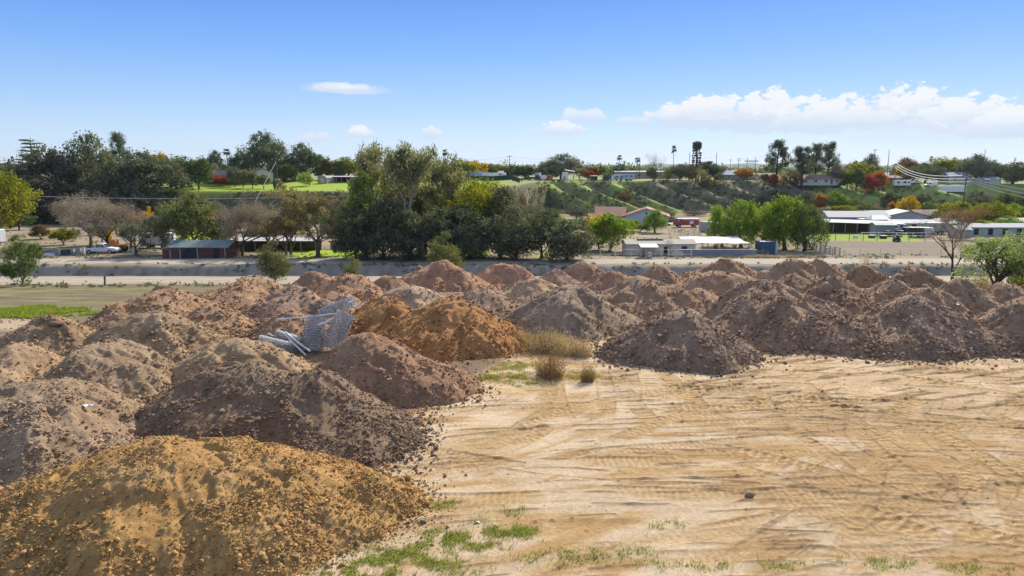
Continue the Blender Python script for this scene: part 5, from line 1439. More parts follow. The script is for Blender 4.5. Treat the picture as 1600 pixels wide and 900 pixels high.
# ---- left valley
fence('rail_fence', 'white three-rail fence at the foot of the left bluff', [W(112, 212), W(250, 206), W(420, 206)], 1.7, 3, WHITE, .13, 3.2, railr=.11)
pickup('white pickup parked under the leafless trees, nose to the right', 160, 121, R(4))
b = house('barn', 'low dark red barn with an open aisle and grey-green roof beside the wash', 322, 114.5, 9.2, 5.5, 1.9, .75, REDW, ROOFG, axis='x', eave=.5, cat='barn')
G().box((-1.5, -2.79, .85), (2.6, .12, 1.95)).build('aisle_opening', DARK, b)
G().box((2.9, -2.79, .9), (.8, .1, 1.6)).build('stall_door', DARK, b)
for xx in (-2.9, -.1, 4.4, -4.5): G().box((xx, -2.84, .9), (.16, .14, 2.1)).build('post', WOODF, b)
t = house('lean_to', 'faded red lean-to at the left end of the red barn with a dark sloping roof', 282, 114.0, 3.6, 4.6, 1.5, .35, REDW, BROWNW, axis='x', eave=.25, cat='shed')
fence('wire_fence', 'thin wire fence with grey posts in front of the red barn', [W(268, 111.9), W(372, 111.9)], 1.3, 2, WOODF, .05, 2.6, railr=.012)
for px, Y, m_, lb, s_ in ((311, 128, BLUE, 'blue plastic bin behind the ridge of the red barn', (1.5, 1.1, 1.25)), (296, 128, paint('dusty_pink', (.36, .25, .25)), 'dusty pink crate behind the red barn roof', (1.7, 1.1, 1.1)), (336, 128, paint('grey_cover', (.45, .45, .46)), 'grey covered heap behind the red barn roof', (2.2, 1.4, 1.2))):
    t = place('storage_bin', lb, 'bin', px, Y, 0, 'bins stored behind the red barn', .8)
    G().box((0, 0, .15), (s_[0], s_[1], s_[2]), top=(.85, .85)).build('bin_body', m_, t, bevel=.06); G().box((0, 0, s_[2] / 2 + .22), (s_[0] * .92, s_[1] * .92, .1)).build('lid', m_, t, bevel=.03)
    G().box((0, 0, -.65), (s_[0] * .9, s_[1] * .9, .55)).build('pallet', WOODF, t)
openshed('long_stable', 'long low brown stable with a white roof edge under the leafless pink trees', 428, 127, 17, 4, 2.0, 2.3, WROOF, 7, BROWNW)
box_trailer('horse_trailer', 'white horse trailer parked behind the grey-green leaning olive', 'trailer', 247, 135, R(10), 6.2, 2.2, wins=((-.2, .7, .8, .4), (.2, .7, .8, .4)))
box_trailer('camper', 'white camper cut by the left edge of the photo', 'camper', -18, 140, R(-12), 6.5, 2.6, wins=((.2, .6, 1.1, .6), (-.2, .6, 1.1, .6)), trim=GREYW)
t = place('stake', 'short dark stake in the ploughed field near the dirt road', 'stake', 164.5, 69.5)
G().box((0, 0, .45), (.13, .13, 1.1), ry=R(6)).build('stake_post', POLEM, t); G().box((.05, -.08, .82), (.2, .03, .14)).build('marker', BROWNW, t)
# yellow-orange loader right of the pickup
t = place('loader', 'orange tractor loader half hidden behind the nose of the pickup', 'tractor', 184, 124, R(0))
G().prism([(-1.2, .6), (1.3, .6), (1.3, 1.3), (.1, 1.4), (0, 2.2), (-1.1, 2.2), (-1.2, 1.2)], -.6, .6).build('body', ORANGEP, t, bevel=.05)
G().tube([(.8, 0, 1.2), (2.0, 0, 1.1), (2.7, 0, .35)], .12, 6).build('arm', ORANGEP, t); G().prism([(2.5, .05), (3.3, .05), (3.1, .7), (2.5, .6)], -.9, .9).build('bucket', STEEL, t); wheels(t, (-.8, .9), .85, .6)
# junk along the road
JK = 'scrap along the roadside left of the pickup'
for i, (px, lb, m_, s_, rz) in enumerate(((72, 'rusty scrap box at the left end of the roadside junk', BROWNW, (1.2, .9, .8), .3), (84, 'pale sheet of metal lying against the roadside junk', SOLAR, (1.6, .1, .8), .5), (92, 'white tank among the roadside junk', WHITE, (.7, .7, .9), 0), (102, 'dark crate in the middle of the roadside junk', TARP, (1.2, .9, 1.0), .2), (111, 'grey barrel right of the dark crate', STEEL, (.6, .6, .95), 0), (122, 'white panel standing in the roadside junk', SOLAR, (1.1, .12, 1.2), -.2), (131, 'narrow tan post-like crate nearest the pickup tail', OFFW, (.5, .4, 1.3), 0), (76, 'whitish boat-shaped tub on the ground before the junk', WHITE, (1.9, .9, .5), -.3))):
    t = place('scrap_item', lb, 'scrap', px, 117.5 + (i % 3) * .9 - (i == 7) * 2.5, rz, JK)
    g = G(); g.box((0, 0, s_[2] / 2), s_, top=(.86, .9)); g.build('shell', m_, t, bevel=.04)
    G().box((.05, 0, s_[2] + .05), (s_[0] * .8, max(s_[1] * .8, .08), .08), rz=.1).build('top_board', WOODF, t)
# ---- left bluff top
house('house', 'brown-roofed house with a dark red front on the left bluff lawn', 351, 280, 14, 8, 2.5, 1.8, paint('dark_red_wall', (.20, .10, .09), .85), BROOF, R(-6), wins=((3.6, 1.4, 1.2, 1.2), (1.8, 1.4, 1, 1.2)), door=-.5, dz=.7)
house('house', 'cream-gabled house with a brown roof behind the row of olives', 408, 285, 9, 9, 2.9, 1.9, OFFW, BROOF, R(30), axis='y', chimney=1.5, wins=((1.5, 1.5, 1.2, 1.1),), dz=.8)
house('house', 'dark blue-roofed house between the oaks at the far left', 192, 262, 9, 7, 2.6, 1.5, TANW, BLUER, R(10), wins=((-2, 1.4, 1.2, 1.1), (1.5, 1.4, 1.2, 1.1)), dz=1.5)
openshed('small_shed', 'little white-roofed shed at the top of the small sunny slope', 190, 248.5, 4.5, 2.5, 1.5, 1.8, WROOF, 3, WOODF)
house('small_shed', 'white shed right of the broad grey-green oak', 273, 268, 3.2, 3, 2.0, .6, WHITE, GROOF, R(15), cat='shed')
t = place('shed', 'tan metal shed with an arched roof beside the bright ball bush', 'shed', 510, 283, R(-20))
prof = [(-2.1, -.3), (2.1, -.3), (2.1, 1.9)] + [(2.1 * math.cos(a), 1.9 + .95 * math.sin(a)) for a in np.linspace(.25, math.pi - .25, 9)] + [(-2.1, 1.9)]
G().prism(prof, -2.8, 2.8).build('wall', TANW, t); pr2 = [(2.2 * math.cos(a), 1.95 + 1.0 * math.sin(a)) for a in np.linspace(.1, math.pi - .1, 9)] + [(2.12 * math.cos(a), 1.95 + .93 * math.sin(a)) for a in np.linspace(math.pi - .1, .1, 9)]
G().prism(pr2, -2.95, 2.95).build('roof', GROOF, t); G().box((0, -2.83, .9), (1.6, .06, 1.9)).build('door', OFFW, t)
openshed('carport', 'long carport with a pinkish white roof and dark underside, right of the tan shed', 540, 286, 11, 5, 2.2, 2.5, paint('pinkish_roof', (.62, .52, .49)), 6, DARK)
house('house', 'low pink-roofed house half hidden behind the slender eucalyptus', 571, 300, 9, 7, 2.4, 1.2, TANW, TILE, cat='house')
x, y, z = at(434, 252)
for dx, top, lb, rr_ in ((0, 243, 'right of two close dark poles on the lawn edge, vine-covered at its foot', .34), (-1.3, 262, 'shorter left pole of the close dark pair on the lawn edge', .24)):
    pole(lb, 434 + dx * 4, 252, top, 0, r=rr_ * .8, group='utility poles')
tree('dense1', 'pine', 430.5, 251, 272, 7, 'dark vine clump round the foot of the two close poles on the lawn', name='vine_clump', cat='vine')
wire('pale guy wire slanting down-left from the two close dark poles', [(x, y, z_at(434, 252, 252)), (at(399, 233)[0], 233, z_at(399, 316, 233))], 0, .07, WIREW)
# ---- middle bluff top
fence('mesh_fence', 'dark green mesh fence along the bluff top behind the bright lawn', [W(668, 296), W(740, 296), W(812, 297)], 2.0, 1, POLEM, .05, 4, mesh=GREENM)
box_trailer('container', 'long pale blue container behind the green mesh fence', 'container', 731, 312, R(1), 13, 2.8, body=PALEB, floor=1.0)
box_trailer('trailer', 'white box trailer at the right end of the pale blue container', 'trailer', 760, 314, R(3), 5, 2.2, floor=.8)
box_trailer('camper', 'low white camper behind the green mesh fence, right part', 'camper', 780, 318, R(-5), 6, 2.0, wins=((.1, .6, 1, .5),))
box_trailer('trailer', 'white trailer seen through the eucalyptus at the left of the mesh fence', 'trailer', 683, 312, R(0), 7, 2.2, floor=.8)
house('house', 'low grey-roofed house behind the trailers at the mesh fence', 764, 345, 14, 8, 2.4, 1.2, TANW, GROOF, cat='house')
def rig(label, px, Y, rz, cab, body, L=5.5, hb=1.9):
    t = place('truck', label, 'truck', px, Y, rz, 'trucks and trailers on the bluff edge')
    G().box((-.9, 0, .8 + hb / 2), (L, 2.3, hb)).build('cargo_body', body, t, bevel=.05)
    G().prism([(L / 2 - .85, .55), (L / 2 + 1.2, .55), (L / 2 + 1.25, 1.35), (L / 2 + .7, 2.35), (L / 2 - .85, 2.4)], -1.1, 1.1).build('cab', cab, t, bevel=.06)
    G().add([(L / 2 + 1.26, -.9, 1.4), (L / 2 + 1.26, .9, 1.4), (L / 2 + .76, .85, 2.25), (L / 2 + .76, -.85, 2.25)], [(0, 1, 2, 3)]).build('windscreen', GLASS, t)
    for sg in (-1, 1): G().box((L / 2 + .3, sg * 1.12, 1.75), (.8, .03, .6)).build('side_window', GLASS, t)
    wheels(t, (-L / 2, L / 2 + .4), 1.12, .48); return t
pickup('black pickup at the left end of the bluff-edge vehicles', 821, 323, R(10), BLACKP, 'trucks and trailers on the bluff edge')
rig('dark flatbed truck second from the left on the bluff edge', 833, 323, R(0), BLACKP, TARP, 4, .8)
rig('white-cab tall truck beside the small lime tree on the bluff edge', 841, 329, R(80), WHITE, PALEB, 5, 2.6)
rig('red and white truck left of the orange container on the bluff edge', 850, 325, R(20), REDP, WHITE, 3.5, 1.6)
t = place('container', 'small orange container in front of the big grey-green dome tree', 'container', 858, 328); G().box((0, 0, 1.2), (2.6, 2.4, 2.6)).build('body', ORANGEP, t, bevel=.05); G().box((.5, -1.22, 1.2), (1.0, .05, 2.2)).build('door', ORANGEP, t)
t = place('portable_cabin', 'upright white cabin right of the big grey-green dome tree', 'cabin', 883, 325); G().box((0, 0, 1.9), (2.7, 2.6, 4.0)).build('body', WHITE, t, bevel=.06); G().box((-.4, -1.32, 1.1), (.9, .05, 2.0)).build('door', GREYW, t)
t = place('canopy_banner', 'red and white striped awning above the white cabin', 'awning', 890, 329)
G().quad((-2.2, -1, 4.9), (2.4, -1, 4.1), (2.4, 1, 4.3), (-2.2, 1, 5.1)).build('awning_cloth', PAPER, t); G().quad((-2.2, -1.02, 4.88), (2.4, -1.02, 4.08), (2.4, -1.02, 3.8), (-2.2, -1.02, 4.6)).build('red_stripe', REDP, t)
for xx in (-2.1, 2.3): G().tube([(xx, 0, 0), (xx, 0, 4.5)], .05, 5).build('post', STEEL, t)
openshed('market_stall', 'small green-topped stall right of the red tree on the bluff edge', 928, 323, 3.6, 2.6, 2.2, 2.4, paint('green_canvas', (.25, .33, .22)), 3, DARK, cat='stall')
t = place('tarp_heap', 'dark tilted ramp-like heap covered in tarp on the bluff edge', 'tarp heap', 945, 323); G().prism([(-2, 0), (2.0, 0), (2.2, 2.6), (1.2, 2.8)], -1, 1).build('tarp_cover', TARP, t); G().box((1.9, -1.1, 1.3), (.1, .1, 2.6)).build('pole', STEEL, t)
t = place('portable_toilet', 'tall white-blue cubicle at the left of the pale trailers', 'cubicle', 957, 323); G().box((0, 0, 1.2), (1.6, 1.5, 2.5), top=(.94, .94)).build('body', PALEB, t); G().box((0, -.77, 1.1), (.9, .04, 1.9)).build('door', WHITE, t)
box_trailer('camper', 'white and blue camper second from the right of the pale trailers', 'camper', 967, 327, R(0), 5.5, 2.1, wins=((-.2, .6, 1.2, .6), (.2, .6, 1.2, .6)), trim=BLUE)
box_trailer('camper', 'pale blue camper at the right of the pale trailers', 'camper', 982, 325, R(0), 5.2, 2.3, body=PALEB, wins=((-.25, .6, .9, .7), (.2, .6, 1.1, .7)))
t = house('warehouse', 'long low beige building with a flat roof behind the palms', 1010, 372, 36, 12, 3.4, .5, TANW, SOLAR, wins=[(-15 + 5 * i, 1.8, 1.6, 1.0) for i in range(7)], cat='building')
house('house', 'blue-grey roofed house between the rust-red and the orange trees', 1145, 342, 15, 9, 2.6, 2.1, paint('grey_siding', (.33, .33, .35), .8), BLUER, R(8), wins=((-4, 1.4, 1.2, 1.1), (2, 1.4, 1.5, 1.1)), door=5)
house('house', 'small white-roofed house behind the orange dome tree on the bluff', 1178, 346, 8, 7, 2.2, .9, OFFW, WROOF, cat='house')
pickup('red pickup under the tall dark pine on the bluff', 1201, 327, R(0), REDP)
# tree-shaped cell tower
x, y, z = at(1087, 333); hT = z_at(1087, 219, 333) - z
t = thing('cell_tower', 'tall cell tower disguised as a tree, with dark antenna panels', 'cell tower', (x, y, z))
G().tube([(0, 0, -.3), (0, 0, hT * .97)], [.55, .3], 10).build('mast', POLEM, t)
r_ = random.Random(77); g = G()
for zz in (.34, .39, .45, .5, .56, .62, .68, .74):
    for k_ in range(7):
        a = r_.uniform(0, 6.28); L = r_.uniform(1.3, 2.1); g = G()
        g.tube([(0, 0, zz * hT), (math.cos(a) * L, math.sin(a) * L, zz * hT + .15)], .06, 4)
        bo = g.build('arm', POLEM, t); G().box((math.cos(a) * L, math.sin(a) * L, zz * hT), (.55, .55, .9), rz=a, top=(.8, .8)).build('antenna_panel', TARP, bo)
P = r_.random()
rg = np.random.default_rng(9); pts = rg.normal(size=(1500, 3)); pts /= np.linalg.norm(pts, axis=1, keepdims=True)
q = pts * np.array([1.9, 1.9, .75]) + np.stack([0 * pts[:, 0], 0 * pts[:, 0], hT * (.80 + .13 * rg.random(1500))], 1)
V, F, cc = leaves(q, pts, .5, rg, .35, .4); npmesh('artificial_crown', V, [F], LEAF['pine'], cc, False, parent=t)
# ---- right bluff top
house('ranch_house', 'long white ranch house with a brown roof beneath the four pines', 1278, 326, 21, 8, 2.5, 1.7, OFFW, BROOF, R(-3), wins=((-7, 1.4, 1.4, 1.1), (-2.5, 1.4, 1.4, 1.1), (2, 1.4, 1.4, 1.1), (7, 1.4, 1.4, 1.1)), door=4.6)
house('house', 'pale flat house left of the wide brown bush on the bluff', 1197, 338, 9, 7, 2.4, 1.0, OFFW, BROOF, cat='house')
house('house', 'pale-roofed low building behind the golden orange tree', 1380, 390, 22, 9, 3, 1.6, TANW, SOLAR, cat='house')
house('house', 'brown-fronted small house right of the golden orange tree', 1388, 336, 8, 7, 2.4, 1.0, BROWNW, BROOF, R(8), wins=((2, 1.3, 1.1, 1),))
box_trailer('camper', 'white motor camper with dark windows at the left of the bluff-edge vehicles on the right', 'camper', 1408, 331, R(2), 8, 2.6, wins=((-.28, .6, 1.4, .8), (.12, .62, 1.6, .8), (.36, .6, .8, .8)), floor=.6)
pickup('grey pickup between the white motor camper and the white van', 1430, 333, R(12), STEEL)
van('white van left of the long white trailer on the right bluff', 1454, 331, R(178))
box_trailer('semi_trailer', 'long white trailer below the blue-roofed house on the right', 'trailer', 1486, 331, R(0), 12.6, 2.9, floor=1.1, axle=(-.36, -.28))
house('house', 'blue-roofed house above the long white trailer', 1491, 350, 12, 8, 2.9, 1.8, OFFW, BLUER, R(5), wins=((-3, 1.5, 1.2, 1.2), (3, 1.5, 1.2, 1.2)), cat='house', dz=.8)
house('small_shed', 'grey-blue shed right of the long white trailer', 1532, 338, 6, 4, 2.2, .6, GREYW, GROOF, cat='shed')
house('house', 'small pale house far right below the dark tree mass', 1546, 342, 7, 6, 2.4, 1.1, OFFW, BLUER, cat='house')
# ---- centre valley
t = house('house', 'pale house with a red tile roof and a wide gable behind the domed green tree', 1010, 217, 13, 11, 3.1, 2.3, paint('pale_blue_stucco', (.50, .55, .60), .85), TILE, R(-12), axis='y', eave=.6, cat='house', wins=())
G().prism([(-3.2, 2.7), (3.2, 2.7), (0, 5.3)], -1, 1, axis='x')
g = G()
for sg in (-1, 1): g.prism([(0, 5.42), (sg * 5.2, 2.75), (sg * 5.2, 2.92), (0, 5.58)], -16, -6.2, axis='x')
g.build('wing_roof', TILE, t); G().prism([(-4.6, -.5), (4.6, -.5), (4.6, 3.05), (0, 5.4), (-4.6, 3.05)], -15.5, -6.6, axis='x').build('wing_wall', OFFW, t)
G().box((0, -5.53, 3.9), (.5, .06, .7)).build('vent', DARK, t)
# the old red fire engine
t = place('fire_engine', 'old faded red fire engine with a white top on the dry grass', 'fire engine', 1072, 207, R(186))
G().prism([(-3.6, .6), (1.4, .6), (1.4, 2.1), (-3.6, 2.1)], -1.15, 1.15).build('body', REDP, t, bevel=.05)
G().prism([(1.45, .6), (3.7, .6), (3.75, 1.4), (3.4, 2.4), (1.45, 2.45)], -1.15, 1.15).build('cab', REDP, t, bevel=.08)
G().box((-.2, 0, 2.52), (7.2, 2.1, .14)).build('roof_panel', WHITE, t, bevel=.03); G().box((-1, 0, 2.3), (5, 1.8, .3)).build('hose_bed', PAPER, t)
for sg in (-1, 1):
    G().box((2.4, sg * 1.16, 1.85), (1.2, .03, .7)).build('side_window', GLASS, t)
    for xx in (-2.8, -1.2, .4): G().box((xx, sg * 1.165, 1.4), (1.2, .03, .9)).build('locker_door', PAPER if xx == -1.2 else REDP, t)
G().box((3.1, 0, 2.66), (.3, 1.4, .18)).build('light_bar', STEEL, t); wheels(t, (-2.3, 2.4), 1.16, .5)
t = place('flat_trailer', 'low white flat trailer left of the red fire engine', 'trailer', 1044, 214, R(3)); G().box((0, 0, .7), (7, 2.2, .18)).build('bed', WHITE, t); G().tube([(3.5, 0, .65), (4.6, 0, .5)], .06, 5).build('hitch', STEEL, t); wheels(t, (-.9, .1), 1.12, .35)
t = place('container', 'pale container with a blue door left of the weeping trees', 'container', 1112, 181, R(-62)); G().box((0, 0, 1.35), (7, 2.5, 2.6)).build('body', SOLAR, t, bevel=.04)
G().box((-3.52, 0, 1.2), (.06, 2.1, 2.2)).build('door', BLUE, t)
for i, (dx) in enumerate((-.8, .6, 1.9)):
    t = place('cabinet', ('left', 'middle', 'right')[i] + ' of three pale boxes standing behind the pale container', 'box', 1104 + dx * 7, 196, 0, 'pale boxes behind the container'); G().box((0, 0, 1.0), (1.1, .8, 1.6)).build('body', WHITE, t, bevel=.05); G().box((0, -.42, 1.2), (.7, .03, .8)).build('door', DARK, t)
# beige shed with flat pieces
t = house('shed', 'long beige shed with a dark doorway beside the upper road', 1028, 119.5, 11.8, 4.2, 1.95, .55, OFFW, BEIGE, R(2), eave=.25, cat='shed')
G().box((.9, -2.12, .8), (.9, .06, 1.5)).build('door', DARK, t); G().box((4.0, -2.12, 1.35), (.9, .06, .5)).build('window', DARK, t)
G().box((-1.5, .3, 2.62), (4.6, 1.6, .07), rx=R(-6)).build('roof_sheet', SOLAR, t)
t = place('half_wall', 'curved pale wall piece against the beige shed doorway', 'wall', 1056, 115.2); G().prism([(-1.4, -.2), (1.4, -.2), (1.4, .75), (.6, .95), (-.4, 1.35), (-1.4, 1.6)], -.08, .08).build('panel', OFFW, t); G().box((1.3, 0, .4), (.16, .22, 1.1)).build('end_post', WOODF, t)
t = place('kiosk', 'small open kiosk with a white sloped roof at the upper road', 'kiosk', 1013, 113.0)
G().box((0, 0, 1.95), (2.9, 2.2, .1), rx=R(8)).build('roof', WHITE, t)
for xx in (-1.25, 1.25):
    for yy in (-.9, .9): G().box((xx, yy, .85), (.12, .12, 2.1)).build('post', WOODF, t)
G().box((-1.2, 0, .8), (.08, 1.7, 1.5)).build('side_wall', BEIGE, t); G().box((.1, .85, .8), (2.2, .06, 1.5)).build('back_wall', GREYW, t); G().box((.1, -.3, .45), (.7, .6, .9)).build('counter', OFFW, t)
# shade canopy
t = openshed('shade_canopy', 'big flat white shade canopy on timber posts beside the upper road', 1113, 122, 10.6, 8.5, 2.2, 2.5, paint('white_canopy_sheet', (.74, .73, .71), .8, .08, stripes=(0, 12)), 5, None, R(-4), 'canopy', None, .22, WOODF)
for px, lb in ((1118, 'orange barrel standing under the shade canopy, middle'), (1147, 'orange barrel under the right part of the shade canopy')):
    q_ = place('barrel', lb, 'barrel', px, 121, 0, 'orange barrels under the canopy'); G().tube([(0, 0, 0), (0, 0, 1.3)], .35, 12).build('drum', ORANGEP, q_); G().tube([(0, 0, 1.3), (0, 0, 1.38)], .37, 12).build('lid', WHITE, q_)
t = place('block_wall', 'low blue-grey block wall in front of the shade canopy', 'wall', 1120, 115.4); G().box((0, 0, .5), (13.2, .22, 1.2)).build('wall_face', BLOCK, t); G().box((0, 0, 1.13), (13.3, .28, .07)).build('cap', SOLAR, t)
t = place('container', 'dark blue container under the weeping trees', 'container', 1196, 120.5, R(4)); G().box((0, 0, 1.1), (3.0, 2.2, 2.2)).build('body', paint('dark_blue_metal', (.06, .10, .16), .6, stripes=(0, 16)), t, bevel=.04); G().box((1.4, -1.12, 1.1), (.35, .06, 2.1)).build('corner_post', PALEB, t); G().box((-1.0, -.8, 2.24), (.9, .8, .08)).build('roof_hatch', WHITE, t)
for i, (px, lb, rz) in enumerate(((1172, 'long white plank sloping off the right end of the canopy', .3), (1186, 'second white plank crossing the first near the blue container', -.3), (1196, 'bent grey sheet in the debris by the blue container', .8))):
    t = place('loose_board', lb, 'board', px, 118, rz, 'loose boards at the blue container'); G().box((0, 0, .62), (4.2 - i, .3 + .4 * (i == 2), .09), ry=R(14)).build('plank', SOLAR if i < 2 else GREYW, t); G().box((.6, 0, .22), (.4, .4, .5)).build('support', WOODF, t)
fence('pipe_fence', 'pale pipe fence with posts along the upper road before the beige shed', [W(914, 112.3), W(1080, 112.3)], 1.5, 2, OFFW, .06, 2.35, railr=.03)
fence('pipe_fence', 'thin corral fence rising from the beige shed towards the two-topped green tree', [W(985, 150), W(1030, 140), W(1075, 150)], 1.3, 2, WOODF, .06, 2.5)
fence('corral_fence', 'grey corral fence on the dry grass below the red fire engine', [W(1045, 185), W(1075, 172), W(1095, 170)], 1.2, 3, WOODF, .06, 2.2)
fence('corral_fence', 'long corral fence running from the fire engine to the pale container', [W(1092, 205), W(1108, 188)], 1.4, 3, WOODF, .06, 2.2)
fence('rail_fence', 'weathered wooden rail fence beneath the darker weeping tree', [W(1246, 128), W(1275, 126), W(1312, 117)], 1.35, 4, WOODF, .08, 2.0, railr=.055)
t = place('gate', 'old grey wooden gate leaning at the end of the roadside dry bushes', 'gate', 1290, 115.5, R(-15))
for k in range(4): G().box((0, 0, .25 + .33 * k), (2.2, .06, .12)).build('board', WOODF, t)
for xx in (-1.05, 1.05): G().box((xx, .05, .65), (.12, .1, 1.5)).build('upright', WOODF, t)
fence('wire_fence', 'thin wire fence with posts between the green paddock and the brown field', [W(1262, 153), W(1370, 153), W(1470, 153)], 1.4, 3, WOODF, .06, 3.2, railr=.014)
fence('wire_fence', 'thin wire fence along the front of the brown field', [W(1312, 116.5), W(1470, 116.5)], 1.2, 3, STEEL, .03, 3.5, railr=.012)
# ---- right barns
t = openshed('open_stable', 'long open stable with a grey roof on the green paddock', 1340, 181, 21, 7, 2.7, 3.1, GROOF, 8, BROWNW, R(-6), 'stable', tilt=-.5)
house('shed', 'grey metal shed at the right end of the open stable', 1378, 172, 4.4, 4, 2.7, .4, GREYW, SOLAR, R(-8), cat='shed')
t = place('canopy_tent', 'bright white peaked canopy behind the grey metal shed', 'canopy', 1370, 186)
G().add([(-2.6, -2, 3.2), (2.6, -2, 3.2), (2.6, 2, 3.2), (-2.6, 2, 3.2), (-1.6, 0, 4.3), (1.6, 0, 4.3)], [(0, 1, 5, 4), (2, 3, 4, 5), (1, 2, 5), (3, 0, 4), (3, 2, 1, 0)]).build('canopy_top', WHITE, t)
for xx in (-2.5, 2.5):
    for yy in (-1.9, 1.9): G().tube([(xx, yy, 0), (xx, yy, 3.2)], .06, 6).build('post', STEEL, t)
SB = 'white-roofed stable buildings in the right valley'
house('stable', 'grey-roofed barn behind the left part of the open stable', 1332, 204, 17, 8, 3.1, 1.4, GREYW, GROOF, R(-4), cat='barn', group=SB)
house('stable', 'white low building behind the peaked canopy', 1368, 212, 14, 7, 3.0, .9, WHITE, SOLAR, R(-4), cat='barn', group=SB, wins=((-4, 1.6, 1.2, .8), (0, 1.6, 1.2, .8), (4, 1.6, 1.2, .8)))
house('stable', 'wide barn with a pale gable facing the wash, right of the peaked canopy', 1408, 207, 15, 12, 3.0, 1.9, SOLAR, GROOF, R(-12), axis='y', cat='barn', group=SB)
t = house('stable', 'long stable row with dark stall doors right of the grey metal shed', 1430, 186, 20, 5, 2.3, .7, OFFW, WROOF, R(-2), cat='stable', group=SB)
for k in range(6): G().box((-8.2 + 3.2 * k, -2.53, 1.15), (1.2, .06, 1.7)).build('stall_door', DARK, t)
house('stable', 'small white-fenced barn farthest back at the slope foot', 1385, 232, 18, 6, 2.6, .8, WHITE, GROOF, R(0), cat='barn', group=SB)
house('stable', 'brown-roofed farmhouse behind the leafless tree by the wash', 1450, 225, 12, 8, 2.6, 1.5, GREYW, BROOF, R(5), cat='house', group=SB)
t = house('stable', 'long green-walled stable with a pale roof behind the leafy shrub', 1560, 170, 19, 5, 2.2, .7, MINTW, SOLAR, R(-2), cat='stable', group=SB)
for k in range(5): G().box((-7 + 3.4 * k, -2.53, 1.1), (1.1, .06, 1.5)).build('stall_door', DARK, t)
house('stable', 'dark-walled barn with a white roof edge at the right edge of the photo', 1594, 186, 11, 6, 2.8, .7, paint('dark_slate_wall', (.07, .09, .11), .7), WROOF, R(-2), cat='barn', group=SB)
house('small_shed', 'little white-roofed shed seen through the leafless tree', 1498, 166, 3.4, 3, 2.0, .7, GREYW, WROOF, R(10), cat='shed')
t = place('parked_cart', 'purple-trimmed dark horse cart in front of the long stable row', 'cart', 1430, 166, R(170)); G().prism([(-1.8, .6), (1.6, .6), (1.4, 2.2), (-1.4, 2.4)], -1, 1).build('body', BLACKP, t, bevel=.06); G().box((0, 0, 2.4), (3.2, 2.1, .12)).build('roof', PURPLE, t); wheels(t, (-.9, .9), 1.02, .35)
box_trailer('horse_trailer', 'white and purple trailer right of the dark horse cart', 'trailer', 1443, 168, R(172), 3.6, 1.8, body=WHITE, trim=PURPLE, floor=.5)
for px, py, lb in ((1362, 369, 'black feed tub left of the dark horse'), (1380, 370, 'black feed tub under the head of the dark horse')):
    x, Y, z = hit(px, py + 3); t = thing('feed_tub', lb, 'tub', (x, Y, z), 0, 'black feed tubs'); G().tube([(0, 0, 0), (0, 0, .75)], [.75, .85], 14).build('tub_wall', BLACKP, t); G().tube([(0, 0, .7), (0, 0, .77)], .8, 14).build('rim', TARP, t)
def horse(label, px, Y, rz, mat, s=1.0):
    t = place('horse', label, 'horse', px, Y, rz); me = bpy.data.meshes.new('body')
    vs = [(-.6, 0, 1.2), (0, 0, 1.18), (.55, 0, 1.2), (.85, 0, 1.3), (1.15, 0, 1.0), (1.35, 0, .6), (1.5, 0, .42)]; rad = [.30, .33, .30, .2, .15, .13, .09]; ed = [(i, i + 1) for i in range(6)]
    for x_, sgn, hind in ((.5, 1, 0), (.55, -1, 0), (-.6, 1, 1), (-.7, -1, 1)):
        n0 = len(vs); kx = x_ + (.08 if hind else .02)
        vs += [(x_, sgn * .2, .9), (kx if not hind else x_ + .1, sgn * .2, .62 if hind else .5), ((x_ - .12) if hind else x_, sgn * .2, .42 if hind else .28), (x_ - (.08 if hind else 0), sgn * .2, .03)]; rad += [.17, .09, .065, .07]
        ed += [(2 if not hind else 0, n0), (n0, n0 + 1), (n0 + 1, n0 + 2), (n0 + 2, n0 + 3)]
    me.from_pydata([tuple(c * s for c in v) for v in vs], ed, []); o = bpy.data.objects.new('body', me); COL.objects.link(o); o.parent = t
    m_ = o.modifiers.new('skin', 'SKIN')
    for i, sv in enumerate(me.skin_vertices[0].data): sv.radius = (rad[i] * s, rad[i] * s); sv.use_root = i == 1
    o.modifiers.new('sub', 'SUBSURF').render_levels = 1; me.materials.append(mat)
    G().tube([(-.88 * s, 0, 1.28 * s), (-1.02 * s, 0, 1.0 * s), (-1.0 * s, 0, .55 * s)], [.06, .07, .03], 6).build('tail', mat, t)
    G().prism([(.75, 1.42), (.95, 1.25), (1.2, .98), (1.12, 1.1), (.85, 1.52)], -.04, .04).build('mane', mat, t)
    return t
x, Y, z = hit(1387, 370); horse('dark horse grazing by the grey metal shed in the paddock', 1387, Y, R(180), HORSE)
x, Y, z = hit(1338, 377); horse('pale horse lying low by the wire fence of the paddock', 1336, 155.5, R(20), WHITEH, .62)
t = place('manure_heap', 'dark heap of earth behind the grazing horse', 'heap', 1396, 168); r = np.random.default_rng(3); v, f = ico(3); v = v * (1 + .12 * noise(v[:, 0] * 3, v[:, 1] * 3, 5))[:, None] * np.array([2.2, 1.5, .95]); npmesh('heap', v, [f], DIRT, np.tile(C(.10, .08, .06), (len(v), 1)), parent=t)
t = place('barrel_cart', 'small black cart on the front edge of the green paddock', 'cart', 1401, 149.5); G().box((0, 0, .65), (1.3, .9, .8), top=(.8, .8)).build('body', BLACKP, t, bevel=.05); G().box((.1, 0, 1.2), (.5, .4, .5)).build('seat', TARP, t); wheels(t, (-.4, .4), .5, .3)
x, y, z = at(1366, 246); t = thing('flag_pole', 'red flag on a thin pole on the green slope above the barns', 'flag', (x, y, z)); G().tube([(0, 0, -.2), (0, 0, 5.6)], .05, 6).build('pole', STEEL, t)
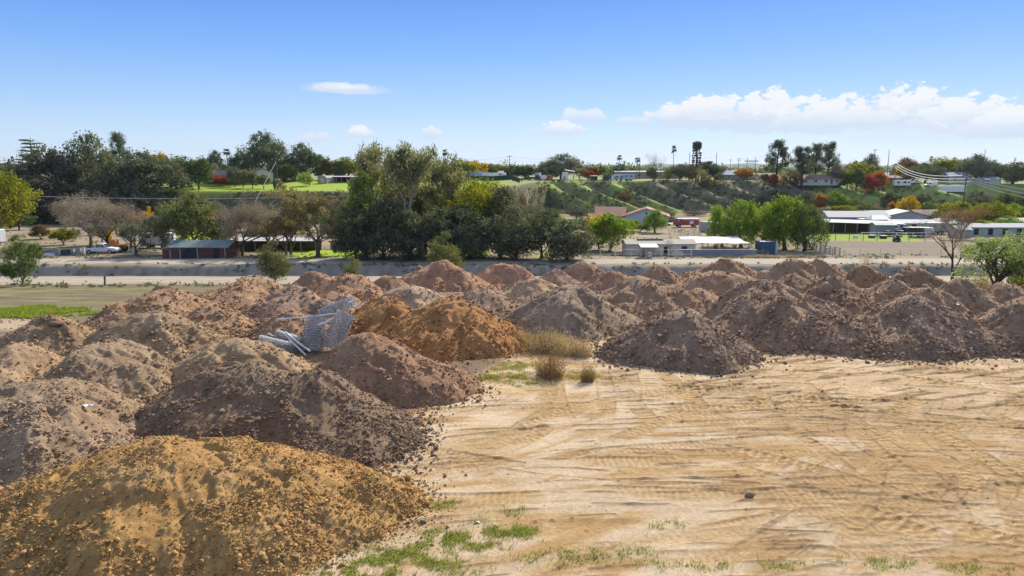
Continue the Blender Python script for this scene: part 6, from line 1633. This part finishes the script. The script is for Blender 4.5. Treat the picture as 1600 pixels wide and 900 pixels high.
G().add([(.06, 0, 5.5), (1.2, .1, 5.3), (1.3, 0, 4.4), (.06, 0, 4.5)], [(0, 1, 2, 3)]).build('flag_cloth', FLAGR, t)
fence('board_fence', 'white board fence on the green slope foot above the barns', [W(1300, 236), W(1392, 238)], 1.3, 2, WHITE, .08, 3)
t = place('rail_fence', 'white double rail in front of the long stable row', 'fence', 1375, 163); 
fence('rail_fence', 'white pipe rails right of the grey metal shed, before the stable row', [W(1345, 161), W(1400, 162), W(1452, 163)], 1.4, 2, WHITE, .05, 4, railr=.045)
bpy.data.objects.remove(t)
# drain pipe on the rocky corner, low wall on the small lawn
t = G().tube([(at(822, 270)[0], 268, z_at(822, 296, 268)), (at(825, 268)[0], 266, z_at(825, 304, 266)), (at(822, 264)[0], 262, z_at(821, 321, 262))], .22, 8).build('drain_pipe', OFFW); tag(t, 'pale drain pipe hanging on the rocky bluff corner', 'pipe')
t = place('garden_wall', 'low tan wall at the back of the small bright lawn', 'wall', 545, 131); G().box((0, 0, .7), (7, .25, 1.8)).build('wall_face', TANW, t); G().box((0, 0, 1.63), (7.1, .32, .08)).build('cap', OFFW, t)
YC = 'vehicles and trailers parked among the barns'
for px, Y, L, h_, rz, m_, lb in ((1300, 192, 5, 2.0, .3, WHITE, 'white trailer left of the open stable, nearest the weeping trees'), (1318, 196, 4, 1.8, -.2, PALEB, 'pale blue trailer behind the left corner of the open stable'), (1352, 197, 4.5, 2.1, .1, GREYW, 'grey trailer behind the middle of the open stable'),
                             (1398, 178, 4, 1.9, .2, WHITE, 'white trailer between the grey metal shed and the horse cart'), (1462, 176, 5, 2.2, -.1, GREYW, 'grey trailer behind the thin rusty tree'), (1476, 196, 6, 2.3, .2, WHITE, 'white trailer right of the long stable row')):
    box_trailer('trailer', lb, 'trailer', px, Y, rz, L, h_, body=m_, wins=((-.2, .6, .8, .5), (.2, .6, .8, .5)), group=YC)
pickup('dark pickup parked in front of the long stable row', 1415, 175, R(5), BLACKP, YC)
# ---- poles and wires
p = {}
for key, px, Y, top, arms, lb in (('a', 39, 285, 233, 3, 'dark utility pole with three crossarms beside the layered conifer'), ('b', 207, 300, 229, 1, 'utility pole right of the slim conical pine'), ('c', 271, 310, 240, 1, 'utility pole above the small yellow-topped tree'), ('d', 319, 330, 242, 1, 'utility pole above the lone lawn tree'),
                                  ('e', 559, 310, 241, 2, 'utility pole at the left of the slender eucalyptus'), ('f', 719, 340, 246, 2, 'utility pole left of the pale blue container'), ('g', 796, 345, 243, 1, 'utility pole behind the right end of the mesh fence'), ('h', 896, 350, 244, 1, 'bare pole right of the big grey-green bluff tree'),
                                  ('i', 1076, 352, 238, 0, 'plain pole behind the left of the cell tower'), ('j', 1118, 350, 238, 0, 'plain pole right of the cell tower'), ('k', 1140, 480, 249, 1, 'far T-shaped pole left of the blue-grey roofed house'), ('l', 1153, 400, 247, 2, 'utility pole above the blue-grey roofed house'),
                                  ('m', 1166, 390, 246, 0, 'left post of the H-frame pole structure'), ('n', 1179, 390, 245, 0, 'right post of the H-frame pole structure'), ('o', 1196, 345, 241, 1, 'pole left of the leftmost tall dark pine'), ('q', 1363, 350, 233, 1, 'tall pale T-shaped pole beside the grey rounded tree'),
                                  ('r', 1385, 345, 234, 0, 'tall plain pole right of the T-shaped one'), ('s', 1534, 400, 233, 0, 'thin far pole behind the large grey-green dome'), ('t', 999, 356, 246, 0, 'thin pole right behind the palm of the beige building'), ('u', 1032, 345, 254, 1, 'short T-shaped pole right of the ivy snag'), ('v', 1500, 172, 273, 1, 'dark pole in the valley carrying the long pale wires')):
    t, top3 = pole(lb, px, Y, top, arms); p[key] = Vector(top3)
t = thing('pole_beam', 'dark beam joining the two posts of the H-frame', 'beam', p['m']); mid = (p['n'] - p['m']); G().box((mid.x / 2, -.3, -2.0), (mid.x + 3, .35, .5)).build('beam_bar', POLEM, t); G().box((mid.x / 2, -.3, -2.9), (mid.x, .12, .16)).build('brace', POLEM, t)
t, top3 = pole('hidden-footed pole behind the tall yellow-green tree on the left', -30, 178, 303, 1); p['w'] = Vector(top3)
t, top3 = pole('pole standing among the eucalyptus trunks', 618, 176, 303, 1); p['x'] = Vector(top3)
wire('long thin wire crossing the left bluff from edge to eucalyptus', (p['w'], p['x']), 1.2, .05, WIREW)
for dz, (a_, b_), lb in ((-.2, 'fg', 'top wire between the container pole and the mesh-fence pole'), (-1.6, 'fg', 'middle wire between the container pole and the mesh-fence pole'), (-3, 'fg', 'low wire between the container pole and the mesh-fence pole'), (-.2, 'gh', 'top wire between the mesh-fence pole and the dome-tree pole'), (-1.8, 'gh', 'lower wire between the mesh-fence pole and the dome-tree pole'),
                         (-.3, 'lo', 'wire from the blue-grey house pole towards the tall dark pine'), (-1.5, 'ij', 'wire behind the cell tower between two plain poles'), (-.3, 'ab', 'faint wire over the left oaks'), (-.2, 'ef', 'faint wire behind the eucalyptus crowns')):
    d_ = Vector((0, 0, dz)); wire(lb, (p[a_] + d_, p[b_] + d_), 1.4, .035)
for i, lb in enumerate(('top', 'second', 'third')):
    off = Vector((-1.1 + 1.1 * i, 0, -.2 - .75 * i)); x, y, z = (at(1396, 345)); far_ = Vector((x, 345, z_at(1398, 254 + 4 * i, 345)))
    wire(lb + ' pale wire climbing from the valley pole to the right bluff', (p['v'] + off, far_), 2.2, .085 - .005 * i, WIREW)
    x2 = at(1720, 150)[0]; wire(lb + ' pale wire running from the valley pole out of the right edge', (p['v'] + off, Vector((x2, 150, z_at(1720, 300 + 10 * i, 150)))), 1.5, .07, WIREW)
for i, lb in enumerate(('uppermost', 'second', 'third', 'lowest')):
    wire(lb + ' of four pale wires fanning out at the left edge', (p['a'] + Vector((-.9 + .6 * i, 0, -.2 - .3 * i)), Vector((at(-150, 170)[0], 170, z_at(-150, 268 + 16 * i, 170)))), 1.0, .06, WIREW)
# ---- wire netting rolls and poles dumped among the mounds
def stand(px, py): return hit(px, py)
NETTING = paint('dull_galvanised_wire', (.36, .37, .385), .5, .15, scale=8)
def roll(label, a, b, r0, flatk=1.0, turns=3, seed=0):
    """a loose roll of chain-link: diamond wires wound in several turns round the axis a-b"""
    a, b = Vector(a), Vector(b); ax = (b - a); L = ax.length; ax.normalize()
    u = ax.cross(Vector((0, 0, 1))).normalized(); v = u.cross(ax)
    rr = random.Random(seed); g = G(); nW = 14
    for k in range(turns):
        rk = r0 * (1 - .2 * k)
        for fam in (1, -1):
            for i in range(nW):
                a0 = 2 * math.pi * i / nW; n = max(8, int(L / .16)); pts = []
                for j in range(n + 1):
                    s_ = j / n; th = a0 + fam * s_ * L / (rk * 1.25) + k * .4; zz = .014 * (1 if (j + i) % 2 else -1)
                    R_ = (rk + zz) * (1 + .07 * math.sin(3 * th + k + seed) + .05 * math.sin(s_ * 7 + seed))
                    pts.append(a + ax * (s_ * L) + u * (R_ * math.cos(th)) + v * (R_ * math.sin(th) * flatk))
                g.tube(pts, .0075, 3, cap=False)
        for j in range(0, int(L / .105)):     # the zig-zag ribs read as rings
            s_ = j * .105; pts = [a + ax * s_ + u * ((rk + .012) * math.cos(t_)) * (1 + .05 * math.sin(s_ * 7 + seed)) + v * ((rk + .012) * math.sin(t_) * flatk) for t_ in np.linspace(0, 6.283, 19)]
            if k == 0: g.tube(pts, .013, 3, cap=False)
    o = g.build('wire_roll', NETTING); tag(o, label, 'wire netting', 'rolls of wire netting among the mounds'); return o
def P3(px, py, Y): x = ray(px, py); Y *= 1.05 if Y > 21 else 1; return Vector((x[0] / x[1] * Y, Y, CAMZ + x[2] / x[1] * Y))
YN = 27.6
def onterr(px, py, Y, k): return P3(px, py, Y)
roll('wire netting roll lying lowest at the left of the heap', P3(407, 533, 26.6), P3(462, 546, 26.4), .26, .9, 2, 1)
roll('small wire netting roll lying behind the lowest left one', P3(432, 524, 27.3), P3(474, 537, 27.0), .25, .9, 2, 2)
roll('upright wire netting roll in the middle of the heap', P3(487, 548, 26.6), P3(494, 494, 27.2), .42, .8, 3, 3)
roll('large leaning wire netting roll at the right of the heap', P3(516, 545, 26.6), P3(540, 488, 27.2), .46, .8, 3, 4)
roll('wire netting roll lying up the slope at the top of the heap', P3(500, 492, 28.2), P3(552, 470, 28.8), .28, .9, 2, 5)
PIPEM = paint('bright_galvanised_pipe', (.70, .71, .72), .45, .1)
def pipe(label, a, b, r=.036):
    o = G().tube([a, a.lerp(b, .5) - Vector((0, 0, .03)), b], r, 8).build('steel_pipe', PIPEM); tag(o, label, 'steel pipe', 'steel fence pipes on the wire rolls')
pipe('long thin pipe stretching left over the tops of the rolls', P3(432, 499, 26.9), P3(524, 490, 27.0), .026)
pipe('left of two crossing pipes leaning on the lowest roll', P3(443, 520, 26.5), P3(478, 555, 25.9))
pipe('right of two crossing pipes leaning on the lowest roll', P3(446, 519, 26.5), P3(485, 549, 26.0))
pipe('short pipe poking out at the left behind the lowest roll', P3(419, 521, 27.4), P3(432, 526, 27.1))
pipe('short bright pipe between the upright and the leaning roll', P3(497, 508, 26.7), P3(522, 497, 26.9), .036)
pipe('pipe end at the upper tip of the top roll', P3(544, 473, 28.3), P3(556, 468, 28.5))
pipe('lower pipe end right of the top roll', P3(552, 480, 28.0), P3(562, 475, 28.2))
# paper and plastic scraps on the mounds
def scrap(label, px, py, s, Y0):
    v = P3(px, py, Y0); g = G(); rr = random.Random(px)
    pts = [[(i * s * .5 + rr.gauss(0, s * .1), j * s * .4 + rr.gauss(0, s * .1), rr.uniform(0, s * .35)) for i in range(4)] for j in range(3)]
    vs = [q for row in pts for q in row]; g.add(vs, [(j * 4 + i, j * 4 + i + 1, j * 4 + i + 5, j * 4 + i + 4) for j in range(2) for i in range(3)])
    o = g.build('plastic_scrap', PAPER); tag(o, label, 'scrap', 'white scraps on the mounds'); return o, v
dg = None
def surf(px, py):
    """first surface of ground or mounds seen in the direction of a spot in the photo"""
    global dg
    if dg is None: bpy.context.view_layer.update(); dg = bpy.context.evaluated_depsgraph_get()
    d_ = Vector(ray(px, py)).normalized(); o_ = Vector((0, 0, CAMZ)); best = None
    for ob in [m_[-1] for m_ in MOUNDS] + [ground]:
        M_ = ob.matrix_world.inverted(); ok, loc, nn, _ = ob.ray_cast(M_ @ o_, (M_.to_3x3() @ d_))
        if ok:
            w_ = ob.matrix_world @ loc
            if best is None or (w_ - o_).length < (best - o_).length: best = w_
    return best
for lb, px, py, s_ in (('crumpled white scrap on the grey-brown mound at the left', 130, 636, .16), ('white plastic rag on the low flat-topped mound', 362, 561, .2), ('white strip on the ridge behind the large right mound', 1490, 477, .2), ('tiny white scrap in the weeds below the golden mound', 742, 818, .08)):
    o, v = scrap(lb, px, py, s_, 20); s3 = surf(px, py)
    o.location = s3 + Vector((0, 0, .01)) if s3 else v
for px, py, s_, c_, lb in ((655, 420, .42, C(.33, .23, .16), 'big brown boulder on the left shoulder of the tall red-brown mound'), (1292, 452, .5, C(.36, .26, .17), 'tan boulder lying between the twin-crested mound and the dark one'), (85, 506, .3, C(.26, .15, .10), 'rusty slab on the crest of the dark mound by the grass strip')):
    s3 = surf(px, py)
    if s3 is None: continue
    o = npmesh('boulder', LIB2[0][px % 14] * np.array([s_ * (1.5 if px < 100 else 1), s_, s_ * (.5 if px < 100 else .9)]), [LIB2[1]], DIRT, np.tile(c_, (len(LIB2[0][0]), 1))); o.location = s3 + Vector((0, .1, 0)); tag(o, lb, 'boulder')
# ---- far hills
def hills(name, x0, x1, y, hmax, seed, c):
    xs = np.linspace(x0, x1, 160); vs = np.linspace(-1, 1, 24); X, Vv = np.meshgrid(xs, vs)
    ridge = hmax * (.45 + .55 * fbm(X / 900., X * 0 + seed, seed, 4)) * sstep(x0, x0 + (x1 - x0) * .15, X) * sstep(x1, x1 - (x1 - x0) * .1, X)
    Z = np.maximum(ridge, hmax * .1) * (1 - Vv ** 2) * (1 + .25 * fbm(X / 260., Vv * 3, seed + 1, 4)) - 6
    o = npmesh(name, np.stack([X, y + Vv * 900, Z], -1).reshape(-1, 3), [grid_faces(160, 24)], DIRT, np.tile(c, (X.size, 1)) * (1 + .2 * fbm(X / 120., Vv * 6, 8, 3)).reshape(-1, 1)); o['kind'] = 'structure'
hills('hills', -1200, 7000, 5200, 105, 3, C(.13, .13, .085))
hills('hills', 600, 9000, 8600, 145, 9, C(.13, .13, .09))
# ------------------------------------------------------------------ sky, sun, camera
SUN_EL, SUN_AZ = R(36), R(28)     # azimuth measured from straight ahead to the right
w = bpy.data.worlds.new('World'); SC.world = w; w.use_nodes = True
nt = w.node_tree; nt.nodes.clear()
SKYS = 0.085
EXPO = 0.78
sky = nt.nodes.new('ShaderNodeTexSky'); sky.sky_type = 'NISHITA'; sky.sun_disc = False
sky.sun_elevation = SUN_EL; sky.sun_rotation = SUN_AZ
sky.altitude = 400; sky.air_density = 1.0; sky.dust_density = 0.25; sky.ozone_density = 2.2
tc = nt.nodes.new('ShaderNodeTexCoord')
sep = nt.nodes.new('ShaderNodeSeparateXYZ'); nt.links.new(tc.outputs['Generated'], sep.inputs[0])
el = mth(nt, 'MULTIPLY', mth(nt, 'ARCSINE', sep.outputs[2]), 180 / math.pi)
az = mth(nt, 'MULTIPLY', mth(nt, 'ARCTAN2', sep.outputs[0], sep.outputs[1]), 180 / math.pi)
cmb = nt.nodes.new('ShaderNodeCombineXYZ'); nt.links.new(az, cmb.inputs[0]); nt.links.new(mth(nt, 'MULTIPLY', el, 1.7), cmb.inputs[1])
def cn(scale, det, rough, off):
    n = N(nt, 'ShaderNodeTexNoise', Scale=scale, Detail=det, Roughness=rough)
    mp = N(nt, 'ShaderNodeVectorMath', _operation='ADD'); mp.inputs[1].default_value = off
    nt.links.new(cmb.outputs[0], mp.inputs[0]); nt.links.new(mp.outputs[0], n.inputs['Vector'])
    return n.outputs[0]
puff = cn(.75, 8, .62, (3, 1, 0)); wisp = cn(.35, 6, .7, (40, 9, 2))
def ang(px, py):
    dx, dy, dz = ray(px, py)
    return math.degrees(math.atan2(dx, dy)), math.degrees(math.asin(dz / math.sqrt(dx * dx + dy * dy + dz * dz)))
# each cloud: centre column, base row, half width px, height px, strength, wispiness
CL = [(1115, 190, 120, 52, 1.0, 0), (1200, 192, 75, 66, 1.1, 0), (1066, 188, 42, 40, .9, 0), (1300, 196, 120, 56, 1.0, 0), (1420, 190, 90, 70, 1.15, 0), (1400, 180, 60, 56, .9, 0), (1510, 196, 120, 58, 1.05, 0), (1600, 204, 140, 50, 1.0, 0), (1700, 200, 120, 60, 1, 0),
      (910, 187, 40, 20, .75, 0), (990, 191, 34, 12, .8, .4), (880, 207, 40, 18, .9, 0), (845, 208, 30, 9, .5, .5), (560, 212, 26, 17, 1.1, 0), (488, 217, 26, 16, .8, .2), (675, 211, 20, 16, .9, .2), 
      (565, 142, 62, 13, 1.3, .6), (520, 137, 52, 11, 1.1, .6), (545, 141, 90, 10, 1.0, .7), (1450, 214, 230, 26, .5, .8), (1020, 208, 26, 9, .3, .8)]
CL = [(a, b, c, d * (.86 if a > 1020 and not w else 1), k, w) for a, b, c, d, k, w in CL]
dens = None; shade = None
for (px, py, hw, hh, k, wi) in CL:
    a0, e0 = ang(px, py); a1, _ = ang(px + hw, py); _, e1 = ang(px, py - hh)
    u = mth(nt, 'DIVIDE', mth(nt, 'SUBTRACT', az, a0), a1 - a0)
    v = mth(nt, 'DIVIDE', mth(nt, 'SUBTRACT', el, e0), e1 - e0)
    lowv = mth(nt, 'MULTIPLY', mth(nt, 'MINIMUM', v, 0.0), 3.4 if not wi else 1.6)
    vv = mth(nt, 'ADD', mth(nt, 'MAXIMUM', v, 0.0), lowv)
    r2 = mth(nt, 'ADD', mth(nt, 'MULTIPLY', u, u), mth(nt, 'MULTIPLY', vv, vv))
    nz = mth(nt, 'MULTIPLY', mth(nt, 'SUBTRACT', puff if wi < .6 else wisp, .47), 3.5 - 1.9 * wi)
    d = mth(nt, 'ADD', mth(nt, 'SUBTRACT', 0.85, r2), nz)
    mr = N(nt, 'ShaderNodeMapRange', _interpolation_type='SMOOTHSTEP'); nt.links.new(d, mr.inputs[0])
    mr.inputs[1].default_value = 0.0; mr.inputs[2].default_value = .25 + .9 * wi; mr.inputs[3].default_value = 0; mr.inputs[4].default_value = min(1, k * (1 - .3 * wi))
    o_ = mr.outputs[0]
    sh = mth(nt, 'MULTIPLY', o_, mth(nt, 'MINIMUM', mth(nt, 'MAXIMUM', mth(nt, 'ADD', mth(nt, 'MULTIPLY', v, 1.6), mth(nt, 'MULTIPLY', nz, .35)), 0.0), 1.0))
    dens = o_ if dens is None else mth(nt, 'MAXIMUM', dens, o_)
    shade = sh if shade is None else mth(nt, 'MAXIMUM', shade, sh)
K = 1.0 / SKYS / 2 ** EXPO
cc = mixc(nt, shade, tuple(v * K for v in (.66, .76, .92)), tuple(v * K for v in (.93, .95, .98)))
hs = N(nt, 'ShaderNodeHueSaturation', Hue=0.5, Saturation=1.0, Value=1.0); nt.links.new(sky.outputs[0], hs.inputs['Color'])
# clear blue in frame, pale horizon, brightened overhead to fill shadows (elevation in degrees)
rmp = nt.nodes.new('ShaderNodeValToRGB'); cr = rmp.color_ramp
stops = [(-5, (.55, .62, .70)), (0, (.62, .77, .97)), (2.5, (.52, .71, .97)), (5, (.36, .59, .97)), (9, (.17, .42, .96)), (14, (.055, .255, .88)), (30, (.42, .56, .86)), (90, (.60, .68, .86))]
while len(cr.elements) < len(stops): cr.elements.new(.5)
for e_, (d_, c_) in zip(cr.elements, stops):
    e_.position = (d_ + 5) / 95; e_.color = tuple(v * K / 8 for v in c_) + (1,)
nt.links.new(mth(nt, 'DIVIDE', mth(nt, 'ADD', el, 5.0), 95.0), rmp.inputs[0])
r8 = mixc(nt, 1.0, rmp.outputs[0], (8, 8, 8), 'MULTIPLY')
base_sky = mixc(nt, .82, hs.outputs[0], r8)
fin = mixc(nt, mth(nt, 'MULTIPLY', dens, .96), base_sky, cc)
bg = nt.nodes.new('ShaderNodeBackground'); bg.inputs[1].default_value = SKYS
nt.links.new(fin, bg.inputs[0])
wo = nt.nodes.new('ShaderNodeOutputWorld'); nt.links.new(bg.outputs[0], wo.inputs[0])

sl = bpy.data.lights.new('sun', 'SUN'); sl.energy = 3.9; sl.angle = R(.53); sl.color = (1, .93, .82)
so = bpy.data.objects.new('sun', sl); COL.objects.link(so)
sd = Vector((math.sin(SUN_AZ) * math.cos(SUN_EL), math.cos(SUN_AZ) * math.cos(SUN_EL), math.sin(SUN_EL)))
so.rotation_euler = (-sd).to_track_quat('-Z', 'Y').to_euler(); so.location = sd * 200

cd = bpy.data.cameras.new('camera'); co = bpy.data.objects.new('camera', cd); COL.objects.link(co)
co.location = (0, 0, CAMZ); co.rotation_euler = (math.pi / 2 - PITCH, 0, 0)
cd.sensor_width = 36; cd.lens = 36 * FPX / 1600; cd.clip_start = .1; cd.clip_end = 30000
SC.camera = co
SC.view_settings.view_transform = 'Standard'; SC.view_settings.look = 'None'
SC.view_settings.exposure = EXPO; SC.view_settings.gamma = 1
SC.view_settings.use_curve_mapping = False
SC.cycles.max_bounces = 6; SC.cycles.diffuse_bounces = 4; SC.cycles.glossy_bounces = 2; SC.cycles.transmission_bounces = 4; SC.cycles.transparent_max_bounces = 8
SC.cycles.use_denoising = True
SC.cycles.caustics_reflective = False; SC.cycles.caustics_refractive = False

# ------------------------------------------------------------------ thin air: far things fade a little
m, nt, out = nodes('thin_air')
pv = nt.nodes.new('ShaderNodeVolumePrincipled'); pv.inputs['Color'].default_value = (.78, .87, 1, 1); pv.inputs['Density'].default_value = 0.00005; pv.inputs['Anisotropy'].default_value = .2
nt.links.new(pv.outputs[0], out.inputs['Volume'])
hz = G().box((0, 4600, 50), (24000, 13000, 200)).build('haze', m); hz['kind'] = 'stuff'
